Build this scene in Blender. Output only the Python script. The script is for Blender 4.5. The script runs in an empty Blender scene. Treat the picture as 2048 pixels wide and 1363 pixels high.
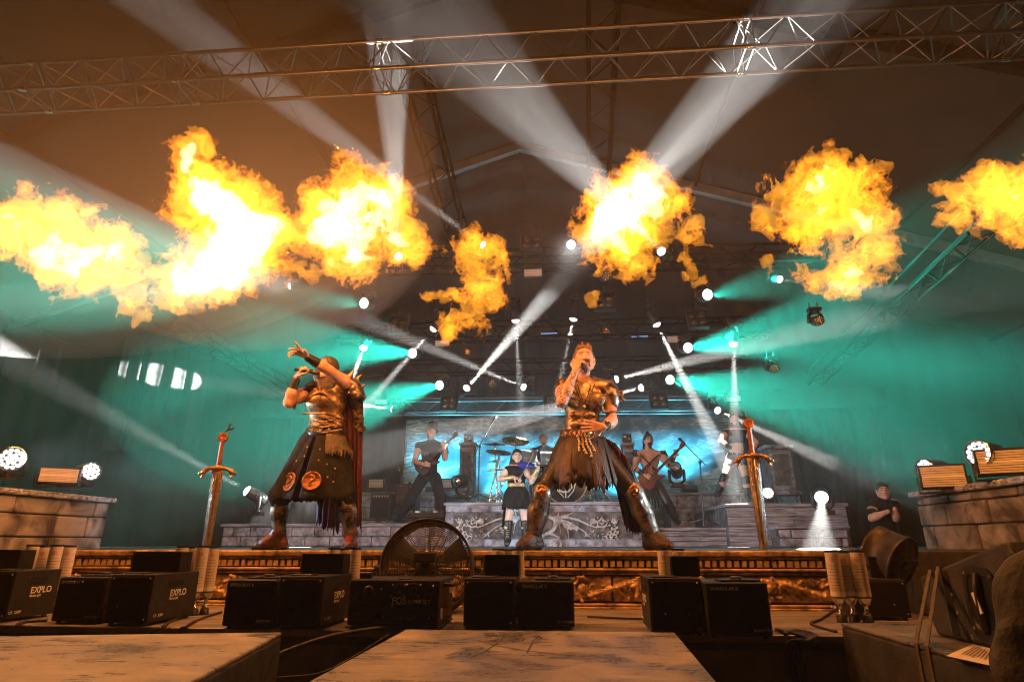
import bpy, math, random
import numpy as np
from mathutils import Vector, Matrix, Euler
R = math.radians
SC = bpy.context.scene
COL = SC.collection

# ------------------------------------------------------------------ camera
CAM_Z, TILT, YAW, FPX = 1.355, R(18.66), R(5.07), 1195.0
cam = bpy.data.cameras.new('camera')
cam.sensor_width = 36.0
cam.lens = FPX / 2048 * 36.0
cam.clip_start, cam.clip_end = 0.05, 200
cam_ob = bpy.data.objects.new('camera', cam)
COL.objects.link(cam_ob)
cam_ob.location = (0, 0, CAM_Z)
cam_ob.rotation_euler = (R(90) + TILT, 0, YAW)
SC.camera = cam_ob

# ------------------------------------------------------------------ world: night sky outside the tent
world = bpy.data.worlds.new('World')
SC.world = world
world.use_nodes = True
wn = world.node_tree
sky = wn.nodes.new('ShaderNodeTexSky')
sky.sky_type = 'NISHITA'
sky.sun_disc = False
sky.sun_elevation = R(1)
sky.sun_rotation = R(180)
wn.links.new(sky.outputs[0], wn.nodes['Background'].inputs[0])
wn.nodes['Background'].inputs[1].default_value = 0.01
try:
    world.cycles.sampling_method = 'NONE'
except Exception:
    pass

# ------------------------------------------------------------------ render look
SC.view_settings.view_transform = 'Standard'
SC.view_settings.look = 'None'
SC.view_settings.exposure = 0.0
SC.view_settings.gamma = 1.0
SC.cycles.use_denoising = True
SC.cycles.filter_width = 1.1
SC.cycles.use_adaptive_sampling = True
SC.cycles.adaptive_threshold = 0.06
SC.cycles.adaptive_min_samples = 20
SC.cycles.max_bounces = 3
SC.cycles.diffuse_bounces = 2
SC.cycles.glossy_bounces = 2
SC.cycles.volume_bounces = 0
SC.cycles.transparent_max_bounces = 48
SC.cycles.sample_clamp_indirect = 4.0
SC.cycles.caustics_reflective = False
SC.cycles.caustics_refractive = False

# ------------------------------------------------------------------ measuring: photo pixel -> point at a known distance
_f = np.array([-math.sin(YAW) * math.cos(TILT), math.cos(YAW) * math.cos(TILT), math.sin(TILT)])
_r = np.array([math.cos(YAW), math.sin(YAW), 0.0])
_u = np.cross(_r, _f)
def ray(px, py):
    return _f * FPX + _r * (px - 1024) + _u * (681.5 - py)
def at(px, py, Y):
    d = ray(px, py)
    p = d * (Y / d[1])
    return Vector((p[0], Y, p[2] + CAM_Z))
def atz(px, py, z):
    d = ray(px, py)
    p = d * ((z - CAM_Z) / d[2])
    return Vector((p[0], p[1], z))
def onplane(px, py, p0, n):
    d = Vector(ray(px, py))
    o = Vector((0, 0, CAM_Z))
    t = (Vector(p0) - o).dot(n) / d.dot(n)
    return o + d * t
def mpp(Y):                       # metres per photo pixel at distance Y, near the stage
    return (at(1100, 800, Y) - at(1101, 800, Y)).length

STAGE_Z, APRON_Z = 1.30, 0.91
STAGE_Y, APRON_Y = 4.70, 3.46

# ------------------------------------------------------------------ scene graph helpers
def setp(o, label=None, cat=None, group=None, kind=None):
    if label: o['label'] = label
    if cat: o['category'] = cat
    if group: o['group'] = group
    if kind: o['kind'] = kind
    return o
def thing(name, label, cat, loc=(0, 0, 0), group=None, rotz=0.0):
    o = bpy.data.objects.new(name, None)
    COL.objects.link(o)
    o.empty_display_size = 0.1
    o.location = loc
    o.rotation_euler = (0, 0, rotz)
    return setp(o, label, cat, group)
def link(name, data, mat=None, parent=None):
    o = bpy.data.objects.new(name, data)
    COL.objects.link(o)
    if mat is not None and not data.materials:
        data.materials.append(mat)
    if parent is not None:
        o.parent = parent
        o.matrix_parent_inverse = parent_inv(parent)
    return o
def world_of(o):
    m = Matrix.LocRotScale(o.location, o.rotation_euler, o.scale)
    if o.parent:
        return world_of(o.parent) @ o.matrix_parent_inverse @ m
    return m
def parent_inv(p):
    return world_of(p).inverted()

class MB:
    """collects simple shapes in world coordinates; build() links them as one mesh"""
    def __init__(self):
        self.v, self.f, self.s = [], [], []
    def add(self, vs, fs, smooth=False):
        n = len(self.v)
        self.v += [tuple(v) for v in vs]
        self.f += [tuple(i + n for i in f) for f in fs]
        self.s += [smooth] * len(fs)
        return self
    def box(self, c, s, rot=None):
        hx, hy, hz = s[0] / 2, s[1] / 2, s[2] / 2
        vs = [Vector((x, y, z)) for x in (-hx, hx) for y in (-hy, hy) for z in (-hz, hz)]
        if rot is not None:
            m = Euler(rot).to_matrix()
            vs = [m @ v for v in vs]
        c = Vector(c)
        return self.add([v + c for v in vs], [(0, 1, 3, 2), (4, 6, 7, 5), (0, 4, 5, 1), (2, 3, 7, 6), (0, 2, 6, 4), (1, 5, 7, 3)])
    def lohi(self, lo, hi):
        lo, hi = Vector(lo), Vector(hi)
        return self.box((lo + hi) / 2, hi - lo)
    def hexa(self, b, t):        # bottom quad + top quad, both counter-clockwise seen from above
        return self.add(list(b) + list(t), [(3, 2, 1, 0), (4, 5, 6, 7)] + [(i, (i + 1) % 4, 4 + (i + 1) % 4, 4 + i) for i in range(4)])
    def cyl(self, a, b, r0, r1=None, n=12, caps=True, smooth=True):
        a, b = Vector(a), Vector(b)
        r1 = r0 if r1 is None else r1
        d = (b - a).normalized()
        x = d.orthogonal().normalized()
        y = d.cross(x)
        vs = []
        for c, r in ((a, r0), (b, r1)):
            for i in range(n):
                t = 2 * math.pi * i / n
                vs.append(c + (x * math.cos(t) + y * math.sin(t)) * r)
        k = len(self.v)
        self.add(vs, [(i, (i + 1) % n, n + (i + 1) % n, n + i) for i in range(n)], smooth)
        if caps:
            self.f += [tuple(k + i for i in reversed(range(n))), tuple(k + n + i for i in range(n))]
            self.s += [False, False]
        return self
    def lathe(self, prof, o=(0, 0, 0), ax=(0, 0, 1), n=20, smooth=True):   # prof: (radius, height)
        o, d = Vector(o), Vector(ax).normalized()
        x = d.orthogonal().normalized()
        y = d.cross(x)
        vs = []
        for r, h in prof:
            for i in range(n):
                t = 2 * math.pi * i / n
                vs.append(o + d * h + (x * math.cos(t) + y * math.sin(t)) * max(r, 1e-4))
        fs = []
        for j in range(len(prof) - 1):
            for i in range(n):
                k = (i + 1) % n
                fs.append((j * n + i, j * n + k, (j + 1) * n + k, (j + 1) * n + i))
        return self.add(vs, fs, smooth)
    def tube(self, pts, r, n=7, closed=False):
        pts = [Vector(p) for p in pts]
        m = len(pts)
        rs = r if hasattr(r, '__len__') else [r] * m
        vs = []
        up = None
        for i, p in enumerate(pts):
            a = pts[(i - 1) % m] if (closed or i) else p
            b = pts[(i + 1) % m] if (closed or i < m - 1) else p
            d = (b - a).normalized()
            if up is None:
                up = d.orthogonal().normalized()
            up = (up - d * up.dot(d)).normalized()
            w = d.cross(up)
            for k in range(n):
                t = 2 * math.pi * k / n
                vs.append(p + (up * math.cos(t) + w * math.sin(t)) * rs[i])
        fs = []
        for i in range(m if closed else m - 1):
            j = (i + 1) % m
            for k in range(n):
                l = (k + 1) % n
                fs.append((i * n + k, i * n + l, j * n + l, j * n + k))
        if not closed:
            fs += [tuple(reversed(range(n))), tuple((m - 1) * n + k for k in range(n))]
        return self.add(vs, fs, True)
    def prism(self, poly, d):    # planar polygon extruded by vector d
        poly = [Vector(p) for p in poly]
        d = Vector(d)
        n = len(poly)
        nn = sum(((poly[(i + 1) % n] - poly[0]).cross(poly[(i + 2) % n] - poly[0]) for i in range(n - 2)), Vector())
        if nn.dot(d) > 0:
            poly.reverse()
        return self.add(poly + [p + d for p in poly], [tuple(range(n)), tuple(reversed(range(n, 2 * n)))] + [((i + 1) % n, i, n + i, n + (i + 1) % n) for i in range(n)])
    def mesh(self, name):
        me = bpy.data.meshes.new(name)
        me.from_pydata(self.v, [], self.f)
        me.polygons.foreach_set('use_smooth', self.s)
        me.update()
        return me
    def build(self, name, mat, parent=None, bevel=0.0, seg=1):
        o = link(name, self.mesh(name), mat, parent)
        if bevel:
            b = o.modifiers.new('edge', 'BEVEL')
            b.width, b.segments, b.limit_method = bevel, seg, 'ANGLE'
        return o

_unit = {}
def strut(name, a, b, r, mat, parent, n=8):
    """a straight round bar from a to b; all bars of one material share one mesh"""
    key = (mat.name, n)
    if key not in _unit:
        _unit[key] = MB().cyl((0, 0, 0), (0, 0, 1), 1, n=n).mesh('bar')
        _unit[key].materials.append(mat)
    a, b = Vector(a), Vector(b)
    o = link(name, _unit[key], None, parent)
    o.location = a
    o.rotation_euler = (b - a).to_track_quat('Z', 'Y').to_euler()
    o.scale = (r, r, (b - a).length)
    return o
_shared = {}
def inst(name, key, maker, mat, parent, loc, rot=(0, 0, 0), scale=(1, 1, 1)):
    """an object whose mesh data is shared with all alike pieces"""
    if key not in _shared:
        _shared[key] = maker().mesh(name)
        _shared[key].materials.append(mat)
    o = link(name, _shared[key], None, parent)
    o.location, o.rotation_euler, o.scale = loc, rot, scale
    return o
def text(body, loc, size, mat, parent, rot=(R(90), 0, 0), sx=1.0, bold=0.0, align='LEFT'):
    c = bpy.data.curves.new('lettering', 'FONT')
    c.body, c.size, c.extrude, c.offset, c.align_x = body, size, 0.0006, bold, align
    c.resolution_u = 3
    tmp = bpy.data.objects.new('lettering', c)
    COL.objects.link(tmp)
    bpy.context.view_layer.update()
    me = bpy.data.meshes.new_from_object(tmp.evaluated_get(bpy.context.evaluated_depsgraph_get()))
    bpy.data.objects.remove(tmp)
    me.materials.clear()
    o = link('lettering', me, mat, parent)
    o.location, o.rotation_euler, o.scale = loc, rot, (sx, 1, 1)
    return o

# ------------------------------------------------------------------ materials
def mat(name, col, rough=0.6, metal=0.0, var=0.25, scale=6.0, bump=0.0, bscale=None, col2=None, spec=0.5, detail=5.0, lo=0.35, hi=0.65, stretch=(1, 1, 1), rvar=0.15, sheen=0.0):
    m = bpy.data.materials.new(name)
    m.use_nodes = True
    nt = m.node_tree
    b = nt.nodes['Principled BSDF']
    b.inputs['Metallic'].default_value = metal
    b.inputs['Specular IOR Level'].default_value = spec
    if sheen:
        b.inputs['Sheen Weight'].default_value = sheen
    tc = nt.nodes.new('ShaderNodeTexCoord')
    mp = nt.nodes.new('ShaderNodeMapping')
    mp.inputs['Scale'].default_value = stretch
    nt.links.new(tc.outputs['Object'], mp.inputs[0])
    n = nt.nodes.new('ShaderNodeTexNoise')
    n.inputs['Scale'].default_value = scale
    n.inputs['Detail'].default_value = detail
    n.inputs['Roughness'].default_value = 0.62
    nt.links.new(mp.outputs[0], n.inputs['Vector'])
    r = nt.nodes.new('ShaderNodeValToRGB')
    r.color_ramp.elements[0].position, r.color_ramp.elements[1].position = lo, hi
    c2 = col2 or tuple(c * (1 - var) for c in col)
    r.color_ramp.elements[0].color = (*c2, 1)
    r.color_ramp.elements[1].color = (*[min(1, c * (1 + var * 0.5)) for c in col], 1)
    nt.links.new(n.outputs[0], r.inputs[0])
    nt.links.new(r.outputs[0], b.inputs['Base Color'])
    mr = nt.nodes.new('ShaderNodeMapRange')
    mr.inputs[3].default_value, mr.inputs[4].default_value = min(1, rough + rvar), max(0.05, rough - rvar)
    nt.links.new(n.outputs[0], mr.inputs[0])
    nt.links.new(mr.outputs[0], b.inputs['Roughness'])
    if bump:
        n2 = nt.nodes.new('ShaderNodeTexNoise')
        n2.inputs['Scale'].default_value = bscale or scale * 4
        n2.inputs['Detail'].default_value = 6
        nt.links.new(mp.outputs[0], n2.inputs['Vector'])
        bu = nt.nodes.new('ShaderNodeBump')
        bu.inputs['Strength'].default_value = bump
        bu.inputs['Distance'].default_value = 0.02
        nt.links.new(n2.outputs[0], bu.inputs['Height'])
        nt.links.new(bu.outputs[0], b.inputs['Normal'])
    return m
def emit(name, col, strength):
    m = bpy.data.materials.new(name)
    m.use_nodes = True
    nt = m.node_tree
    nt.nodes.clear()
    o = nt.nodes.new('ShaderNodeOutputMaterial')
    e = nt.nodes.new('ShaderNodeEmission')
    e.inputs[0].default_value = (*col, 1)
    e.inputs[1].default_value = strength
    nt.links.new(e.outputs[0], o.inputs[0])
    m.cycles.emission_sampling = 'NONE'
    return m
X = {}
X['alu'] = mat('aluminium_tube', (0.27, 0.26, 0.25), 0.38, 1.0, 0.2, 9)
X['dark_steel'] = mat('dark_steel', (0.10, 0.10, 0.11), 0.45, 0.7, 0.3, 12)
X['black_case'] = mat('black_powder_coat', (0.016, 0.016, 0.017), 0.5, 0.0, 0.35, 14, 0.15, 160, spec=0.35)
X['black_panel'] = mat('matt_black_panel', (0.010, 0.010, 0.011), 0.7, 0.0, 0.3, 20, spec=0.25)
X['black_truss'] = mat('black_coated_truss', (0.008, 0.008, 0.008), 0.95, 0.0, 0.3, 9, spec=0.0)
X['black_plastic'] = mat('black_plastic', (0.02, 0.02, 0.022), 0.42, 0.0, 0.3, 10, spec=0.4)
X['black_cloth'] = mat('black_cloth', (0.014, 0.014, 0.016), 0.9, 0.0, 0.5, 18, 0.3, 60, spec=0.2)
def scuffed(name, base, dust):
    m = mat(name, base, 0.5, 0.0, 0.3, 6, 0.3, 260)
    nt = m.node_tree
    bs = nt.nodes['Principled BSDF']
    tc = next(q for q in nt.nodes if q.type == 'TEX_COORD')
    def noise(scale, stretch, rot, detail=4, dist=0.0):
        mp = nt.nodes.new('ShaderNodeMapping')
        mp.inputs['Scale'].default_value = stretch
        mp.inputs['Rotation'].default_value = (0, 0, rot)
        n = nt.nodes.new('ShaderNodeTexNoise')
        n.inputs['Scale'].default_value, n.inputs['Detail'].default_value, n.inputs['Distortion'].default_value = scale, detail, dist
        n.inputs['Roughness'].default_value = 0.7
        nt.links.new(tc.outputs['Object'], mp.inputs[0])
        nt.links.new(mp.outputs[0], n.inputs['Vector'])
        return n.outputs[0]
    def ramp(v, lo, hi):
        r = nt.nodes.new('ShaderNodeMapRange')
        r.inputs[1].default_value, r.inputs[2].default_value = lo, hi
        nt.links.new(v, r.inputs[0])
        return r.outputs[0]
    def comb(op, a, b):
        q = nt.nodes.new('ShaderNodeMath')
        q.operation = op
        q.use_clamp = True
        for i, v in enumerate((a, b)):
            if isinstance(v, float): q.inputs[i].default_value = v
            else: nt.links.new(v, q.inputs[i])
        return q.outputs[0]
    patches = ramp(noise(3.2, (1, 1, 1), 0.4, 14, 0.6), 0.38, 0.64)
    s1 = ramp(noise(9, (1, 26, 1), 0.35, 3), 0.60, 0.66)
    s2 = ramp(noise(8, (1, 30, 1), 1.2, 3), 0.62, 0.68)
    s3 = ramp(noise(7, (1, 22, 1), 2.4, 3), 0.62, 0.68)
    wiped = ramp(noise(5, (1, 5, 1), 0.15, 6, 1.0), 0.52, 0.60)
    specks = ramp(noise(170, (1, 1, 1), 0, 2), 0.66, 0.72)
    f = comb('MULTIPLY', patches, 0.75)
    f = comb('SUBTRACT', f, comb('MULTIPLY', wiped, 0.35))
    for q in (s1, s2, s3):
        f = comb('ADD', f, comb('MULTIPLY', q, 0.30))
    f = comb('ADD', f, comb('MULTIPLY', specks, 0.5))
    mx = nt.nodes.new('ShaderNodeMix')
    mx.data_type = 'RGBA'
    mx.inputs[6].default_value, mx.inputs[7].default_value = (*base, 1), (*dust, 1)
    nt.links.new(f, mx.inputs[0])
    nt.links.new(mx.outputs[2], bs.inputs['Base Color'])
    nt.links.new(ramp(f, -0.6, 1.6), bs.inputs['Roughness'])
    return m
X['sub_paint'] = scuffed('scuffed_sub_paint', (0.11, 0.105, 0.10), (0.50, 0.46, 0.43))
X['sub_side'] = mat('worn_black_cabinet', (0.045, 0.044, 0.044), 0.5, 0.0, 0.6, 9, 0.5, 220, spec=0.4)
X['deck'] = mat('black_stage_deck', (0.06, 0.058, 0.055), 0.6, 0.0, 0.6, 5, 0.2, 60)
X['apron'] = mat('worn_plywood_deck', (0.20, 0.18, 0.17), 0.62, 0.0, 0.5, 4, 0.25, 70, stretch=(0.6, 3, 1))
X['apron_face'] = mat('dirty_grey_fascia', (0.20, 0.19, 0.18), 0.6, 0.0, 0.4, 3, 0.15, 40)
X['tent'] = mat('tent_membrane', (0.045, 0.042, 0.040), 0.85, 0.0, 0.25, 0.7, 0.1, 3)
X['ground'] = mat('trampled_ground', (0.09, 0.08, 0.07), 0.9, 0.0, 0.5, 2, 0.4, 20)
X['stone'] = mat('grey_stone', (0.40, 0.42, 0.53), 0.85, 0.0, 0.6, 7, 0.9, 22, col2=(0.10, 0.09, 0.095), detail=10)
X['stone_dark'] = mat('dark_stone', (0.16, 0.15, 0.155), 0.85, 0.0, 0.6, 8, 0.8, 26, col2=(0.05, 0.045, 0.05), detail=10)
X['plank'] = mat('weathered_grey_plank', (0.40, 0.42, 0.53), 0.8, 0.0, 0.6, 6, 0.8, 16, col2=(0.11, 0.10, 0.105), stretch=(0.5, 4, 6), detail=10)
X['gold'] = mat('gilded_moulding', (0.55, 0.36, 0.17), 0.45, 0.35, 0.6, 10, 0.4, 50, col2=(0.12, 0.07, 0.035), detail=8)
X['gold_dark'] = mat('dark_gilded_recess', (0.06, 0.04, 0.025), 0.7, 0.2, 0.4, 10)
X['brass_dot'] = mat('brass_screw', (0.7, 0.6, 0.42), 0.3, 1.0, 0.1, 20)
X['label_ink'] = mat('white_print', (0.85, 0.83, 0.78), 0.5, 0.0, 0.1, 20)
X['white_paper'] = mat('white_paper', (0.75, 0.72, 0.66), 0.7, 0.0, 0.1, 12)
X['rubber'] = mat('black_cable_rubber', (0.03, 0.028, 0.027), 0.45, 0.0, 0.3, 20)
X['glass_dark'] = mat('dark_glass', (0.03, 0.03, 0.035), 0.08, 0.0, 0.1, 5, spec=0.8)
X['chrome'] = mat('chrome', (0.75, 0.74, 0.72), 0.18, 1.0, 0.1, 8)

# ------------------------------------------------------------------ implicit surfaces: rounded solids blended into one skin
def nets(Fd, org, h):
    """surface nets: (vertices, quads) of the zero level of a sampled field, negative inside"""
    S = Fd < 0
    nx, ny, nz = Fd.shape
    c = np.zeros((nx - 1, ny - 1, nz - 1), np.int8)
    for i in (0, 1):
        for j in (0, 1):
            for k in (0, 1):
                c += S[i:nx - 1 + i, j:ny - 1 + j, k:nz - 1 + k]
    act = (c > 0) & (c < 8)
    I = np.argwhere(act)
    if not len(I):
        return np.zeros((0, 3)), np.zeros((0, 4), int)
    vid = np.full(act.shape, -1, np.int64)
    vid[act] = np.arange(len(I))
    cor = np.array([(i, j, k) for i in (0, 1) for j in (0, 1) for k in (0, 1)])
    val = np.stack([Fd[I[:, 0] + a, I[:, 1] + b, I[:, 2] + d] for a, b, d in cor], 1).astype(np.float64)
    ps = np.zeros((len(I), 3))
    cn = np.zeros(len(I))
    for e in [(a, b) for a in range(8) for b in range(a + 1, 8) if np.abs(cor[a] - cor[b]).sum() == 1]:
        va, vb = val[:, e[0]], val[:, e[1]]
        x = (va < 0) != (vb < 0)
        t = np.where(x, va / np.where(np.abs(va - vb) < 1e-12, 1, va - vb), 0)
        ps += np.where(x[:, None], cor[e[0]] + t[:, None] * (cor[e[1]] - cor[e[0]]), 0)
        cn += x
    V = (I + ps / cn[:, None]) * h + np.asarray(org)
    Q = []
    for ax in range(3):
        a, b = (ax + 1) % 3, (ax + 2) % 3
        sl0 = [slice(None)] * 3
        sl1 = [slice(None)] * 3
        sl0[ax], sl1[ax] = slice(0, -1), slice(1, None)
        for q in (a, b):
            sl0[q] = sl1[q] = slice(1, -1)
        A, B = S[tuple(sl0)], S[tuple(sl1)]
        for flip, M_ in ((False, A & ~B), (True, ~A & B)):
            J = np.argwhere(M_)
            if not len(J):
                continue
            J[:, a] += 1
            J[:, b] += 1
            quad = []
            for da, db in ((0, 0), (1, 0), (1, 1), (0, 1)):
                K = J.copy()
                K[:, a] -= 1 - da
                K[:, b] -= 1 - db
                quad.append(vid[K[:, 0], K[:, 1], K[:, 2]])
            q = np.stack(quad, 1)
            Q.append(q[:, ::-1] if flip else q)
    return V, np.concatenate(Q)
def quads_mesh(name, V, Q, smooth=True):
    me = bpy.data.meshes.new(name)
    me.vertices.add(len(V))
    me.vertices.foreach_set('co', np.asarray(V, np.float32).ravel())
    me.loops.add(len(Q) * 4)
    me.loops.foreach_set('vertex_index', np.asarray(Q, np.int32).ravel())
    me.polygons.add(len(Q))
    me.polygons.foreach_set('loop_start', np.arange(0, len(Q) * 4, 4, dtype=np.int32))
    me.polygons.foreach_set('use_smooth', np.full(len(Q), smooth))
    me.update(calc_edges=True)
    me.validate()
    return me
def upnoise(shape, cell, seed):
    """smooth random field on a grid, one random value every `cell` samples"""
    rng = np.random.default_rng(seed)
    cells = cell if hasattr(cell, '__len__') else (cell,) * 3
    a = rng.uniform(-1, 1, [int(math.ceil(s / c)) + 3 for s, c in zip(shape, cells)]).astype(np.float32)
    for ax, s in enumerate(shape):
        t = np.arange(s) / cells[ax]
        i = t.astype(int)
        w = t - i
        w = (w * w * (3 - 2 * w)).astype(np.float32)
        sh = [1, 1, 1]
        sh[ax] = s
        w = w.reshape(sh)
        a = np.take(a, i, ax) * (1 - w) + np.take(a, i + 1, ax) * w
    return a
def sample(G, P):
    """trilinear look-up of grid G at fractional indices P (list of three arrays)"""
    I, W = [], []
    for ax in range(3):
        p = np.clip(P[ax], 0, G.shape[ax] - 1.001)
        i = p.astype(np.int32)
        I.append(i)
        W.append((p - i).astype(np.float32))
    out = 0
    for a in (0, 1):
        for b in (0, 1):
            for c in (0, 1):
                w = (W[0] if a else 1 - W[0]) * (W[1] if b else 1 - W[1]) * (W[2] if c else 1 - W[2])
                out = out + G[I[0] + a, I[1] + b, I[2] + c] * w
    return out
class Sdf:
    def __init__(self):
        self.p = []
    def cone(self, a, b, ra, rb=None, k=0.03, sub=False):
        self.p.append(('c', np.array(a, float), np.array(b, float), ra, ra if rb is None else rb, k, sub))
        return self
    def chain(self, pts, rs, k=0.02, sub=False):
        for i in range(len(pts) - 1):
            self.cone(pts[i], pts[i + 1], rs[i], rs[i + 1], k, sub)
        return self
    def ell(self, c, r, rot=(0, 0, 0), k=0.03, sub=False):
        self.p.append(('e', np.array(c, float), np.array(r, float), np.array(Euler(rot).to_matrix()), None, k, sub))
        return self
    def box(self, c, s, rot=(0, 0, 0), rd=0.01, k=0.01, sub=False):
        self.p.append(('b', np.array(c, float), np.array(s, float) / 2, np.array(Euler(rot).to_matrix()), rd, k, sub))
        return self
    def bounds(self):
        lo, hi = [], []
        for q in self.p:
            if q[-1]:
                continue
            l, h = self.bb(q)
            lo.append(l)
            hi.append(h)
        return np.min(lo, 0), np.max(hi, 0)
    def bb(self, q):
        if q[0] == 'c':
            return np.minimum(q[1] - q[3], q[2] - q[4]), np.maximum(q[1] + q[3], q[2] + q[4])
        r = np.abs(q[3]) @ (q[2] if q[0] == 'e' else q[2] + 0.0)
        return q[1] - r, q[1] + r
    def mesh(self, name, h, origin=(0, 0, 0), noise=0.0, ncell=4, seed=1):
        lo, hi = self.bounds()
        lo, hi = lo - 3 * h, hi + 3 * h
        n = np.ceil((hi - lo) / h).astype(int) + 1
        Fd = np.full(n, 0.2, np.float32)
        for q in self.p:
            k, sub = q[-2], q[-1]
            l, u = self.bb(q)
            pad = k + 4 * h
            i0 = np.clip(np.floor((l - pad - lo) / h).astype(int), 0, n - 1)
            i1 = np.clip(np.ceil((u + pad - lo) / h).astype(int) + 1, 1, n)
            if (i1 <= i0).any():
                continue
            ax = [lo[a] + h * np.arange(i0[a], i1[a]) for a in range(3)]
            P = np.stack(np.meshgrid(*ax, indexing='ij'), -1).astype(np.float32)
            if q[0] == 'c':
                a, b = q[1].astype(np.float32), q[2].astype(np.float32)
                d = b - a
                L = float(d @ d) + 1e-12
                t = np.clip(((P - a) @ d) / L, 0, 1)
                D = np.sqrt((((P - a) - t[..., None] * d) ** 2).sum(-1)) - (q[3] + (q[4] - q[3]) * t)
            else:
                W = (P - q[1].astype(np.float32)) @ q[3].astype(np.float32)
                if q[0] == 'e':
                    s = np.sqrt(((W / q[2]) ** 2).sum(-1))
                    g = np.sqrt(((W / (q[2] ** 2)) ** 2).sum(-1)) + 1e-6
                    D = s * (s - 1) / g
                else:
                    e = np.abs(W) - (q[2] - q[4])
                    D = np.sqrt((np.maximum(e, 0) ** 2).sum(-1)) + np.minimum(e.max(-1), 0) - q[4]
            sl = tuple(slice(i0[a], i1[a]) for a in range(3))
            C = Fd[sl]
            if sub:
                D = -D
                hh = np.maximum(k - np.abs(C - D), 0) / max(k, 1e-6)
                Fd[sl] = np.maximum(C, D) + hh * hh * k / 4
            else:
                hh = np.maximum(k - np.abs(C - D), 0) / max(k, 1e-6)
                Fd[sl] = np.minimum(C, D) - hh * hh * k / 4
        if noise:
            Fd += noise * upnoise(Fd.shape, ncell, seed) + noise * 0.5 * upnoise(Fd.shape, max(2, ncell / 2), seed + 1)
        V, Q = nets(Fd, lo, h)
        return quads_mesh(name, V - np.asarray(origin), Q)
    def build(self, name, mat_, parent, h, noise=0.0, ncell=4, seed=1):
        me = self.mesh(name, h, (0, 0, 0), noise, ncell, seed)
        return link(name, me, mat_, parent)

# ================================================================== the setting
def struct(o):
    return setp(o, kind='structure')
g = MB().add([(-60, -40, 0), (60, -40, 0), (60, 60, 0), (-60, 60, 0)], [(0, 1, 2, 3)]).build('ground', X['ground'])
struct(setp(g, 'dark trampled ground under the stage', 'ground'))
st = MB().lohi((-7.4, STAGE_Y, 0.02), (5.9, 15.6, STAGE_Z)).build('stage_floor', X['deck'], bevel=0.004)
struct(setp(st, 'black stage floor of the main stage', 'stage floor'))
AP = MB().lohi((-7.4, APRON_Y, 0.02), (5.9, STAGE_Y - 0.06, APRON_Z)).build('apron_floor', X['apron'])
struct(setp(AP, 'lower worn apron deck in front of the gilded stage front', 'stage apron'))
# apron edge: metal angle and dirty fascia board under it
MB().lohi((-7.4, APRON_Y - 0.030, APRON_Z - 0.030), (5.9, APRON_Y - 0.002, APRON_Z + 0.006)).build('edge_angle', X['alu'], AP, 0.003)
MB().lohi((-7.4, APRON_Y - 0.020, APRON_Z - 0.062), (5.9, APRON_Y - 0.002, APRON_Z - 0.036)).build('edge_channel', X['dark_steel'], AP, 0.003)
for i in range(7):
    x0 = -7.4 + i * 1.9
    MB().lohi((x0 + 0.004, APRON_Y - 0.016, 0.03), (x0 + 1.896, APRON_Y - 0.002, APRON_Z - 0.068)).build('fascia_board', X['apron_face'], AP, 0.003)
# apron deck sheets with joints
for i in range(11):
    x0 = -7.4 + i * 1.21
    MB().lohi((x0 + 0.004, APRON_Y + 0.002, APRON_Z + 0.0005), (x0 + 1.206, STAGE_Y - 0.09, APRON_Z + 0.005)).build('deck_board', X['apron'], AP, 0.002)

# ------------------------------------------------------------------ tent
TX, TAPEX, TSL = -0.95, 11.1, 0.345
EV = 13.0
tent = thing('tent', 'huge dark fabric tent with sloping roof enclosing the whole stage', 'tent', (TX, 5, 0))
def roofz(x):
    return TAPEX - abs(x - TX) * TSL
rng = random.Random(4)
for s in (-1, 1):
    mb = MB()
    N, Mm = 16, 24
    vs = []
    for i in range(N + 1):
        for j in range(Mm + 1):
            x = TX + s * EV * i / N
            y = -12 + 29 * j / Mm
            sag = -0.10 * math.sin(math.pi * (((y + 2) % 5) / 5)) + rng.uniform(-0.02, 0.02)
            vs.append((x, y, roofz(x) + 0.18 + sag))
    fs = [(i * (Mm + 1) + j, i * (Mm + 1) + j + 1, (i + 1) * (Mm + 1) + j + 1, (i + 1) * (Mm + 1) + j) for i in range(N) for j in range(Mm)]
    mb.add(vs, fs, True).build('roof', X['tent'], tent)
    vs, fs = [], []
    for j in range(137):
        y = -12 + 29 * j / 136
        w = 0.10 * math.sin(j * 1.7) + 0.05 * math.sin(j * 0.61)
        for z in (0, 2.5, roofz(TX + s * EV) + 0.2):
            vs.append((TX + s * (EV + w * (1 - 0.3 * z / 6.5)), y, z))
    for j in range(136):
        for k in range(2):
            fs.append((j * 3 + k, j * 3 + 3 + k, j * 3 + 4 + k, j * 3 + 1 + k))
    MB().add(vs, fs, True).build('tent_wall', X['tent'], tent)
for y, nm in ((17, 'tent_wall'), (-12, 'tent_wall')):
    vs, fs = [], []
    for i in range(121):
        x = TX - EV + 2 * EV * i / 120
        w = 0.12 * math.sin(i * 1.3) + 0.06 * math.sin(i * 0.47)
        for z in (0, 3, roofz(x) + 0.2):
            vs.append((x, y + w, z))
    for i in range(120):
        for k in range(2):
            fs.append((i * 3 + k, i * 3 + 3 + k, i * 3 + 4 + k, i * 3 + 1 + k))
    MB().add(vs, fs, True).build(nm, X['tent'], tent)
X['rafter'] = mat('pale_rafter_profile', (0.55, 0.53, 0.50), 0.45, 0.6, 0.15, 3)
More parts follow.
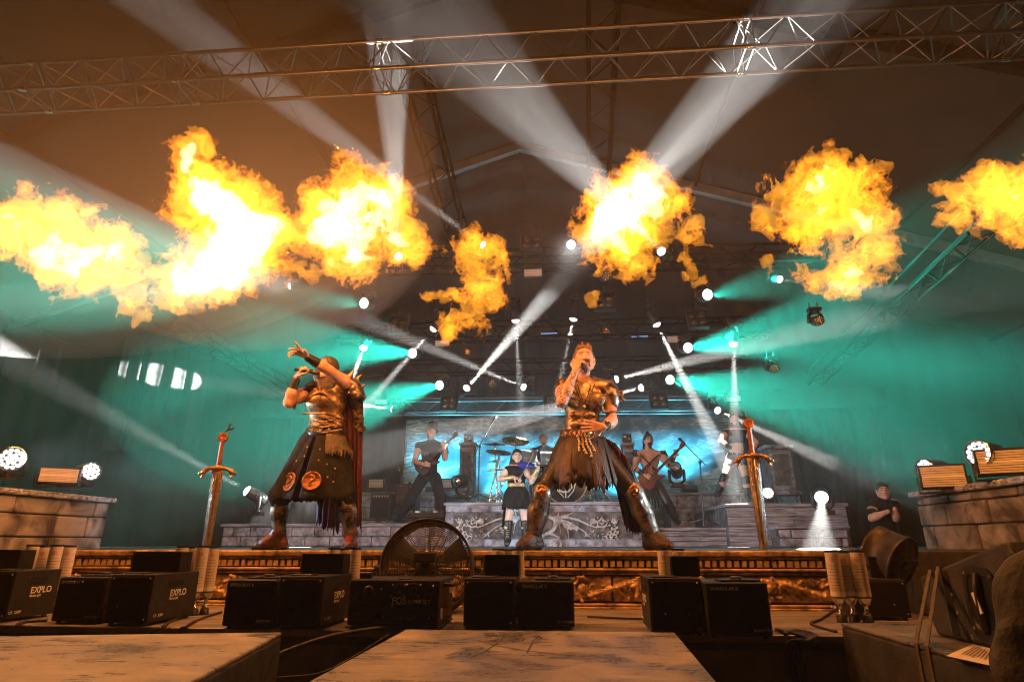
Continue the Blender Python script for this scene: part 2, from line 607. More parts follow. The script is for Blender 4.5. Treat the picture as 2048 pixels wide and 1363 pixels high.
for y in (3, 8, 13):
    for s in (-1, 1):
        a, b = Vector((TX, y, TAPEX - 0.05)), Vector((TX + s * EV, y, roofz(TX + s * EV) - 0.05))
        d = b - a
        MB().box((a + b) / 2, (d.length, 0.14, 0.24), (0, math.atan2(-d.z, d.x), 0)).build('rafter', X['rafter' if y == 13 else 'black_truss'], tent, 0.01)
        MB().lohi((b.x - 0.1, y - 0.1, 0), (b.x + 0.1, y + 0.1, b.z)).build('tent_post', X['black_truss'], tent, 0.01)
for s in (-1, 1):
    for fx in (0.33, 0.66, 0.985):
        x = TX + s * EV * fx
        strut('purlin', (x, -12, roofz(x) - 0.02), (x, 17, roofz(x) - 0.02), 0.04, X['black_truss'], tent)

# ------------------------------------------------------------------ stage front: gilded moulding
SFX0, SFX1 = -4.05, 2.05
front = thing('carved_stage_facade', 'gilded stage front with dentil row and carved foliage frieze', 'stage front', ((SFX0 + SFX1) / 2, STAGE_Y, APRON_Z))
def rail(name, z0, z1, out, m, bev=0.006):
    MB().lohi((SFX0, STAGE_Y - out, z0), (SFX1, STAGE_Y - 0.004, z1)).build(name, m, front, bev, 3)
T = STAGE_Z
rail('nosing', T - 0.040, T + 0.003, 0.055, X['gold'], 0.012)
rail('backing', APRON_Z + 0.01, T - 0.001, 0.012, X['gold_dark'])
rail('fillet', T - 0.056, T - 0.044, 0.040, X['gold'], 0.004)
rail('bead_moulding', T - 0.138, T - 0.118, 0.046, X['gold'], 0.009)
rail('bead_moulding', T - 0.160, T - 0.143, 0.034, X['gold'], 0.007)
rail('base_moulding', T - 0.372, T - 0.352, 0.050, X['gold'], 0.009)
rail('base_moulding', T - 0.390, T - 0.374, 0.066, X['gold'], 0.007)
rng = random.Random(3)
n = 118
for i in range(n):
    x = SFX0 + 0.03 + (SFX1 - SFX0 - 0.06) * i / (n - 1)
    inst('dentil', 'dentil', lambda: MB().add(
        [(-.017, -.016, -.022), (.017, -.016, -.022), (.017, -.016, .022), (-.017, -.016, .022), (-.020, .016, -.025), (.020, .016, -.025), (.020, .016, .025), (-.020, .016, .025)],
        [(0, 1, 2, 3), (1, 5, 6, 2), (4, 0, 3, 7), (3, 2, 6, 7), (4, 5, 1, 0), (5, 4, 7, 6)]),
        X['gold'], front, (x + rng.uniform(-.003, .003), STAGE_Y - 0.026 + rng.uniform(-.003, .003), T - 0.087),
        (rng.uniform(-.05, .05), rng.uniform(-.06, .06), 0), (rng.uniform(.8, 1.12), 1, rng.uniform(.92, 1.05)))
def spiral(c, r0, r1, a0, turns, n=16):
    return [(c[0] + (r0 + (r1 - r0) * i / n) * math.cos(a0 + turns * 2 * math.pi * i / n), c[1],
             c[2] + (r0 + (r1 - r0) * i / n) * math.sin(a0 + turns * 2 * math.pi * i / n)) for i in range(n + 1)]
def carving(seed):
    rg = random.Random(seed)
    s = Sdf()
    w, hh = 0.86, 0.074
    s.box((w / 2, 0.010, 0), (w, 0.012, 2 * hh), rd=0.003)
    s.chain([(w * t / 24, 0.0, 0.042 * math.sin(t / 24 * 2 * math.pi)) for t in range(25)], [0.013] * 25, 0.012)
    for cx, sg in ((w * .25, -1), (w * .75, 1)):
        p = spiral((cx, -0.006, -sg * 0.006), 0.058, 0.006, sg * math.pi / 2 + rg.uniform(-.4, .4), sg * 1.6)
        s.chain(p, [0.012 - 0.004 * i / 16 for i in range(17)], 0.008)
        s.ell((cx, -0.014, -sg * 0.006), (0.016, 0.014, 0.016))
        for q in range(7):
            a = q / 7 * 2 * math.pi + rg.uniform(-.3, .3)
            c = (cx + 0.062 * math.cos(a), -0.002, 0.058 * math.sin(a))
            d = (math.cos(a + .9) * .04, -0.012, math.sin(a + .9) * .032)
            s.chain([c, (c[0] + d[0] * .6, c[1] + d[1], c[2] + d[2] * .6), (c[0] + d[0], c[1], c[2] + d[2] * .7)], [0.013, 0.010, 0.004], 0.008)
    for q in range(26):
        x = rg.uniform(0.02, w - 0.02)
        z = rg.uniform(-.058, .058)
        a = rg.uniform(0, 6.28)
        L = rg.uniform(.02, .05)
        s.chain([(x, 0, z), (x + L * math.cos(a), -0.012, max(-.064, min(.064, z + L * math.sin(a))))], [rg.uniform(.006, .011), 0.004], 0.006)
    return s.mesh('carving', 0.0042, noise=0.0016, ncell=4, seed=seed)
cm = [carving(5), carving(11)]
for m_ in cm:
    m_.materials.append(X['gold'])
for i in range(7):
    o = link('carving', cm[i % 2], None, front)
    o.location = (SFX0 + 0.005 + i * 0.872, STAGE_Y - 0.030, T - 0.256)
    o.scale = (1.0, 1.25, 1.12)

# ------------------------------------------------------------------ risers at the back of the stage
rng = random.Random(8)
def riser(name, label, px0, px1, pyt, Y, depth, style, rows=2, zb=STAGE_Z):
    a, b = at(px0, pyt, Y), at(px1, pyt, Y)
    zt = (a.z + b.z) / 2
    th = thing(name, label, 'riser', ((a.x + b.x) / 2, Y, zb))
    MB().lohi((a.x, Y + 0.03, zb), (b.x, Y + depth, zt - 0.05)).build('body', X['stone_dark'], th)
    MB().lohi((a.x - 0.03, Y - 0.04, zt - 0.05), (b.x + 0.03, Y + depth, zt)).build('top_slab', X['plank'], th, 0.01, 2)
    H = zt - 0.052 - zb
    if style == 'blocks':
        for r in range(rows):
            z0, z1 = zb + H * r / rows, zb + H * (r + 1) / rows
            x = a.x - (0.15 if r % 2 else 0)
            while x < b.x - 0.02:
                w = rng.uniform(0.28, 0.5)
                x0, x1 = max(a.x, x), min(b.x, x + w)
                if x1 - x0 > 0.05:
                    blk = MB().lohi((x0 + 0.006, Y - 0.012 + rng.uniform(-.012, .012), z0 + 0.006), (x1 - 0.006, Y + 0.05, z1 - 0.006))
                    blk.build('stone_block', X['stone'], th, 0.018, 2)
                x += w
    elif style == 'planks':
        for r in range(rows):
            z0, z1 = zb + H * r / rows, zb + H * (r + 1) / rows
            x = a.x
            while x < b.x - 0.02:
                w = rng.uniform(0.8, 1.6)
                x1 = min(b.x, x + w)
                MB().lohi((x + 0.003, Y - 0.008 + rng.uniform(-.008, .008), z0 + 0.004), (x1 - 0.003, Y + 0.05, z1 - 0.004)).build('plank', X['plank'], th, 0.006)
                x = x1
    return th, a.x, b.x, zt
riser('stage_riser', 'low grey stone riser behind the guitarist with flat cap', 447, 892, 1046, 10.0, 2.6, 'blocks', 2)
rc, rx0, rx1, rzt = riser('drum_riser', 'tall drum riser with carved winged dragon panel', 892, 1279, 1003, 9.7, 3.0, 'none')
riser('stage_riser', 'low planked riser under the bass player', 1284, 1452, 1054, 10.0, 2.6, 'planks', 3)
riser('stage_riser', 'high planked riser under the dancer behind the sword', 1452, 1690, 1006, 9.8, 2.6, 'planks', 4)
riser('stage_step', 'small stone step with ledge at the corner of the high riser', 1556, 1693, 1050, 9.4, 0.38, 'blocks', 2)
riser('stage_ledge', 'long brick ledge under the teal backdrop behind the bass player', 1336, 1600, 984, 12.3, 0.8, 'blocks', 4)
riser('stage_ledge', 'brick ledge behind the guitarist beside the amplifiers', 700, 890, 984, 12.3, 0.8, 'blocks', 4)
# frame and dragon of the drum riser
Yp = 9.7
zb, zt = STAGE_Z, rzt - 0.052
fw = 0.13
for nm, lo, hi in (('frame_rail', (rx0, zt - 0.10), (rx1, zt)), ('frame_rail', (rx0, zb), (rx1, zb + 0.11)), ('frame_stile', (rx0, zb + 0.112), (rx0 + fw, zt - 0.102)), ('frame_stile', (rx1 - fw, zb + 0.112), (rx1, zt - 0.102))):
    MB().lohi((lo[0], Yp - 0.02, lo[1]), (hi[0], Yp + 0.04, hi[1])).build(nm, X['stone'], rc, 0.012, 2)
X['relief'] = mat('carved_pale_stone', (0.62, 0.60, 0.62), 0.8, 0.0, 0.3, 12, 0.4, 60, col2=(0.32, 0.30, 0.31))
def ZP(zx, zy, dy=0.0):
    p = at(880 + zx / 3.938, 960 + zy / 3.938, Yp)
    return (p.x, Yp + 0.012 + dy, p.z)
s = Sdf()
def stroke(pts, r0, r1, dy=-0.03):
    n_ = len(pts)
    s.chain([ZP(x, y, dy) for x, y in pts], [(r0 + (r1 - r0) * i / (n_ - 1)) * 0.9 for i in range(n_)], 0.010)
for sg in (1, -1):
    mx = (lambda x: x) if sg == 1 else (lambda x: 1530 - x)
    q = lambda L: [(mx(x), y) for x, y in L]
    stroke(q([(905, 300), (960, 282), (1010, 272), (1050, 252)]), .022, .008)
    stroke(q([(910, 292), (1000, 292), (1090, 312), (1160, 345), (1230, 372), (1290, 362)]), .026, .008)
    stroke(q([(912, 300), (1010, 330), (1090, 372), (1150, 412), (1215, 482)]), .022, .007)
    stroke(q([(915, 305), (970, 345), (1005, 395), (1015, 445), (1000, 482)]), .018, .006)
    stroke(q([(912, 300), (940, 350), (950, 410), (935, 452)]), .014, .005)
    stroke(q([(920, 298), (932, 268), (942, 244)]), .014, .006)
    for (cx, cy, r) in ((1270, 335, 46), (1370, 400, 36), (1330, 440, 30), (1205, 320, 22), (1370, 320, 22)):
        pts = [(mx(cx + (r - r * i / 15) * math.cos(i * .62)), cy + (r - r * i / 15) * math.sin(i * .62)) for i in range(14)]
        stroke(pts, .012, .007)
        for k in range(5):
            a = k * 1.256 + cx
            stroke([(mx(cx + r * .7 * math.cos(a)), cy + r * .7 * math.sin(a)), (mx(cx + r * 1.2 * math.cos(a + .3)), cy + r * 1.1 * math.sin(a + .3))], .016, .008)
    rg_ = random.Random(17)
    for k in range(46):                          # small leaves filling the corners
        x, y = rg_.uniform(1150, 1400), rg_.uniform(290, 480)
        a = rg_.uniform(0, 6.28)
        stroke([(mx(x), y), (mx(x + 12 * math.cos(a)), y + 11 * math.sin(a)), (mx(x + 22 * math.cos(a + .5)), y + 20 * math.sin(a + .5))], .012, .005, -.018)
    # membrane between the wing fingers
    for k in range(9):
        t = k / 9
        stroke(q([(950 + 20 * t, 315 + 20 * t), (1010 + 120 * t, 400 - 40 * t + 20), (1040 + 150 * t, 455 - 60 * t)]), .012, .004, 0.0)
stroke([(820, 250), (850, 280), (880, 300), (915, 300)], .026, .03)
stroke([(905, 300), (912, 350), (890, 395), (845, 418), (805, 440), (790, 490), (772, 545)], .036, .022, -.03)
stroke([(905 + (62 - 3.6 * i) * math.cos(2.6 - i * .62), 500 + (58 - 3.4 * i) * math.sin(2.6 - i * .62)) for i in range(16)], .026, .01, -.03)
stroke([(800, 440), (760, 460), (735, 500), (745, 540)], .018, .008)
stroke([(850, 420), (900, 430), (940, 455)], .022, .016)
s.build('dragon_relief', X['relief'], rc, 0.0095, 0.002, 3, 4)
MB().lohi((rx0 + fw, Yp + 0.005, zb + 0.11), (rx1 - fw, Yp + 0.035, zt - 0.10)).build('panel', X['stone_dark'], rc)

# pale backdrop cloth painted with swirling pale streaks
bd = bpy.data.materials.new('painted_teal_backdrop')
bd.use_nodes = True
nt = bd.node_tree
b = nt.nodes['Principled BSDF']
b.inputs['Roughness'].default_value = 0.85
tc = nt.nodes.new('ShaderNodeTexCoord')
mp = nt.nodes.new('ShaderNodeMapping')
mp.inputs['Scale'].default_value = (1.0, 1.0, 1.5)
n1 = nt.nodes.new('ShaderNodeTexNoise')
n1.inputs['Scale'].default_value, n1.inputs['Detail'].default_value, n1.inputs['Distortion'].default_value = 1.6, 9, 2.2
n1.inputs['Scale'].default_value, n1.inputs['Detail'].default_value, n1.inputs['Distortion'].default_value = 1.1, 7, 1.4
n2 = nt.nodes.new('ShaderNodeTexNoise')      # fine hair-like pale strands, gathered in tufts
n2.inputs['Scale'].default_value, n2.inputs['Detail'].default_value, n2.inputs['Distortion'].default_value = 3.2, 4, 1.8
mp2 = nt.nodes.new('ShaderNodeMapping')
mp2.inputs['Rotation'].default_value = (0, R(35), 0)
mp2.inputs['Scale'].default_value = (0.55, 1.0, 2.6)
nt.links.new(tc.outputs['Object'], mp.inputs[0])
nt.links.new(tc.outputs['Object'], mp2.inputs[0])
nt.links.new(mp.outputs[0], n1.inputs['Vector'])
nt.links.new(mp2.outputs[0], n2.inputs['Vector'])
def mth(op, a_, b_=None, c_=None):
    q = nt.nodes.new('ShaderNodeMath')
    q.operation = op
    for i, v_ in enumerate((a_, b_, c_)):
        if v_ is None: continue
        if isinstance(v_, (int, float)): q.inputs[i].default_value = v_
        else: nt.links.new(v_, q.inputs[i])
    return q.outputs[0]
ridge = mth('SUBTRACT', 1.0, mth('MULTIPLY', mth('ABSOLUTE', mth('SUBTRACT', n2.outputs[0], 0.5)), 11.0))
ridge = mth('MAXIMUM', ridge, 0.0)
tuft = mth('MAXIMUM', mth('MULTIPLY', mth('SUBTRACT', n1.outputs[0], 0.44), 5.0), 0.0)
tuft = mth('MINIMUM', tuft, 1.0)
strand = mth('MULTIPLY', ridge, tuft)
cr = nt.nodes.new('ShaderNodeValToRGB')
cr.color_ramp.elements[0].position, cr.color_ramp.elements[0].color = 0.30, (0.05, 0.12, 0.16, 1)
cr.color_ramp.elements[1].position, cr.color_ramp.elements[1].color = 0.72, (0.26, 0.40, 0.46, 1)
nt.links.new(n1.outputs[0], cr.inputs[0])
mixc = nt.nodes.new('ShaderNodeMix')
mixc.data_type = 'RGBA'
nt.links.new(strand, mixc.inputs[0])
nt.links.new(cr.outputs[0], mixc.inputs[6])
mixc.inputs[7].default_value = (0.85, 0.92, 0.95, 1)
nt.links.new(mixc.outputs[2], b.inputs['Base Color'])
def drape(name, mat_, x0, x1, z0, z1, Y, amp, freq, parent=None, n=120, m=4, flare=0.0):
    vs, fs = [], []
    rg = random.Random(int(x0 * 100) + n)
    ph = [rg.uniform(0, 6.28) for _ in range(3)]
    for i in range(n + 1):
        t = i / n
        for k in range(m + 1):
            v = k / m
            x = x0 + (x1 - x0) * t
            w = amp * (math.sin(freq * x + ph[0]) + .5 * math.sin(freq * 2.3 * x + ph[1]) + .4 * math.sin(freq * .37 * x + ph[2] + v)) * (1 - .4 * v * (1 - flare))
            vs.append((x, Y + w, z0 + (z1 - z0) * v))
    for i in range(n):
        for k in range(m):
            fs.append((i * (m + 1) + k, (i + 1) * (m + 1) + k, (i + 1) * (m + 1) + k + 1, i * (m + 1) + k + 1))
    o = MB().add(vs, fs, True).build(name, mat_, parent)
    sm = o.modifiers.new('cloth', 'SOLIDIFY')
    sm.thickness = 0.006
    return o
bl_, br_ = at(812, 835, 13.2), at(1462, 835, 13.2)
o = drape('painted_backdrop', bd, bl_.x, br_.x, STAGE_Z + 0.02, 4.02, 13.2, 0.03, 5)
setp(o, 'wide painted backdrop with swirling pale teal streaks behind the band', 'backdrop')
X['drape'] = mat('dark_stage_drape', (0.03, 0.035, 0.035), 0.9, 0.0, 0.4, 2)
for lab, x0, x1 in (('black pleated drape closing the stage rear beside the guitarist', bl_.x - 3.6, bl_.x - 0.05), ('black pleated drape closing the stage rear beside the dancer', br_.x + 0.05, br_.x + 3.2)):
    setp(drape('stage_drape', X['drape'], x0, x1, STAGE_Z + 0.02, 4.3, 13.5, 0.08, 11), lab, 'drape')
o = drape('border_drape', X['drape'], bl_.x - 3.6, br_.x + 3.2, 4.06, 4.5, 13.0, 0.05, 9)
setp(o, 'narrow black border drape hanging above the painted backdrop', 'drape')
X['pale_cloth'] = mat('pale_tent_lining', (0.05, 0.05, 0.053), 0.85, 0.0, 0.2, 2)
a, b2 = at(236, 700, 13.6), at(415, 800, 13.6)
for i, (q0, q1) in enumerate(((236, 282), (292, 372), (377, 418))):
    o = drape('pale_curtain', X['pale_cloth'], at(q0, 750, 13.6).x, at(q1, 750, 13.6).x, b2.z - 1.2, a.z + 0.4, 13.6, 0.07, 8, n=60)
    setp(o, ['narrow pale lining curtain caught by a light beam, farthest from the stage', 'wide pale lining curtain caught by a light beam, middle one', 'pale lining curtain caught by a light beam, nearest the stage'][i], 'curtain', 'lining curtains hit by the beam')

# ------------------------------------------------------------------ side wings clad in stone-printed cloth
wm = bpy.data.materials.new('stone_printed_cloth')
wm.use_nodes = True
nt = wm.node_tree
b = nt.nodes['Principled BSDF']
b.inputs['Roughness'].default_value = 0.8
tc = nt.nodes.new('ShaderNodeTexCoord')
n1 = nt.nodes.new('ShaderNodeTexNoise')
n1.inputs['Scale'].default_value, n1.inputs['Detail'].default_value, n1.inputs['Distortion'].default_value = 4.0, 10, 0.8
cr = nt.nodes.new('ShaderNodeValToRGB')
cr.color_ramp.elements[0].position, cr.color_ramp.elements[0].color = 0.36, (0.055, 0.048, 0.045, 1)
cr.color_ramp.elements[1].position, cr.color_ramp.elements[1].color = 0.64, (0.33, 0.30, 0.28, 1)
bu = nt.nodes.new('ShaderNodeBump')
bu.inputs['Strength'].default_value, bu.inputs['Distance'].default_value = 0.6, 0.03
nt.links.new(tc.outputs['Object'], n1.inputs['Vector'])
nt.links.new(n1.outputs[0], cr.inputs[0])
nt.links.new(cr.outputs[0], b.inputs['Base Color'])
nt.links.new(n1.outputs[0], bu.inputs['Height'])
nt.links.new(bu.outputs[0], b.inputs['Normal'])
rng = random.Random(21)
def wing(label, x, s, y0, y1):
    th = thing('stone_wing_wall', label, 'wing wall', (x, y0, 0))
    zt_ = 1.80
    MB().lohi((min(x + s * 0.03, x + s * 2.4), y0, 0.02), (max(x + s * 0.03, x + s * 2.4), y1, zt_ - 0.05)).build('body', X['stone_dark'], th)
    MB().lohi((min(x - s * 0.05, x + s * 2.4), y0 - .05, zt_ - 0.05), (max(x - s * 0.05, x + s * 2.4), y1 + .05, zt_)).build('coping', X['plank'], th, 0.012, 2)
    z = APRON_Z - 0.2
    r = 0
    while z < zt_ - 0.06:
        h_ = min(rng.uniform(.15, .24), zt_ - 0.055 - z)
        y = y0 - (0.2 if r % 2 else 0)
        while y < y1:
            w = rng.uniform(.28, .62)
            a_, b_ = max(y, y0), min(y + w, y1)
            if b_ - a_ > .04:
                t = rng.uniform(0.0, 0.02)
                q = MB().lohi((x - t if s > 0 else x - 0.06, a_ + .004, z + .004), (x + 0.06 if s > 0 else x + t, b_ - .004, z + h_ - .004))
                q.build('stone_block', wm, th, 0.014, 2)
            y += w
        z += h_
        r += 1
    return th
wing('stone clad wing wall at the dark side with two round lamps on its coping', -4.76, -1, 3.0, 6.05)
wing('stone clad wing wall behind the strapped wedge monitor', 3.22, 1, 3.4, 6.0)

# ------------------------------------------------------------------ trusses
def box_truss(name, label, A, B, size, up=(0, 0, 1), bay=None, rc_=0.024, rb=0.009, joints=(), m='alu', group=None, faces=(0, 1, 2, 3)):
    A, B, up = Vector(A), Vector(B), Vector(up).normalized()
    d = (B - A).normalized()
    side = d.cross(up).normalized()
    up = side.cross(d).normalized()
    th = thing(name, label, 'truss', (A + B) / 2, group)
    L = (B - A).length
    c = [(side * sx + up * sz) * size / 2 for sx, sz in ((-1, -1), (1, -1), (1, 1), (-1, 1))]
    for k in c:
        strut('chord', A + k, B + k, rc_, X[m], th, 10)
    bay = bay or size * 0.68
    nb = max(2, int(round(L / bay / 2)) * 2)
    for f in faces:
        p, q = c[f], c[(f + 1) % 4]
        for i in range(nb):
            a0, a1 = (p, q) if (i + f) % 2 else (q, p)
            strut('brace', A + d * (L * i / nb + .012) + a0, A + d * (L * (i + 1) / nb - .012) + a1, rb, X[m], th, 6)
    for j in joints:
        for dj in (-0.045, 0.045):
            P = A + d * (j + dj)
            for f in range(4):
                strut('spreader', P + c[f], P + c[(f + 1) % 4], rb, X[m], th, 6)
        for k in c:
            strut('coupler', A + d * (j - 0.05) + k, A + d * (j + 0.05) + k, rc_ * 1.35, X['chrome'], th, 10)
    return th
box_truss('box_truss', 'long silver box truss spanning the top of the picture', (-8.4, 5.62, 6.86), (6.8, 5.55, 6.62), 0.40, bay=0.285, joints=(1.9, 3.9, 6.35, 10.55, 13.4))
box_truss('roof_truss', 'box truss running towards the back above the violinist', (-1.85, 5.85, 7.25), (-2.05, 10.6, 7.25), 0.34, bay=0.4, m='black_truss', faces=(0, 1, 3))
box_truss('roof_truss', 'box truss running towards the back above the singer', (0.48, 2.2, 7.25), (0.75, 10.6, 7.25), 0.34, bay=0.4, m='black_truss', faces=(0, 1, 3))
box_truss('lamp_truss', 'crosswise lamp truss behind the fireballs carrying the upper lamps', (-5.2, 9.3, 6.05), (4.2, 9.3, 5.85), 0.30, bay=0.32, m='black_truss', faces=(0, 1))
box_truss('lamp_truss', 'crosswise lamp truss above the head of the singer', (-4.4, 10.8, 5.25), (3.8, 10.8, 5.15), 0.30, bay=0.32, m='black_truss', faces=(0, 1))
box_truss('lamp_truss', 'crosswise lamp truss in the blue dark above the drummer', (-4.2, 11.8, 4.82), (3.6, 11.8, 4.74), 0.26, bay=0.32, m='black_truss', faces=(0, 1))
box_truss('box_truss', 'low back truss along the upper edge of the painted backdrop', (-3.5, 12.6, 4.18), (3.3, 12.6, 4.10), 0.30, bay=0.36, faces=(0, 3))
box_truss('box_truss', 'side truss slanting away in the teal haze beside the cloaked singer', (-7.6, 10.1, 5.5), (-7.8, 16.4, 5.5), 0.34, bay=0.42, m='black_truss', faces=(0, 1))
box_truss('box_truss', 'side truss slanting away in the teal haze above the planted sword and wing', (5.7, 7.7, 5.5), (6.65, 16.0, 5.5), 0.34, bay=0.42, m='black_truss', faces=(0, 1))

# ================================================================== equipment in front of the stage
def speaker_handle(parent, c, n, w, h, up=Vector((0, 0, 1))):
    """recessed bar handle on a vertical panel; c centre, n outward normal"""
    c, n = Vector(c), Vector(n).normalized()
    t = up.cross(n).normalized()
    def loop(hw, hh, off):
        pts = []
        for i in range(16):
            a = 2 * math.pi * i / 16
            ca, sa = math.cos(a), math.sin(a)
            x = math.copysign(abs(ca) ** 0.5, ca) * hw
            z = math.copysign(abs(sa) ** 0.5, sa) * hh
            pts.append(c + t * x + up * z + n * off)
        return pts
    A, B = loop(w / 2, h / 2, 0.006), loop(w / 2 * .8, h / 2 * .78, 0.006)
    C, D = loop(w / 2, h / 2, -0.002), loop(w / 2 * .75, h / 2 * .7, 0.0012)
    mb = MB()
    mb.add(A + B, [(i, (i + 1) % 16, 16 + (i + 1) % 16, 16 + i) for i in range(16)])
    mb.add(A + C, [((i + 1) % 16, i, 16 + i, 16 + (i + 1) % 16) for i in range(16)])
    mb.add(B + D, [(i, (i + 1) % 16, 16 + (i + 1) % 16, 16 + i) for i in range(16)])
    fr = mb.build('handle_frame', X['black_plastic'], parent)
    MB().add(D, [tuple(range(16))]).build('handle_recess', X['black_panel'], fr)
    MB().tube([c + up * (h * .40) + n * .006, c + up * (h * .2) + n * .014, c - up * (h * .2) + n * .014, c - up * (h * .40) + n * .006], w * .07, 8).build('handle_bar', X['black_plastic'], fr)
    for k in range(4):
        q = loop(w / 2 * .9, h / 2 * .89, 0.006)[2 + 4 * k]
        MB().cyl(q, q + n * 0.003, 0.006, n=8).build('screw', X['brass_dot'], fr)
def sub(label, poly, handles, mat_top=X['sub_paint']):
    th = thing('subwoofer', label, 'subwoofer', (sum(p[0] for p in poly) / 4, sum(p[1] for p in poly) / 4, 0))
    b_ = [Vector((p[0], p[1], 0.02)) for p in poly]
    t_ = [Vector((p[0], p[1], 0.975)) for p in poly]
    MB().hexa(b_, t_).build('cabinet', X['sub_side'], th, 0.012, 3)
    cx = sum((Vector((p[0], p[1])) for p in poly), Vector((0, 0))) / 4
    l0 = [Vector((p[0], p[1], 0.9752)) for p in poly]
    top = [Vector((cx.x + (p[0] - cx.x) * .998, cx.y + (p[1] - cx.y) * .998, 0.99)) for p in poly]
    MB().hexa(l0, top).build('top_panel', mat_top, th, 0.006, 2)
    for c, n_, w, h in handles:
        speaker_handle(th, c, n_, w, h)
    return th
# centre
sub('scuffed subwoofer top with scribbled marker doodle at the bottom centre', [(-0.733, 1.70), (0.392, 1.70), (0.45, 2.90), (-0.735, 2.89)], [])
subc = bpy.data.objects['subwoofer']
X['marker'] = mat('black_marker_ink', (0.03, 0.03, 0.032), 0.5, 0, 0.3, 30)
def zz(x, y):                    # zoom coordinates of the doodle on the centre top
    return atz(640 + x / 2.926, 1040 + y / 2.926, 0.9912)
for pts in ([(960, 660), (1100, 680), (1190, 668), (1130, 655)], [(1090, 660), (1060, 700), (960, 770), (880, 800)], [(920, 700), (1020, 730), (1200, 760), (1480, 790)], [(1290, 670), (1250, 700), (1230, 740), (1210, 775)],
            [(1230, 672), (1280, 680), (1300, 690)], [(740, 790), (800, 772), (890, 778), (850, 795), (750, 798)], [(830, 745), (930, 735), (960, 745), (870, 757), (830, 747)], [(940, 705), (1060, 700), (1200, 690), (1180, 705), (1130, 712), (1120, 700)], [(1180, 715), (1380, 710)]):
    P = [zz(*p) for p in pts]
    Q = []
    for i in range(len(P) - 1):
        for t in range(5):
            Q.append(P[i].lerp(P[i + 1], t / 5))
    Q.append(P[-1])
    vs, fs = [], []
    for i, p in enumerate(Q):
        d = (Q[min(i + 1, len(Q) - 1)] - Q[max(i - 1, 0)]).normalized()
        w = Vector((-d.y, d.x, 0)) * 0.0042
        vs += [p + w, p - w]
    for i in range(len(Q) - 1):
        fs.append((2 * i, 2 * i + 1, 2 * i + 3, 2 * i + 2))
    MB().add(vs, fs).build('marker_doodle', X['marker'], subc)
# the corner block on the two back corners
# left
n_l = Vector((0.975, -0.222, 0))
pA, pB = atz(565, 1263, 0.99), atz(380, 1363, 0.99)
dl = (pB - pA).normalized()
sub('scuffed subwoofer cabinet with recessed handle at the bottom corner beside the orange lit boxes', [tuple(pA + dl * 1.2 + Vector((-1.35, -0.25, 0))), tuple(pA + dl * 1.2), tuple(pA), tuple(pA + Vector((-1.38, -0.26, 0)))],
    [(pA + dl * 0.62 + Vector((0, 0, -0.19)) + Vector((dl.y, -dl.x, 0)) * -0.002, (-dl.y, dl.x, 0), .30, .20), (pA + dl * 0.24 + Vector((0, 0, -0.20)), (-dl.y, dl.x, 0), .13, .11)])
# right
qA, qB = Vector((1.30, 3.30, 0.99)), atz(2000, 1335, 0.99)
dr = (qB - qA).normalized()
nr = Vector((dr.y, -dr.x, 0)) * 1.0
if nr.x > 0:
    nr = -nr
sub('subwoofer cabinet carrying the strapped wedge monitor', [tuple(qA + dr * 1.75), tuple(qA + dr * 1.75 + Vector((1.3, 0.1, 0))), tuple(qA + Vector((1.3, 0.1, 0))), tuple(qA)],
    [(qA + dr * 0.42 + Vector((0, 0, -0.30)), nr, .20, .17), (qA + dr * 0.76 + Vector((0, 0, -0.26)), nr, .26, .20), (qA + dr * 1.22 + Vector((0, 0, -0.17)), nr, .22, .15)], mat_top=scuffed('dusty_sub_top', (0.06, 0.058, 0.055), (0.24, 0.22, 0.20)))

# wedge monitor lying on the right subwoofer
w0, w1 = atz(1873, 1268, 0.992), atz(2010, 1302, 0.992)
wd = (w1 - w0).normalized()
wn_ = Vector((-wd.y, wd.x, 0))
if wn_.y > 0:
    wn_ = -wn_
wed = thing('wedge_monitor', 'black wedge stage monitor held by two straps', 'stage monitor', (w0 + w1) / 2)
prof = [onplane(px, py, w0, wn_) for px, py in ((1873, 1268), (2042, 1310), (2085, 1180), (2003, 1083), (1838, 1152), (1852, 1212))]
MB().prism(prof, -wn_ * 0.56).build('cabinet', X['sub_side'], wed, 0.012, 2)
# pole-mount groove
ga, gb = onplane(1888, 1140, w0, wn_), onplane(1915, 1275, w0, wn_)
gw = wd * 0.022
MB().add([ga - gw + wn_ * .002, ga + gw + wn_ * .002, gb + gw + wn_ * .002, gb - gw + wn_ * .002, ga + wn_ * .014, gb + wn_ * .014], [(0, 3, 5, 4), (4, 5, 2, 1), (0, 4, 1), (3, 2, 5)]).build('corner_rib', X['black_plastic'], wed)
# large round-sided handle
hc = onplane(1968, 1205, w0, wn_)
hu = (onplane(1955, 1140, w0, wn_) - hc).normalized()
speaker_handle(wed, hc + wn_ * 0.001, wn_, 0.19, 0.26, hu)
MB().box(hc + wn_ * 0.024, (0.022, 0.003, 0.075), (0, R(-18), math.atan2(wd.y, wd.x))).build('barcode_sticker', X['white_paper'], wed)
text('D 1781 0178', hc + wn_ * 0.0262 + hu * 0.034, 0.012, X['marker'], wed, (R(90), R(72), math.atan2(wd.y, wd.x)))
for px, py in ((1905, 1188), (1911, 1206), (1917, 1225), (2018, 1128), (1945, 1270), (1948, 1276)):
    q = onplane(px, py, w0, wn_)
    MB().cyl(q, q + wn_ * .004, .006, n=8).build('screw', X['brass_dot'], wed)
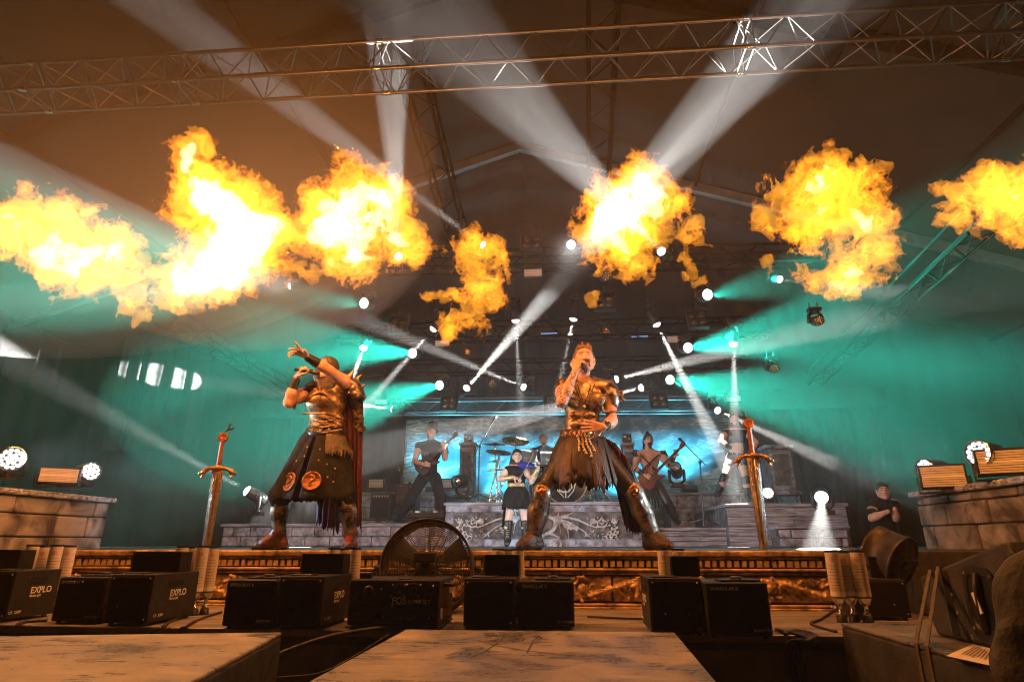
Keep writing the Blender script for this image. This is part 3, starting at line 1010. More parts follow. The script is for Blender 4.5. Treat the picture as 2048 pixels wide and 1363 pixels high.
# perforated grille face on the sloping front
gA, gB = onplane(2003, 1083, w0, wn_), onplane(2085, 1180, w0, wn_)
gn = (gB - gA).cross(-wn_).normalized()
if gn.z < 0: gn = -gn
gm = bpy.data.materials.new('black_grille_mesh')
gm.use_nodes = True
nt = gm.node_tree
vo = nt.nodes.new('ShaderNodeTexVoronoi')
vo.inputs['Scale'].default_value = 90
tc = nt.nodes.new('ShaderNodeTexCoord')
nt.links.new(tc.outputs['Object'], vo.inputs['Vector'])
crr = nt.nodes.new('ShaderNodeValToRGB')
crr.color_ramp.elements[0].position, crr.color_ramp.elements[0].color = 0.25, (0.003, 0.003, 0.003, 1)
crr.color_ramp.elements[1].position, crr.color_ramp.elements[1].color = 0.45, (0.05, 0.05, 0.05, 1)
nt.links.new(vo.outputs['Distance'], crr.inputs[0])
nt.links.new(crr.outputs[0], nt.nodes['Principled BSDF'].inputs['Base Color'])
gd = (gB - gA)
MB().prism([gA + gd * .04 + gn * .002 - wn_ * .02, gA + gd * .96 + gn * .002 - wn_ * .02, gA + gd * .96 + gn * .002 - wn_ * .54, gA + gd * .04 + gn * .002 - wn_ * .54], gn * .006).build('grille', gm, wed)
# two straps from the wedge over the subwoofer edge
X['strap'] = mat('olive_strap_webbing', (0.11, 0.09, 0.055), 0.75, 0, 0.3, 60, 0.4, 200)
for k, (p0, p1, p2) in enumerate((((1862, 1141), (1783, 1285), (1800, 1363)), ((1878, 1134), (1798, 1291), (1815, 1363)))):
    a_ = onplane(*p0, w0, wn_) + Vector((0, 0, .004)) + wn_ * .004
    b_ = atz(*p1, 0.994)
    tdir = (qA + dr * ((b_ - qA).dot(dr)))
    b_ = Vector((tdir.x, tdir.y, 0.996)) + nr * 0.004
    c_ = b_ + Vector((0, 0, -0.6)) + nr * 0.004
    wv = dr * 0.012
    pts = [a_ - wn_ * .5, a_, b_, c_]
    vs, fs = [], []
    for q in pts:
        vs += [q + wv, q - wv]
    for i in range(len(pts) - 1):
        fs.append((2 * i, 2 * i + 1, 2 * i + 3, 2 * i + 2))
    o = MB().add(vs, fs).build('ratchet_strap', X['strap'], None)
    sm = o.modifiers.new('web', 'SOLIDIFY')
    sm.thickness = 0.003
    setp(o, ['olive webbing strap over the wedge monitor, the one nearer the stage', 'olive webbing strap over the wedge monitor, the one nearer the camera'][k], 'strap', 'straps on the wedge monitor')
# set list
pp = [atz(px, py, 0.9935) for px, py in ((1892, 1310), (1946, 1287), (2010, 1303), (2012, 1336))]
pl = setp(MB().add(pp, [(0, 3, 2, 1)]).build('set_list', X['white_paper']), 'white printed set list sheet lying under the wedge monitor', 'paper')
pl.modifiers.new('t', 'SOLIDIFY').thickness = 0.001
rng = random.Random(5)
for r in range(9):
    t = 0.18 + r * 0.075
    a_ = pp[0].lerp(pp[3], t).lerp(pp[1].lerp(pp[2], t), 0.18 + rng.uniform(0, .1))
    b_ = pp[0].lerp(pp[3], t).lerp(pp[1].lerp(pp[2], t), 0.70 + rng.uniform(0, .2))
    w = (pp[3] - pp[0]).normalized() * .0022
    z = Vector((0, 0, .0016))
    MB().add([a_ - w + z, b_ - w + z, b_ + w + z, a_ + w + z], [(3, 2, 1, 0)]).build('printed_line', X['marker'], pl)

# ------------------------------------------------------------------ flame projectors, spark machines, gas cylinders
def apron_y(px, py):
    return atz(px, py, APRON_Z).y
def case_px(l, r, top, bot):
    Y0 = apron_y((l + r) / 2, bot)
    a_, b_ = at(l, bot, Y0), at(r, bot, Y0)
    return Y0, a_.x, b_.x, at((l + r) / 2, top, Y0).z
def screws(parent, pts, Y, r=.0045):
    for x, z in pts:
        inst('screw', 'screwY', lambda: MB().lathe([(1, 0), (1, .4), (.6, .8), (0, .9)], ax=(0, -1, 0), n=8), X['brass_dot'], parent, (x, Y, z), scale=(r, r, r))
def projector(label, l, r, top, bot, hood, D=0.40, side=1):
    Y0, x0, x1, z1 = case_px(l, r, top, bot)
    th = thing('flame_projector', label, 'flame projector', ((x0 + x1) / 2, Y0 + D / 2, APRON_Z + .005), 'black flame projectors along the apron')
    z0 = APRON_Z + 0.022
    MB().lohi((x0, Y0, z0), (x1, Y0 + D, z1)).build('case', X['black_case'], th, 0.005, 2)
    MB().lohi((x0 + .012, Y0 - .003, z0 + .012), (x1 - .012, Y0 + .002, z1 - .012)).build('face_panel', X['black_panel'], th, 0.002)
    for sx in (x0 + .03, x1 - .03):
        for sy in (Y0 + .03, Y0 + D - .03):
            MB().cyl((sx, sy, APRON_Z + .006), (sx, sy, z0), .014, n=10).build('rubber_foot', X['rubber'], th)
    W, H = x1 - x0, z1 - z0
    screws(th, [(x0 + W * .28, z0 + H * .34), (x0 + W * .72, z0 + H * .34), (x0 + .02, z1 - .02), (x1 - .02, z1 - .02), (x1 - .02, z0 + .02)], Y0 - .003)
    xs = x1 if side > 0 else x0
    # oval carrying slot on the side
    for nm, rr, off, mm in (('slot_rim', 1.0, 0.004, 'black_case'), ('slot', .86, 0.0045, 'black_panel')):
        pts = []
        for i in range(20):
            a = 2 * math.pi * i / 20
            pts.append(Vector((xs + side * off, Y0 + D * .5 + (math.copysign(abs(math.cos(a)) ** .45, math.cos(a))) * .075 * rr, z1 - .055 + math.copysign(abs(math.sin(a)) ** .7, math.sin(a)) * .020 * rr)))
        MB().prism(pts, (-side * .004, 0, 0)).build(nm, X[mm], th)
    rz = R(90) if side > 0 else R(-90)
    ys = Y0 + D * .38 if side > 0 else Y0 + D * .78
    text('EXPLO', (xs + side * .002, ys, z0 + H * .50), .052, X['label_ink'], th, (R(90), 0, rz), bold=.0006)
    text('flame jet', (xs + side * .002, ys, z0 + H * .42), .024, X['label_ink'], th, (R(90), 0, rz))
    text('CE  230V', (xs + side * .002, ys - side * .12, z0 + H * .10), .022, X['label_ink'], th, (R(90), 0, rz))
    # hood: upright black wind screen at the rear of the lid
    hl, hr, ht, hb = hood
    Yh = Y0 + D * .62
    a_, b_ = at(hl, (ht + hb) / 2, Yh), at(hr, (ht + hb) / 2, Yh)
    hz = at(hl, ht, Yh).z
    hd = MB().lohi((a_.x, Yh, z1 + .001), (b_.x, Yh + .12, hz)).build('hood', X['black_panel'], th, 0.003)
    MB().lohi((a_.x - .010, Yh - .006, z1 + .001), (a_.x - .001, Yh + .12, hz + .003)).build('hood_edge', X['alu'], hd)
    MB().lohi((a_.x, Yh - .004, hz + .0005), (b_.x, Yh + .12, hz + .005)).build('hood_lip', X['dark_steel'], hd)
    MB().lohi((x0 + .03, Y0 + .06, z1 + .0005), (x0 + W * .6, Y0 + .16, z1 + .008)).build('lid', X['black_plastic'], th, .003)
    return th
def spark(label, l, r, top, bot, D=0.30):
    Y0, x0, x1, z1 = case_px(l, r, top, bot)
    th = thing('spark_machine', label, 'spark machine', ((x0 + x1) / 2, Y0 + D / 2, APRON_Z + .005), 'black spark machines along the apron')
    z0 = APRON_Z + 0.018
    MB().lohi((x0, Y0, z0), (x1, Y0 + D, z1)).build('case', X['black_case'], th, 0.010, 3)
    W, H = x1 - x0, z1 - z0
    MB().lohi((x0 + .014, Y0 - .002, z0 + .016), (x1 - .014, Y0 + .004, z1 - .016)).build('face_panel', X['black_panel'], th, .003)
    MB().lohi((x0 + W * .3, Y0 + .05, z1 + .0005), (x0 + W * .95, Y0 + .2, z1 + .010)).build('nozzle_plate', X['black_plastic'], th, .004, 2)
    MB().lohi((x0 + W * .58, Y0 + .045, z1 + .010), (x0 + W * .61, Y0 + .2, z1 + .014)).build('plate_rib', X['dark_steel'], th)
    MB().cyl((x0 + W * .62, Y0 + .13, z1 + .010), (x0 + W * .62, Y0 + .13, z1 + .022), .03, n=16).build('nozzle', X['dark_steel'], th)
    for sx in (x0 + .03, x1 - .03):
        for sy in (Y0 + .03, Y0 + D - .03):
            MB().cyl((sx, sy, APRON_Z + .006), (sx, sy, z0), .013, n=10).build('rubber_foot', X['rubber'], th)
    text('SPARKULAR II', (x0 + .022, Y0 - .0035, z1 - .036), .022, X['label_ink'], th, bold=.0004)
    text('SHOWVEN', (x1 - .090, Y0 - .0035, z0 + .022), .017, X['label_ink'], th, bold=.0003)
    return th
bl = mat('printed_gas_label', (0.66, 0.60, 0.56), 0.45, 0, 0.08, 5)
nt = bl.node_tree
bk = nt.nodes.new('ShaderNodeTexBrick')
bk.inputs['Scale'].default_value = 26
bk.inputs['Mortar Size'].default_value = 0.02
bk.inputs['Brick Width'].default_value, bk.inputs['Row Height'].default_value = 1.1, 0.55
bk.inputs['Color1'].default_value = (0.62, 0.56, 0.52, 1)
bk.inputs['Color2'].default_value = (0.56, 0.50, 0.46, 1)
bk.inputs['Mortar'].default_value = (0.72, 0.68, 0.64, 1)
tcn = next(q for q in nt.nodes if q.type == 'TEX_COORD')
mp2 = nt.nodes.new('ShaderNodeMapping')
mp2.inputs['Rotation'].default_value = (R(90), 0, 0)
nt.links.new(tcn.outputs['Object'], mp2.inputs[0])
nt.links.new(mp2.outputs[0], bk.inputs['Vector'])
nt.links.new(bk.outputs[0], nt.nodes['Principled BSDF'].inputs['Base Color'])
X['gas_label'] = bl
X['gas_blue'] = mat('blue_cylinder_cap', (0.03, 0.06, 0.16), 0.35, 0.3, 0.3, 20)
X['red_print'] = mat('red_print', (0.55, 0.10, 0.06), 0.5, 0, 0.1, 20)
X['print_grey'] = mat('grey_print', (0.22, 0.19, 0.17), 0.6, 0, 0.1, 20)
def gas(label, px, top, Y, tilt=0.0, short=False, face=0):
    p = at(px, top, Y)
    zt_, zb_ = p.z, max(p.z - 0.375, APRON_Z + .10)
    x = p.x
    th = thing('gas_cylinder', label, 'gas cylinder', (x, Y, APRON_Z + .005), 'labelled gas cylinders behind the projectors')
    r = .040
    MB().lathe([(0, 0), (r * .94, 0), (r, .004), (r, .012)], (x, Y, zt_ - .012), n=24).build('cap_rim', X['gas_blue'], th)
    MB().lathe([(r * .97, .0), (r * .97, zt_ - zb_ - .05), (0, zt_ - zb_ - .05)], (x, Y, zb_ + .036), n=24).build('cylinder_body', X['alu'], th)
    MB().lathe([(r, 0), (r, zt_ - zb_ - .076)], (x, Y, zb_ + .060), n=24).build('label_sheet', X['gas_label'], th)
    MB().lathe([(r + .0006, 0), (r + .0006, .024)], (x, Y, zb_ + .048), n=24).build('white_band', X['white_paper'], th)
    MB().lathe([(r * .97, 0), (r * .6, -.034), (.012, -.038), (.012, -.075), (.020, -.078), (.020, -.095), (0, -.095)], (x, Y, zb_ + .036), n=16).build('valve', X['chrome'], th)
    MB().lathe([(.030, 0), (.026, zb_ - APRON_Z - .062), (0.0, zb_ - APRON_Z - .060)], (x, Y, APRON_Z + .006), n=12).build('valve_foot', X['black_plastic'], th)
    # hazard diamond and small print on the front of the label, wrapped on the curve
    def wrap(u, z):
        a = -math.pi / 2 + face + u / r
        return Vector((x + math.cos(a) * (r + .0012), Y + math.sin(a) * (r + .0012), z))
    zc = zt_ - .055
    s_ = .016
    dd = [(0, s_), (s_, 0), (0, -s_), (-s_, 0)]
    di = [(a * .72, b * .72) for a, b in dd]
    MB().add([wrap(a, zc + b) for a, b in dd + di], [(i, 4 + i, 4 + (i + 1) % 4, (i + 1) % 4) for i in range(4)]).build('hazard_diamond', X['red_print'], th)
    MB().add([wrap(a * .4, zc + b * .4) for a, b in di], [(3, 2, 1, 0)]).build('hazard_symbol', X['print_grey'], th)
    rg = random.Random(int(px))
    mb = MB()
    for k in range(9):
        z_ = zt_ - .09 - k * .018
        if z_ < zb_ + .08: break
        u0 = -.030
        while u0 < .024:
            w_ = rg.uniform(.004, .012)
            mb.add([wrap(u0, z_), wrap(u0 + w_, z_), wrap(u0 + w_, z_ + .0035), wrap(u0, z_ + .0035)], [(0, 1, 2, 3)])
            u0 += w_ + .003
    mb.build('small_print', X['print_grey'], th)
    return th
ORD = ['first', 'second', 'third', 'fourth']
def gas_row(where, pxs, top, Y, face):
    n_ = len(pxs)
    for i, px in enumerate(pxs):
        nm = {1: ['the'], 2: ['outer', 'inner'], 3: ['outer', 'middle', 'inner'], 4: ['outermost', 'second', 'third', 'innermost']}[n_][i] if px < 1200 else {2: ['inner', 'outer'], 3: ['inner', 'middle', 'outer']}[n_][i]
        gas(f'{nm} labelled gas cylinder {where}', px, top + (i % 2) * 1.5, Y + (0.03 if i % 2 else -0.02), face=face)
projector('black flame projector cut by the picture edge with oval carrying slot', -70, 8, 1141, 1246, (-40, 38, 1100, 1139), 0.34)
gas_row('of the cluster nearest the picture edge, beside the cut off projector', (68, 92, 116, 141), 1088, 4.02, 0.5)
spark('black spark machine beside the projector in the farthest box pair from the fan', 98, 196, 1153, 1249)
projector('black flame projector with white side print in front of the four cylinders at the sword', 203, 291, 1148, 1254, (267, 360, 1104, 1146), 0.44)
gas_row('of the cluster hiding the tip of the sword', (366, 388, 407, 428), 1090, 4.02, 0.42)
spark('black spark machine in front of the booted feet of the cloaked singer', 441, 542, 1158, 1259)
projector('black flame projector beside the fog jet machine', 549, 639, 1152, 1262, (605, 686, 1108, 1150), 0.44)
gas_row('under the boot of the cloaked singer', (668, 689, 711), 1094, 4.0, 0.3)
projector('black flame projector next to the large fan on its spark machine side', 926, 1029, 1156, 1261, (970, 1038, 1110, 1153), 0.36)
spark('black spark machine in the middle below the violinist', 1036, 1150, 1161, 1261)
gas_row('behind the projector below the violinist', (997, 1017, 1036), 1096, 4.0, 0.0)
projector('black flame projector in front of the forward boot of the bare headed singer', 1304, 1412, 1156, 1274, (1344, 1400, 1113, 1156), 0.36, side=-1)
spark('black spark machine standing nearest the strapped wedge', 1420, 1549, 1164, 1280)
gas_row('behind the projector at the forward boot of the singer', (1327, 1356), 1095, 4.0, -0.2)
projector('black flame projector behind the strapped subwoofer with slot on its side', 1714, 1826, 1159, 1242, (1740, 1786, 1114, 1158), 0.30, side=-1)
gas_row('of the cluster below the bright floor beam', (1662, 1686, 1712), 1099, 4.0, -0.5)

# ------------------------------------------------------------------ fog jet machine
Y0, x0, x1, z1 = case_px(692, 876, 1159, 1262)
jm = thing('fog_jet_machine', 'black fog jet machine with white lettering in front of the fan', 'fog machine', ((x0 + x1) / 2, Y0 + .18, APRON_Z + .005))
z0 = APRON_Z + .03
W, H, D = x1 - x0, z1 - z0, .40
MB().lohi((x0, Y0, z0), (x1, Y0 + D, z1)).build('case', X['black_case'], jm, .006, 2)
MB().lohi((x0 - .004, Y0 - .01, APRON_Z + .014), (x1 + .004, Y0 + D, z0 - .002)).build('base_tray', X['black_case'], jm, .003)
for sx in (x0 + .03, x1 - .03):
    for sy in (Y0 + .04, Y0 + D - .04):
        MB().cyl((sx, sy, APRON_Z + .004), (sx, sy, APRON_Z + .014), .018, n=10).build('rubber_foot', X['rubber'], jm)
MB().lohi((x0 + W * .01, Y0 - .004, z0 + H * .34), (x0 + W * .36, Y0 + .001, z0 + H * .50)).build('tank_strap', X['black_plastic'], jm, .002)
def arch(cx, cz, w, h):
    pts = [Vector((cx - w / 2, Y0 - .002, cz)), Vector((cx + w / 2, Y0 - .002, cz))]
    for i in range(11):
        a = math.pi * i / 10
        pts.append(Vector((cx + w / 2 * math.cos(a), Y0 - .002, cz + h - w * .35 + w * .35 * math.sin(a))))
    return pts
MB().prism(arch(x0 + W * .18, z0 + H * .50, W * .27, H * .36), (0, .003, 0)).build('tank_window', X['sub_side'], jm)
MB().lohi((x0 + W * .05, Y0 - .003, z0 + H * .08), (x0 + W * .32, Y0 + .001, z0 + H * .28)).build('tank', X['sub_side'], jm, .02, 3)
MB().cyl((x0 + W * .17, Y0 - .004, z0 + H * .66), (x0 + W * .17, Y0 - .028, z0 + H * .66), .012, n=10).lohi((x0 + W * .155, Y0 - .02, z0 + H * .52), (x0 + W * .19, Y0 - .004, z0 + H * .62)).build('tank_tap', X['black_plastic'], jm)
MB().lathe([(.026, 0), (.026, .01), (.02, .014), (0, .014)], (x0 + W * .22, Y0 - .002, z0 + H * .76), (0, -1, 0), 16).build('filler_cap', X['black_plastic'], jm)
for cx in (.56, .72):
    c_ = (x0 + W * cx, Y0 - .001, z0 + H * .78)
    fanp = MB().lathe([(.034, 0), (.034, .004), (.028, .004), (.028, .001), (.012, .001), (.012, .004), (0, .004)], c_, (0, -1, 0), 20).build('cooling_fan', X['black_plastic'], jm)
    for k in range(5):
        a = k * 1.2566
        MB().box((c_[0] + .02 * math.cos(a), c_[1] - .003, c_[2] + .02 * math.sin(a)), (.018, .002, .008), (0, -a, 0)).build('fan_blade', X['dark_steel'], fanp)
screws(jm, [(x0 + W * u, z0 + H * v) for u, v in ((.36, .80), (.43, .70), (.485, .90), (.625, .90), (.645, .90), (.79, .90), (.93, .87), (.47, .64), (.60, .64), (.62, .64), (.77, .64), (.49, .42), (.34, .12), (.40, .19), (.90, .16))], Y0 - .003, .0055)
text('FOS', (x0 + W * .48, Y0 - .002, z0 + H * .475), .046, X['label_ink'], jm, bold=.001)
text('SUPER JET', (x0 + W * .655, Y0 - .002, z0 + H * .475), .028, X['label_ink'], jm, bold=.0008)
MB().lohi((x0 + W * .48, Y0 - .0022, z0 + H * .455), (x0 + W * .63, Y0 + .001, z0 + H * .462)).build('print_rule', X['label_ink'], jm)
vs_ = MB()
for k in range(22):
    vs_.lohi((x0 + W * (.49 + k * .0122), Y0 - .002, z0 + H * (.10 + rng.uniform(0, .03))), (x0 + W * (.494 + k * .0122), Y0 + .001, z0 + H * (.26 + rng.uniform(-.04, .03))))
vs_.build('vent_slits', X['dark_steel'], jm)
hnd = MB().tube([(x1 + .001, Y0 + .10, z1 - .03), (x1 + .05, Y0 + .10, z1 - .028), (x1 + .05, Y0 + .26, z1 - .028), (x1 + .001, Y0 + .26, z1 - .03)], .012, 8).build('carry_handle', X['black_plastic'], jm)
MB().lohi((x0 + W * .02, Y0 + .12, z1 + .0005), (x0 + W * .16, Y0 + .16, z1 + .035)).build('lid_handle', X['black_plastic'], jm, .006)
MB().lohi((x0 + W * .52, Y0 + .04, z1 + .0005), (x0 + W * .66, Y0 + .07, z1 + .006)).build('lid_latch', X['black_plastic'], jm, .002)
MB().lohi((x1 + .0005, Y0 + .04, z0 + H * .12), (x1 + .003, Y0 + .09, z0 + H * .36)).build('warning_sticker', X['white_paper'], jm)
text('FOS JET', (x1 + .0035, Y0 + .27, z0 + H * .62), .05, X['label_ink'], jm, (R(90), 0, R(90)), bold=.0006)

# ------------------------------------------------------------------ drum fans
def drum_fan(label, c, r, n_, depth, wired=True):
    c, n_ = Vector(c), Vector(n_).normalized()
    th = thing('drum_fan', label, 'fan', (c.x, c.y, APRON_Z + .005))
    MB().lathe([(r * 1.0, 0), (r * 1.03, .004), (r * 1.03, .02), (r, .024), (r, -depth + .02), (r * 1.03, -depth + .016), (r * 1.03, -depth), (r * .985, -depth), (r * .985, 0)], c, n_, 48).build('drum_shell', mat('fan_drum_paint', (0.055, 0.042, 0.03), .45, .4, .4, 6) if 'fan_drum_paint' not in bpy.data.materials else bpy.data.materials['fan_drum_paint'], th)
    xx = n_.orthogonal().normalized()
    xx = Vector((1, 0, 0)) - n_ * n_.x
    xx.normalize()
    yy = n_.cross(xx)
    for off in (0.0, -depth):
        gr = MB()
        for k in range(22):
            rr = r * (.22 + .76 * k / 21)
            gr.tube([c + n_ * (off + .03 * (1 - (rr / r) ** 2) * (1 if off == 0 else -1)) + (xx * math.cos(a) + yy * math.sin(a)) * rr for a in [2 * math.pi * i / 40 for i in range(40)]], .0024, 4, True)
        for k in range(12):
            a = 2 * math.pi * k / 12 + .1
            e_ = xx * math.cos(a) + yy * math.sin(a)
            gr.tube([c + n_ * (off + .032 * (1 if off == 0 else -1)) + e_ * r * .2, c + n_ * off + e_ * r * .98], .0032, 5)
        gr.build('wire_grille', X['dark_steel'], th)
    MB().lathe([(0, .045), (r * .20, .040), (r * .24, .02), (r * .24, -.10), (0, -.11)], c, n_, 24).build('motor', X['black_plastic'], th)
    mo = MB().box(c + n_ * .07 - yy * r * .02 + Vector((0, 0, r * .18)), (r * .50, .05, r * .22)).build('terminal_box', X['black_plastic'], th, .012, 2)
    bl_ = MB()
    for k in range(3):
        a = 2 * math.pi * k / 3 + .5
        e_ = xx * math.cos(a) + yy * math.sin(a)
        f_ = n_.cross(e_)
        bl_ = MB()
        bl_.add([c - n_ * .10 + e_ * r * .22 - f_ * r * .10, c - n_ * .13 + e_ * r * .22 + f_ * r * .10, c - n_ * .16 + e_ * r * .92 + f_ * r * .32, c - n_ * .08 + e_ * r * .92 - f_ * r * .26], [(0, 1, 2, 3)])
        o = bl_.build('fan_blade', X['dark_steel'], th)
        o.modifiers.new('t', 'SOLIDIFY').thickness = .003
    # yoke stand
    z_ = APRON_Z + .012
    for sg in (-1, 1):
        p = c + xx * sg * (r * 1.04) - n_ * depth * .5
        q = Vector((p.x + sg * .02, p.y, z_))
        MB().tube([p, p + xx * sg * .03, q + Vector((0, 0, .02)), q + Vector((0, -.16, 0)), q + Vector((0, .16, 0))], .011, 8).build('stand_leg', X['dark_steel'], th)
        MB().cyl(p, p + xx * sg * .05, .022, n=12).build('tilt_knob', X['black_plastic'], th)
    return th, c, n_, xx, yy
ff, fc, fn, fx, fy = drum_fan('large drum fan with wire grille behind the fog jet machine', at(852, 1132, 4.22), .305, (0.06, -1, 0.16), .20)
for k, (mm, a0) in enumerate((('white_paper', 1.72), ('red_print', 1.50))):
    pts = []
    for rr in (1.034,):
        for a in (a0, a0 + .2):
            for o_ in (-.05, -.10):
                pts.append(fc + (fx * math.cos(a) + fy * math.sin(a) * (1 if fy.z > 0 else -1)) * .305 * rr + fn * o_)
    MB().add(pts, [(0, 1, 3, 2)]).build('warning_sticker', X[mm], ff)
drum_fan('small drum fan tilted sideways behind the strapped wedge', at(1800, 1124, 4.35), .172, (0.55, -.72, -.40), .17)

# ------------------------------------------------------------------ planted swords
X['blade'] = mat('aged_steel_blade', (0.62, 0.58, 0.54), 0.3, 1.0, 0.5, 12, 0.3, 50, col2=(0.25, 0.20, 0.16), detail=8, stretch=(3, 3, .8))
X['bronze'] = mat('aged_bronze', (0.50, 0.27, 0.11), 0.38, 0.9, 0.6, 14, 0.4, 60, col2=(0.12, 0.06, 0.03), detail=8)
X['grip'] = mat('red_brown_grip_wrap', (0.30, 0.07, 0.025), 0.45, 0.1, 0.5, 30, 0.4, 90)
X['iron'] = mat('dark_iron_hook', (0.05, 0.045, 0.045), 0.5, 0.8, 0.4, 30)
def sword(label, px, pommel, guard, hook, flip, yawz):
    Y = 4.95
    x = at(*pommel, Y).x
    zg, zp = at(*guard, Y).z, at(*pommel, Y).z
    th = thing('planted_sword', label, 'sword', (x, Y, STAGE_Z))
    c, s_ = math.cos(yawz), math.sin(yawz)
    def L(a, b, z):              # local: a across the blade, b through it
        return Vector((x + a * c - b * s_, Y + a * s_ + b * c, z))
    zb_ = STAGE_Z + .003
    secs = []
    for z, w in ((zb_, .034), (zb_ + .3, .040), (zg - .02, .046), (zg, .046)):
        secs.append([L(-w, 0, z), L(-.012, -.011, z), L(0, -.006, z), L(.012, -.011, z), L(w, 0, z), L(.012, .011, z), L(0, .006, z), L(-.012, .011, z)])
    vs, fs = [], []
    for q in secs:
        vs += q
    for i in range(len(secs) - 1):
        for k in range(8):
            l = (k + 1) % 8
            fs.append((i * 8 + k, i * 8 + l, i * 8 + 8 + l, i * 8 + 8 + k))
    bl_ = MB().add(vs, fs).build('blade', X['blade'], th)
    s = Sdf()
    for sg in (-1, 1):           # engraved vine on the ricasso
        s.chain([L(sg * (.022 + .008 * math.sin(t * 2.2)), -.009, zg - .03 - t * .028) for t in range(7)], [.004] * 7, .003)
    s.build('engraving', X['bronze'], bl_, .0035)
    s = Sdf()                    # guard: arched arms ending in open beast heads
    s.ell(L(0, 0, zg + .012), (.03, .022, .028), (0, 0, yawz))
    s.chain([L(0, 0, zg + .05), L(0, 0, zg + .02)], [.010, .022])
    for sg in (-1, 1):
        s.chain([L(sg * .01, 0, zg + .012), L(sg * .05, 0, zg + .016), L(sg * .09, 0, zg + .002), L(sg * .112, 0, zg - .018)], [.018, .015, .015, .020], .012)
        s.chain([L(sg * .112, 0, zg - .016), L(sg * .142, 0, zg - .030), L(sg * .150, 0, zg - .044)], [.016, .010, .004], .008)
        s.chain([L(sg * .108, 0, zg - .026), L(sg * .118, 0, zg - .060), L(sg * .126, 0, zg - .070)], [.013, .008, .004], .008)
        s.chain([L(sg * .10, 0, zg + .0), L(sg * .118, 0, zg + .012)], [.008, .004], .006)
        s.ell(L(sg * .116, -.015, zg - .012), (.005, .005, .005), k=.004)
    s.build('crossguard', X['bronze'], th, .0045, .0012, 3, 7)
    gl = zp - zg - .035
    prof = [(.015, .0)]
    for k in range(9):
        prof += [(.0185, gl * (k + .3) / 9), (.0155, gl * (k + .95) / 9)]
    MB().lathe([(r_ * (1.1 - .1 * h_ / gl), h_) for r_, h_ in prof], (x, Y, zg + .035), n=14).build('grip', X['grip'], th)
    ax = L(0, -1, 0) - L(0, 0, 0)
    po = MB().lathe([(0, .016), (.012, .016), (.014, .020), (.022, .020), (.024, .014), (.032, .015), (.038, .020), (.041, .012), (.042, 0), (.041, -.012), (.036, -.018), (0, -.018)], (x, Y, zp), ax, 24).build('pommel', X['grip'], th)
    MB().lathe([(.027, .019), (.031, .021), (.035, .019)], (x, Y, zp), ax, 24).build('pommel_ring', X['bronze'], po)
    hk = at(*hook, Y)            # pilot hook of the flame nozzle on top of the pommel
    a_ = Vector((x, Y, zp + .036))
    dv = (Vector((hk.x, Y, hk.z)) - a_)
    nz = MB().tube([a_ - dv * .3, a_ + dv * .4, a_ + dv * .62], [.006, .007, .012], 8)
    nz.build('nozzle_stem', X['iron'], th)
    cc = a_ + dv * .92
    d0 = math.atan2(dv.z, dv.x)
    MB().tube([cc + Vector((math.cos(d0 + math.pi + k), 0, math.sin(d0 + math.pi + k))) * .022 for k in [-2.3 + 4.6 * i / 12 for i in range(13)]], [.005 + .004 * math.sin(math.pi * i / 12) for i in range(13)], 7).build('claw', X['iron'], th)
    return th
sword('planted greatsword with steel edge beside the cloaked singer', 430, (446, 874), (431, 939), (464, 852), 1, 0.25)
sword('planted greatsword in front of the dancer', 1500, (1497, 846), (1510, 914), (1482, 828), -1, -0.2)

# ------------------------------------------------------------------ cables on the apron
def cable(label, pts, r=.008, sag=True):
    P = [Vector(p) for p in pts]
    Q = []
    n_ = len(P)
    for i in range(n_ - 1):
        p0, p1, p2, p3 = P[max(i - 1, 0)], P[i], P[i + 1], P[min(i + 2, n_ - 1)]
        for k in range(8):
            t = k / 8
            Q.append(0.5 * ((2 * p1) + (p2 - p0) * t + (2 * p0 - 5 * p1 + 4 * p2 - p3) * t * t + (3 * p1 - p0 - 3 * p2 + p3) * t ** 3))
    Q.append(P[-1])
    o = MB().tube(Q, r, 8).build('cable', X['rubber'])
    return setp(o, label, 'cable', 'black cables on the apron')
az = APRON_Z + .012
def A(px, py, dz=0.0):
    p = atz(px, py, az)
    p.z += dz
    return p
cable('thick black cable coiling over the apron edge beside the cut off projector', [A(95, 1240), A(50, 1243), A(20, 1252), (-3.4, 3.42, .88), (-3.5, 3.40, .5), (-3.55, 3.38, .1)], .011)
cable('black cable looping between the two nearest box pairs', [A(395, 1222), A(345, 1240), A(330, 1250), A(318, 1256), (-2.3, 3.41, .84), (-2.32, 3.40, .4)], .009)
cable('black cable running from the cylinders at the sword towards the camera', [A(442, 1223), A(400, 1237), A(372, 1252), (-2.12, 3.41, .86), (-2.1, 3.40, .4)], .008)
cable('long black cable arching over the apron edge below the fog jet machine', [A(800, 1255, .0), (-1.02, 3.38, .93), (-1.25, 3.2, .90), (-1.5, 3.0, .80), (-1.62, 2.9, .66), (-1.7, 2.9, .3)], .010)
cable('thin black cable sagging below the fog jet machine', [(-0.95, 3.40, .90), (-1.2, 3.2, .76), (-1.45, 3.05, .74), (-1.66, 2.95, .62), (-1.75, 2.9, .2)], .006)
for k in range(4):
    nm = ['outermost', 'second', 'third', 'innermost'][k]
    cable(f'{nm} strand of the cable bundle hanging over the apron edge before the strapped subwoofer', [A(1552 + 6 * k, 1258 + 3 * k), A(1590, 1266 - 2 * k), A(1618 + 5 * k, 1280 - 3 * k), (1.06 + .022 * k, 3.40 - .01 * k, .86), (1.09 + .02 * k, 3.37, .55), (1.10 + .02 * k, 3.36, .1)], .009)
cable('black cable curling under the cylinder valves beside the strapped subwoofer', [A(1668, 1220), A(1640, 1238), A(1622, 1246), A(1650, 1256), A(1672, 1262)], .008)
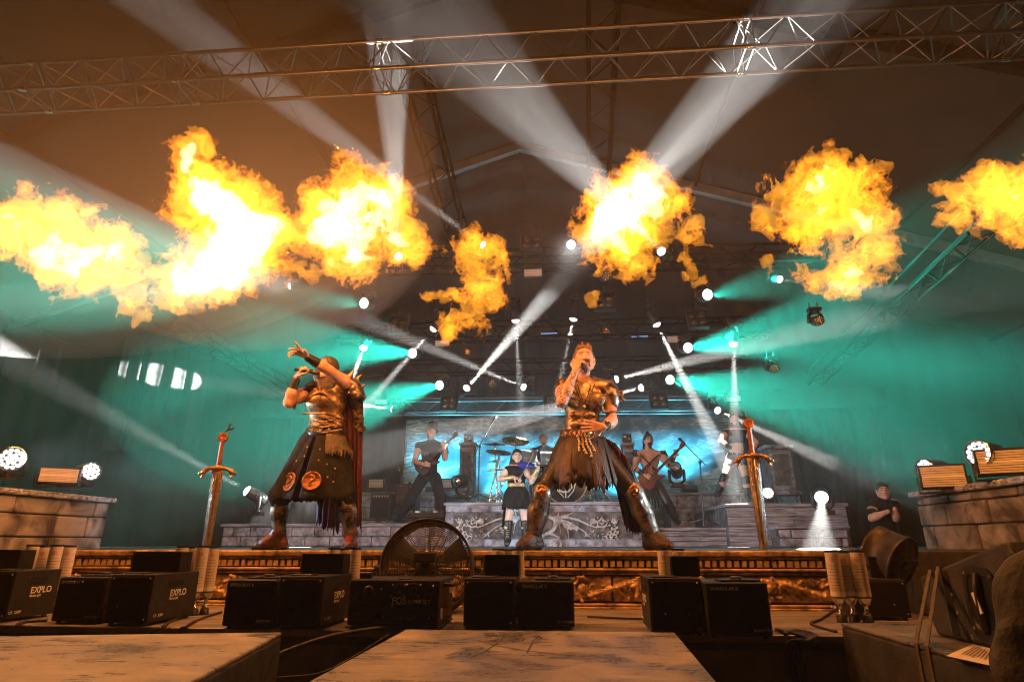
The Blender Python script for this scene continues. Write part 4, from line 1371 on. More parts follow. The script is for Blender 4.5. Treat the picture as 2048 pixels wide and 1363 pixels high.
cable('black cable lying along the foot of the carved stage front', [A(1175, 1232), A(1290, 1236), A(1312, 1225), A(1298, 1218)], .006)
blk = setp(MB().lohi((-0.93, 3.36, .80), (-0.86, 3.42, .86)).lohi((-0.84, 3.36, .80), (-0.77, 3.42, .86)).lohi((-0.92, 3.38, .775), (-0.78, 3.40, .80)).build('power_connector', X['black_plastic'], None, .004), 'grey twin power connector clipped to the apron edge near the fog jet machine', 'connector')

# ================================================================== people
X['skin'] = mat('skin', (0.56, 0.33, 0.24), 0.5, 0, 0.12, 20, 0.08, 120, col2=(0.42, 0.22, 0.15), spec=0.4)
X['skin_pale'] = mat('pale_skin', (0.66, 0.44, 0.35), 0.5, 0, 0.1, 20, spec=0.4)
X['tattoo'] = mat('tattooed_skin', (0.52, 0.31, 0.23), 0.5, 0, 0.1, 55, 0.08, 120, col2=(0.16, 0.10, 0.09), lo=.44, hi=.54, detail=3)
X['hair_blond'] = mat('sandy_hair', (0.20, 0.095, 0.038), 0.55, 0, 0.5, 60, 0.6, 120, stretch=(1, 1, .25))
X['hair_dark'] = mat('dark_hair', (0.018, 0.013, 0.011), 0.5, 0, 0.4, 60, 0.5, 120, stretch=(1, 1, .25))
X['lips'] = mat('lips', (0.30, 0.10, 0.08), 0.45, 0, 0.1, 20)
X['beard'] = mat('brown_beard', (0.14, 0.07, 0.035), 0.6, 0, 0.4, 80, 0.6, 150)
X['cuirass'] = mat('worn_bronze_armour', (0.35, 0.24, 0.145), 0.46, 0.85, 0.5, 14, 0.14, 60, col2=(0.075, 0.050, 0.035), lo=.36, hi=.56, detail=10)
X['steel_arm'] = mat('worn_dark_steel_armour', (0.34, 0.29, 0.25), 0.40, 0.85, 0.5, 12, 0.16, 55, col2=(0.030, 0.022, 0.018), lo=.38, hi=.62, detail=10)
X['leather'] = mat('black_brown_leather', (0.020, 0.012, 0.010), 0.5, 0, 0.5, 12, 0.22, 70, col2=(0.016, 0.010, 0.009))
X['leather_dk'] = mat('black_leather', (0.016, 0.014, 0.014), 0.42, 0, 0.4, 14, 0.2, 70)
X['leather_br'] = mat('brown_boot_leather', (0.065, 0.030, 0.016), 0.5, 0, 0.5, 14, 0.5, 60)
X['cape_red'] = mat('dark_red_cape', (0.075, 0.006, 0.010), 0.75, 0, 0.4, 8, 0.2, 80)
X['cape_violet'] = mat('violet_lining', (0.06, 0.02, 0.10), 0.7, 0, 0.4, 8)
X['fur'] = mat('brown_fur', (0.10, 0.060, 0.035), 0.9, 0, 0.6, 40, 1.0, 60, col2=(0.03, 0.018, 0.012))
X['bone'] = mat('gilded_bone_charm', (0.55, 0.40, 0.20), 0.4, 0.5, 0.4, 40)
X['red_boot'] = mat('red_black_boot', (0.13, 0.018, 0.012), 0.4, 0, 0.6, 10, 0.3, 60, col2=(0.03, 0.012, 0.01), lo=.42, hi=.55)
X['black_fur'] = mat('black_feathers', (0.02, 0.018, 0.018), 0.8, 0, 0.5, 40, 1.0, 60)
X['copper'] = mat('copper_medallion', (0.42, 0.17, 0.07), 0.42, 0.6, 0.5, 25, 0.5, 70, col2=(0.14, 0.05, 0.02))
def mail_mat():
    m = mat('chain_mail', (0.40, 0.31, 0.24), 0.35, 0.85, 0.3, 30)
    nt = m.node_tree
    vo = nt.nodes.new('ShaderNodeTexVoronoi')
    vo.inputs['Scale'].default_value = 125
    vo.feature = 'DISTANCE_TO_EDGE'
    tc = next(q for q in nt.nodes if q.type == 'TEX_COORD')
    nt.links.new(tc.outputs['Object'], vo.inputs['Vector'])
    cr = nt.nodes.new('ShaderNodeValToRGB')
    cr.color_ramp.elements[0].position, cr.color_ramp.elements[0].color = 0.04, (0.06, 0.048, 0.04, 1)
    cr.color_ramp.elements[1].position, cr.color_ramp.elements[1].color = 0.38, (0.55, 0.42, 0.32, 1)
    nt.links.new(vo.outputs['Distance'], cr.inputs[0])
    nt.links.new(cr.outputs[0], nt.nodes['Principled BSDF'].inputs['Base Color'])
    bu = nt.nodes.new('ShaderNodeBump')
    bu.inputs['Strength'].default_value, bu.inputs['Distance'].default_value = 0.8, 0.01
    nt.links.new(vo.outputs['Distance'], bu.inputs['Height'])
    nt.links.new(bu.outputs[0], nt.nodes['Principled BSDF'].inputs['Normal'])
    return m
X['mail'] = mail_mat()

def V3(v):
    return np.array(v, float)
def head_frame(c, yaw, pitch, roll=0.0):
    """local x = the person's left in the picture's right, -y = where the face looks, z = up"""
    m = Matrix.Translation(c) @ Euler((pitch, roll, yaw), 'XYZ').to_matrix().to_4x4()
    return m
def add_head(s, M, g=1.0, female=False):
    T = lambda x, y, z: tuple(M @ Vector((x * g, y * g, z * g)))
    e = M.to_euler()
    g0 = g
    g = g * M.to_scale().x
    T = lambda x, y, z: tuple(M @ Vector((x * g0, y * g0, z * g0)))
    E = lambda c, r, k=.02, sub=False: s.ell(T(*c), tuple(q * g for q in r), tuple(e), k, sub)
    E((0, .012, .035), (.074, .092, .082))
    E((0, -.026, -.018), (.058, .066, .084), .03)
    for sg in (-1, 1):
        s.cone(T(sg * .052, .0, -.045), T(sg * .016, -.066, -.088), .022 * g, .018 * g, .025)
        E((sg * .036, -.066, -.018), (.022, .022, .022), .02)
        E((sg * .030, -.080, .034), (.026, .014, .010), .012)
        E((sg * .031, -.102, .012), (.017, .018, .010), .010, True)
        E((sg * .031, -.078, .011), (.013, .012, .009), .004)
        E((sg * .077, .006, -.004), (.010, .022, .032), .008)
        E((sg * .012, -.100, -.030), (.009, .009, .007), .006)
    s.cone(T(0, -.088, .024), T(0, -.112, -.024), .009 * g, .012 * g, .012)
    E((0, -.078, -.092), (.022 if not female else .017, .018, .016), .02)
    E((0, -.088, -.053), (.023, .012, .006), .008)
    E((0, -.087, -.065), (.020, .012, .007), .006)
    E((0, -.104, -.0595), (.020, .010, .0022), .003, True)
def add_hand(s, wrist, f, n, side, curl=0.5, spread=0.15, g=1.0, thumb=0.6, curls=None):
    """palm and five fingers; f finger direction, n the way the palm faces, side +1/-1 where the thumb is"""
    f = Vector(f).normalized()
    n = Vector(n)
    n = (n - f * n.dot(f)).normalized()
    t = f.cross(n) * side
    w = Vector(wrist)
    for k in range(4):
        u = (.030 - .020 * k) * g
        s.cone(w + t * u * .55 + f * .010 * g, w + t * u + f * .080 * g, .016 * g, .0125 * g, .012)
    for k in range(4):
        u = (.031 - .0205 * k) * g
        p = w + t * u + f * .082 * g
        L = [(.040, .026, .022), (.045, .029, .023), (.042, .027, .022), (.033, .021, .019)][k]
        a = 0.0
        c = curls[k] if curls else curl
        d0 = (f + t * spread * (1.2 - .8 * k)).normalized()
        for j in range(3):
            a += c * (1.0, 1.25, .9)[j]
            d = d0 * math.cos(a) + n * math.sin(a)
            q = p + d * L[j] * g
            s.cone(p, q, (.0100 - .001 * j) * g, (.0092 - .001 * j) * g, .004)
            p = q
    p = w + t * .026 * g + f * .022 * g
    d = (t * .75 + f * .55 + n * .35).normalized()
    for j, l in enumerate((.042, .034, .026)):
        q = p + d * l * g
        s.cone(p, q, (.0135 - .0018 * j) * g, (.0118 - .0018 * j) * g, .006)
        p = q
        d = (d * (1 - .35 * thumb) + f * .30 * thumb + n * .32 * thumb - t * .25 * thumb).normalized()
def limb(s, a, b, ra, rb, bulge=0.0, k=.03):
    a, b = Vector(a), Vector(b)
    if bulge:
        m = a.lerp(b, .35)
        s.cone(a, m, ra, ra + bulge, k)
        s.cone(m, b, ra + bulge, rb, k)
    else:
        s.cone(a, b, ra, rb, k)
def skeleton(s, J, g=1.0, torso=True, arms=True, legs=True, infl=0.0, arm_t=1.0, hips=False, feet=True):
    """the whole figure, or with infl a garment that follows it at that distance"""
    def e(a, r, k=.05):
        s.ell(tuple(a), tuple(q * g + infl for q in r), (0, 0, 0), k)
    i_ = infl
    if torso:
        e(J['chest'], (.158, .106, .162))
        e(J['waist'], (.132, .092, .13))
        s.cone(J['neck'], J['head_base'] if not infl else J['neck'], .056 * g + i_, .052 * g + i_, .03)
        for q in ('L', 'R'):
            s.cone(Vector(J['neck']).lerp(Vector(J['sh' + q]), .25), J['sh' + q], .05 * g + i_, .056 * g + i_, .05)
    if torso or hips:
        e(J['pelvis'], (.150, .108, .11))
    if arms:
        for q in ('L', 'R'):
            if arm_t >= 1:
                limb(s, J['sh' + q], J['el' + q], .054 * g + i_, .040 * g + i_, .004)
                limb(s, J['el' + q], J['wr' + q], .041 * g + i_, .027 * g + i_, .004)
            else:
                limb(s, J['sh' + q], J['sh' + q].lerp(J['el' + q], arm_t), .054 * g + i_, .046 * g + i_)
    if legs:
        for q in ('L', 'R'):
            limb(s, J['hp' + q], J['kn' + q], .088 * g + i_, .058 * g + i_)
            limb(s, J['kn' + q], J['an' + q], .054 * g + i_, .036 * g + i_, .008)
    return s
def hair_cap(s, M, g=1.0, back=0.0):
    e = tuple(M.to_euler())
    T = lambda x, y, z: tuple(M @ Vector((x * g, y * g, z * g)))
    s.ell(T(0, .016, .040), (.083 * g, .101 * g, .091 * g), e)
    if back:
        s.cone(T(0, .05, .0), T(0, .07, -back), .07 * g, .05 * g)
    s.ell(T(0, -.078, -.022), (.066 * g, .062 * g, .082 * g), e, .008, True)
    s.ell(T(0, .0, -.105), (.12 * g, .075 * g, .065 * g), e, .01, not back)
    return s
def joints(Y0, **kw):
    return {k: at(v[0], v[1], Y0 + (v[2] if len(v) > 2 else 0)) for k, v in kw.items()}
def loft(name, mat_, parent, rings, n=72, a0=0.0, a1=2 * math.pi, jag=0.0, pleat=0.0, npl=9, seed=1, thick=.005, rows=10):
    """cloth hung between elliptical rings: (centre, rx, ry)"""
    rg = random.Random(seed)
    ph = [rg.uniform(0, 6.28) for _ in range(4)]
    jg = [rg.uniform(-1, 1) for _ in range(n + 1)]
    closed = abs(a1 - a0 - 2 * math.pi) < 1e-6
    vs, fs = [], []
    def pos(a, v, j=0.0):
        x = v * (len(rings) - 1)
        i = min(int(x), len(rings) - 2)
        w = x - i
        (c0, rx0, ry0), (c1, rx1, ry1) = rings[i], rings[i + 1]
        c = Vector(c0).lerp(Vector(c1), w)
        rx, ry = rx0 + (rx1 - rx0) * w, ry0 + (ry1 - ry0) * w
        q = 1 + pleat * v * (math.sin(npl * a + ph[0]) + .5 * math.sin(npl * 2.3 * a + ph[1] + v) + .35 * math.sin(npl * .45 * a + ph[2]))
        return Vector((c.x + rx * q * math.cos(a), c.y + ry * q * math.sin(a), c.z - j))
    for r in range(rows + 1):
        v = r / rows
        for i in range(n + (0 if closed else 1)):
            a = a0 + (a1 - a0) * i / n
            vs.append(pos(a, v, jag * jg[i % n] * max(0, (v - .6) / .4)))
    m = n if closed else n + 1
    for r in range(rows):
        for i in range(n):
            k = (i + 1) % m
            fs.append((r * m + i, r * m + k, (r + 1) * m + k, (r + 1) * m + i))
    o = MB().add(vs, fs, True).build(name, mat_, parent)
    sm = o.modifiers.new('t', 'SOLIDIFY')
    sm.thickness = thick
    return o, pos
def hanging(name, mat_, parent, top, bottom, fold=.03, nf=5, jag=0.0, seed=2, n=40, m=14):
    """free hanging cloth between a top edge and a bottom edge (polylines)"""
    rg = random.Random(seed)
    def ev(pl, t):
        x = t * (len(pl) - 1)
        i = min(int(x), len(pl) - 2)
        return Vector(pl[i]).lerp(Vector(pl[i + 1]), x - i)
    jg = [rg.uniform(-1, 1) for _ in range(n + 1)]
    vs, fs = [], []
    for r in range(m + 1):
        v = r / m
        for i in range(n + 1):
            t = i / n
            p = ev(top, t).lerp(ev(bottom, t), v)
            p.y += fold * (.4 + .6 * v) * (math.sin(nf * 2 * math.pi * t + seed) + .4 * math.sin(nf * 4.6 * math.pi * t + 2 * v))
            p.z += jag * jg[i] * max(0, (v - .8) / .2)
            vs.append(p)
    for r in range(m):
        for i in range(n):
            fs.append((r * (n + 1) + i, r * (n + 1) + i + 1, (r + 1) * (n + 1) + i + 1, (r + 1) * (n + 1) + i))
    o = MB().add(vs, fs, True).build(name, mat_, parent)
    o.modifiers.new('t', 'SOLIDIFY').thickness = .006
    return o
def boot(s, an, toe, r=.048, sole=None, z0=STAGE_Z):
    an, toe = Vector(an), Vector(toe)
    heel = Vector((an.x, an.y, z0 + .045)) - (toe - an).normalized() * .04
    heel.z = z0 + .045
    t = Vector((toe.x, toe.y, z0 + .036))
    mid = heel.lerp(t, .62)
    mid.z = z0 + .050
    s.cone(an, heel, r, .045, .03)
    s.cone(heel, mid, .045, .044, .03)
    s.cone(mid, t, .044, .034, .03)
    s.cone(an, mid, r * .8, .044, .05)
def microphone(label, a, b, cable=False):
    a, b = Vector(a), Vector(b)
    d = (b - a).normalized()
    th = thing('microphone', label, 'microphone', a)
    MB().lathe([(0, 0), (.011, 0), (.013, .01), (.017, .15), (.019, .165)], a, d, 14).build('handle', X['black_plastic'], th)
    MB().lathe([(.019, .165), (.026, .175), (.027, .195), (.022, .215), (.010, .226), (0, .228)], a, d, 14).build('grille', X['dark_steel'], th)
    return th

# ------------------------------------------------------------------ bare-headed singer in bronze muscle armour
Y0 = 5.0
sg_ = thing('person', 'bare headed singer in bronze muscle armour holding a microphone in a wide stance', 'person', (at(1185, 1098, Y0).x, Y0, STAGE_Z))
J = joints(Y0, head=(1168, 722, -.03), head_base=(1168, 742, 0), neck=(1167, 764, .02), chest=(1166, 800, .03), waist=(1164, 848, .02), pelvis=(1164, 884, .02),
           shR=(1126, 776, .0), elR=(1124, 803, -.22), wrR=(1151, 741, -.21), shL=(1218, 778, .02), elL=(1224, 842, -.04), wrL=(1208, 854, -.20),
           hpR=(1138, 896, .0), knR=(1084, 985, -.12), anR=(1067, 1070, -.05), hpL=(1193, 896, .02), knL=(1268, 985, -.04), anL=(1305, 1068, .04))
s = Sdf()
skeleton(s, J)
Mh = head_frame(J['head'], R(4), R(-9)) @ Matrix.Scale(1.13, 4)
add_head(s, Mh, 1.0)
mic_a, mic_b = at(1164, 727, Y0 - .37), at(1169, 735, Y0 - .13)
f_ = (at(1172, 708, Y0 - .24) - J['wrR']).normalized()
add_hand(s, J['wrR'], (at(1160, 716, Y0 - .22) - J['wrR']), (.35, 1, .1), 1, .95, .02, 1.0, .9)
add_hand(s, J['wrL'], (at(1166, 850, Y0 - .23) - J['wrL']), (0, 1, .15), 1, .22, .16, 1.05, .35)
s.build('body', X['skin'], sg_, .0062)
s = Sdf()                                       # tattooed forearm sleeve over the raised arm
limb(s, J['elR'], J['wrR'].lerp(J['elR'], .1), .0435, .0305, .004)
limb(s, J['shR'], J['elR'], .056, .0425, .004)
s.build('tattoo_sleeve', X['tattoo'], sg_, .007)
T = lambda x, y, z: Mh @ Vector((x, y, z))
s = Sdf()                                       # swept-up hair with a quiff
s.ell(T(0, .020, .040), (.090, .110, .101), tuple(Mh.to_euler()))
s.ell(T(0, -.098, .010), (.086, .076, .104), tuple(Mh.to_euler()), .008, True)
s.ell(T(0, .0, -.105), (.13, .12, .075), tuple(Mh.to_euler()), .008, True)
rg = random.Random(2)
for k in range(26):
    y = -.062 + .13 * k / 25
    x = rg.uniform(-.048, .048)
    L = -.008 + .014 * max(0, 1 - k / 9) + rg.uniform(-.003, .004)
    s.cone(T(x, y, .104 - abs(x) * .3 - max(0, y) * .25), T(x * .8 - .006, y + .008 + rg.uniform(-.004, .012), .118 + L - max(0, y) * .3), .017, .007, .018)
s.cone(T(-.010, -.066, .095), T(-.014, -.060, .140), .018, .004, .016)
for sg in (-1, 1):
    s.cone(T(sg * .076, .02, .03), T(sg * .074, .03, -.03), .014, .008, .02)
s.build('hair', X['hair_blond'], sg_, .0062, .002, 3)
s = Sdf()
s.ell(T(0, -.083, -.098), (.022, .017, .022), tuple(Mh.to_euler()))
s.cone(T(0, -.088, -.11), T(0, -.075, -.135), .014, .005)
for sg in (-1, 1):
    s.cone(T(sg * .026, -.098, -.042), T(sg * .032, -.088, -.085), .007, .006, .01)
s.ell(T(0, -.108, -.040), (.026, .007, .006), tuple(Mh.to_euler()))
for sg in (-1, 1):
    s.cone(T(sg * .014, -.096, .030), T(sg * .048, -.087, .034), .0045, .0035, .004)
    s.cone(T(sg * .020, -.0905, .011), T(sg * .042, -.0855, .012), .0034, .003, .003)
s.build('beard', X['beard'], sg_, .0048)
# cuirass: pectorals and abdominals hammered into the metal
def P_(px, py, dy=0.0):
    return at(px, py, Y0 + dy)
s = Sdf()
skeleton(s, {k_: J[k_] for k_ in ('chest', 'waist', 'pelvis', 'neck', 'head_base', 'shL', 'shR')}, 1.0, True, False, False, .019)
for px in (1141, 1192):
    s.ell(P_(px, 797, -.082), (.082, .040, .058), (R(-12), R(8 if px < 1160 else -8), 0), .016)
    s.ell(P_(px, 806, -.090), (.070, .030, .034), (0, R(8 if px < 1160 else -8), 0), .016)
for r, (py, w, h_) in enumerate(((829, .050, .030), (848, .048, .034), (867, .045, .030))):
    for px in (1150, 1179):
        s.ell(P_(px - (1 if r == 2 else 0), py, -.086 + .002 * r), (w, .028, h_), (0, R(6 if px < 1160 else -6), 0), .010)
s.ell(P_(1163, 884, -.070), (.078, .034, .040), k=.02)
s.cone(P_(1166, 812, -.128), P_(1165, 874, -.122), .0045, .0045, .004, True)
s.ell(P_(1167, 757, -.02), (.062, .11, .042), k=.015, sub=True)
s.box(P_(1164, 930, .0), (.6, .5, .30), rd=.01, sub=True)
s.box(P_(1060, 792, .0), (.13, .5, .2), (0, R(-8), 0), rd=.02, sub=True)
s.box(P_(1274, 792, .0), (.17, .5, .2), (0, R(8), 0), rd=.02, sub=True)
s.build('cuirass', X['cuirass'], sg_, .006, .0009, 3)
s = Sdf()                                       # shoulder plates
s.ell(P_(1222, 793, .0), (.078, .098, .125), (0, R(-8), 0), .02)
s.ell(P_(1215, 806, .0), (.070, .090, .135), (0, R(-8), 0), .01, True)
s.cone(P_(1196, 762, -.02), P_(1206, 822, -.09), .010, .010, .008)
s.cone(P_(1206, 822, -.09), P_(1240, 824, -.05), .010, .010, .008)
s.build('shoulder_plate', X['steel_arm'], sg_, .0058)
for c, k0 in (((1240, 792, -.03), 3), ((1128, 765, -.04), 5)):
    s = Sdf()
    rg = random.Random(k0)
    q = P_(*c)
    for k in range(16):
        s.ell(q + Vector((rg.uniform(-.030, .030), rg.uniform(-.03, .03), rg.uniform(-.045, .045))), (.013, .013, .013), k=.006)
    s.build('lion_boss', X['bronze'], sg_, .005)
s = Sdf()
s.cone(P_(1122, 772, .0), P_(1146, 766, .02), .058, .062, .03)
s.ell(P_(1122, 779, .0), (.066, .076, .060), (0, 0, 0), .03)
s.build('shoulder_strap', X['leather'], sg_, .008)
# bracer, belt, buckles
s = Sdf()
s.cone(J['elL'].lerp(J['wrL'], .45), J['elL'].lerp(J['wrL'], .92), .040, .034, .005)
s.build('bracer', X['leather'], sg_, .006)
for k in range(5):
    a = k * 1.2566
    q = J['elL'].lerp(J['wrL'], .7)
    MB().lathe([(.007, 0), (.004, .006), (0, .008)], q + Vector((math.cos(a) * .02, -.036, math.sin(a) * .03)), (0, -1, 0), 8).build('bracer_stud', X['bone'], sg_)
MB().tube([J['wrR'].lerp(J['elR'], .05) + Vector((.030 * math.cos(a), .012 * math.sin(a), .028 * math.sin(a) * .6)) for a in [2 * math.pi * i / 14 for i in range(14)]], .006, 6, True).build('bracelet', X['bone'], sg_)
belt, bpos = loft('belt', X['leather'], sg_, [(P_(1163, 862, .02), .165, .125), (P_(1163, 880, .02), .178, .132)], rows=2, thick=.012)
for k, a in enumerate((-1.1, -1.57, -2.0, -2.5, -.6)):
    q = bpos(a, .5)
    d = Vector((math.cos(a) * .8, math.sin(a), 0)).normalized()
    MB().lathe([(.030, .0), (.030, .010), (.020, .013), (.018, .006), (0, .008)], q + d * .005, d, 16).build('belt_plate', X['bronze'], sg_)
sk, spos = loft('leather_skirt', X['leather'], sg_, [(P_(1163, 876, .02), .180, .135), (P_(1162, 910, .0), .242, .18), (P_(1164, 966, -.02), .290, .205)], jag=.055, pleat=.035, npl=7, seed=4, n=90)
for k in range(11):                              # separate leather flaps over the skirt
    a = -3.2 + k * .32
    ln = (.62, .92, .78, 1.0, .70, .86, .98, .74, .95, .66, .88)[k]
    c0, c1, c2 = P_(1163, 876, .02), P_(1162, 876 + 40 * ln, .0), P_(1164, 876 + 104 * ln, -.02)
    loft('leather_flap', X['leather' if k % 3 else 'leather_br'], sg_, [(c0, .188, .143), (c1, .188 + .07 * ln, .143 + .05 * ln), (c2, .188 + .115 * ln, .143 + .075 * ln)], a0=a, a1=a + .36, jag=.05, pleat=.02, npl=9, seed=20 + k, n=10, rows=8, thick=.006)
for k in range(4):
    a = -1.57 + (k - 1.2) * .16
    pts = [spos(a + .03 * math.sin(j + k), .02 + j * .07) + Vector((.10 * j * .06, -.034, -.004 * j)) for j in range(6 + k % 3)]
    ch = MB()
    for i, q in enumerate(pts):
        ch.lathe([(0, .015), (.007, .010), (.009, 0), (.012, -.006), (.006, -.014), (0, -.016)], q, (.2 * math.sin(3 * i), .2, 1), 8)
    ch.build('bone_charm', X['bone'], sg_)
for px, py in ((1237, 911), (1244, 918)):
    pass
hanging('red_cape', X['cape_red'], sg_, [P_(1206, 872, .10), P_(1226, 884, .04), P_(1250, 912, .02)], [P_(1250, 1052, .16), P_(1268, 1062, .10), P_(1293, 1058, .10)], .03, 3, .03, 5)
hanging('cape_lining', X['leather_dk'], sg_, [P_(1186, 874, .13), P_(1230, 884, .12), P_(1262, 930, .09)], [P_(1262, 1040, .2), P_(1285, 1060, .17), P_(1316, 1044, .16)], .03, 4, .04, 9)
# trousers, greaves, boots
s = Sdf()
for q in ('L', 'R'):
    limb(s, J['hp' + q], J['kn' + q], .097, .068)
    limb(s, J['kn' + q], J['an' + q], .064, .050, .006)
s.ell(J['pelvis'], (.158, .118, .115), k=.05)
s.build('trousers', X['leather_dk'], sg_, .008, .002, 6)
for q, bx in (('R', -1), ('L', 1)):
    kn, an = J['kn' + q], J['an' + q]
    d = (an - kn).normalized()
    s = Sdf()
    s.cone(kn + d * .02, kn + d * .16, .078, .080, .03)
    s.cone(kn + d * .16, an + d * .02, .080, .060, .03)
    s.ell(kn + Vector((0, -.022, .008)), (.068, .060, .078), k=.03)
    s.cone(kn + d * .08 + Vector((0, -.075, 0)), an + Vector((0, -.052, 0)), .010, .008, .02)
    s.cone(an + Vector((-.045, -.02, .012)), an + Vector((.045, -.02, .0)), .014, .014, .01)
    gr = s.build('greave', X['steel_arm'], sg_, .0062, .001, 3)
    s = Sdf()
    rg = random.Random(6)
    for k in range(14):
        a = k / 11 * 2 * math.pi
        rr = .030 if k < 11 else .010
        s.ell(kn + Vector((math.cos(a) * rr, -.078 + .004 * (k % 2), .014 + math.sin(a) * rr * 1.15)), (.011, .012, .012), k=.006)
    s.ell(kn + Vector((0, -.084, .012)), (.018, .016, .020), k=.008)
    s.build('lion_boss', X['bronze'], gr, .0048)
    s = Sdf()
    toe = P_(1040, 1092, -.16) if q == 'R' else P_(1340, 1090, -.10)
    boot(s, an + d * -.02, toe)
    s.build('boot', X['leather_br'], sg_, .0075, .002, 5)
    st_ = MB().tube([an + Vector((.052 * math.cos(a), .05 * math.sin(a), .01)) for a in [2 * math.pi * i / 16 for i in range(16)]], .008, 6, True).build('ankle_strap', X['leather'], sg_)
ta = J['anR'] + Vector((-.055, -.02, .01))
MB().lathe([(.004, 0), (.012, -.02), (.016, -.05), (.018, -.085), (0, -.085)], ta, (.25, 0, 1), 8).build('tassel', X['leather_br'], sg_)
for dx in (-.012, .012):                         # necklaces
    MB().tube([P_(1150 + dx * 300, 768, -.075), P_(1160 + dx * 200, 792, -.135), P_(1168, 808, -.145), P_(1178 + dx * 200, 790, -.135), P_(1186 + dx * 300, 766, -.07)], .0035, 5).build('necklace', X['leather_dk'], sg_)
MB().lathe([(.004, .012), (.013, .004), (.013, -.006), (.004, -.016), (0, -.017)], P_(1168, 812, -.145), (0, 0, 1), 10).build('pendant', X['bone'], sg_)
microphone('microphone in the fist of the bare headed singer', mic_a, mic_b)

# ------------------------------------------------------------------ cloaked singer in chain mail, pointing
Y0 = 5.1
cl = thing('person', 'cloaked singer in chain mail hood and armour pointing at the crowd', 'person', (at(620, 1095, Y0).x, Y0, STAGE_Z))
J = joints(Y0, head=(654, 738, -.02), head_base=(655, 757, .02), neck=(660, 775, .03), chest=(655, 805, .03), waist=(652, 848, .03), pelvis=(648, 874, .03),
           shR=(618, 783, -.02), elR=(577, 805, -.16), wrR=(594, 753, -.20), shL=(704, 774, -.03), elL=(658, 740, -.28), wrL=(615, 714, -.44),
           hpR=(622, 888, .02), knR=(560, 990, -.08), anR=(558, 1064, .0), hpL=(672, 888, .04), knL=(690, 990, -.03), anL=(702, 1066, .02))
s = Sdf()
skeleton(s, J)
Mh = head_frame(J['head'], R(-24), R(-6))
add_head(s, Mh)
add_hand(s, J['wrL'], (at(580, 692, Y0 - .56) - J['wrL']), (-.1, -.5, -.9), 1, .10, .55, 1.1, .1, curls=(.02, .30, .45, .55))
add_hand(s, J['wrR'], (at(608, 727, Y0 - .24) - J['wrR']), (.9, .2, .25), -1, .9, .02, 1.0, .9)
s.build('body', X['skin'], cl, .0062)
T = lambda x, y, z: Mh @ Vector((x, y, z))
s = Sdf()                                        # mail coif with face opening, draped over the throat
s.ell(T(0, .014, .036), (.085, .100, .090), tuple(Mh.to_euler()))
s.cone(T(0, .02, .0), J['neck'] + Vector((0, 0, .01)), .080, .105, .03)
s.cone(T(-.04, -.05, -.09), J['neck'] + Vector((-.03, -.08, -.03)), .04, .05, .03)
s.ell(T(0, -.085, .000), (.062, .075, .078), tuple(Mh.to_euler()), .008, True)
s.build('mail_coif', X['mail'], cl, .006, .0008, 2)
s = Sdf()
s.ell(T(0, -.083, -.090), (.026, .020, .024), tuple(Mh.to_euler()))
for sg in (-1, 1):
    s.cone(T(sg * .014, -.094, .030), T(sg * .046, -.082, .034), .005, .004, .004)
s.build('beard', X['beard'], cl, .0052)
face_marks_later = (cl, Mh)
def P_(px, py, dy=0.0):
    return at(px, py, Y0 + dy)
s = Sdf()                                        # black shirt under the armour
skeleton(s, J, 1.0, True, True, False, .009, .45)
s.build('shirt', X['black_cloth'], cl, .008, .002, 5)
s = Sdf()                                        # breastplate
skeleton(s, {k_: J[k_] for k_ in ('chest', 'waist', 'pelvis', 'neck', 'head_base', 'shL', 'shR')}, 1.0, True, False, False, .014)
s.box(P_(655, 905, .0), (.8, .6, .64), (0, R(6), 0), rd=.02, sub=True)
s.box(P_(575, 800, .0), (.19, .5, .3), (0, R(-6), 0), rd=.02, sub=True)
s.box(P_(735, 800, .0), (.23, .5, .3), (0, R(8), 0), rd=.02, sub=True)
s.ell(P_(646, 804, -.005), (.158, .125, .112), (0, R(-6), R(-14)), .03)
s.ell(P_(640, 800, -.045), (.120, .095, .085), (0, 0, R(-14)), .03)
s.cone(P_(606, 826, -.10), P_(650, 826, -.135), .010, .011, .012)
s.cone(P_(650, 826, -.135), P_(690, 838, -.075), .011, .010, .012)
s.ell(P_(655, 764, -.06), (.080, .12, .058), k=.02, sub=True)
s.build('breastplate', X['cuirass'], cl, .006, .0008, 3)
s = Sdf()                                        # spread eagle on the chest
for sg in (-1, 1):
    for k in range(4):
        s.cone(P_(640, 784, -.150), P_(640 + sg * (14 + 4 * k), 776 + 6 * k, -.135), .008, .003, .008)
s.cone(P_(640, 772, -.14), P_(640, 800, -.155), .007, .003, .006)
s.build('eagle_badge', X['bronze'], cl, .0045)
for k in range(3):
    MB().box(P_(658 + 5 * k, 797 + 6 * k, -.140 + .012 * k), (.055, .006, .006), (0, R(28), R(12))).build('vent_slot', X['leather_dk'], cl)
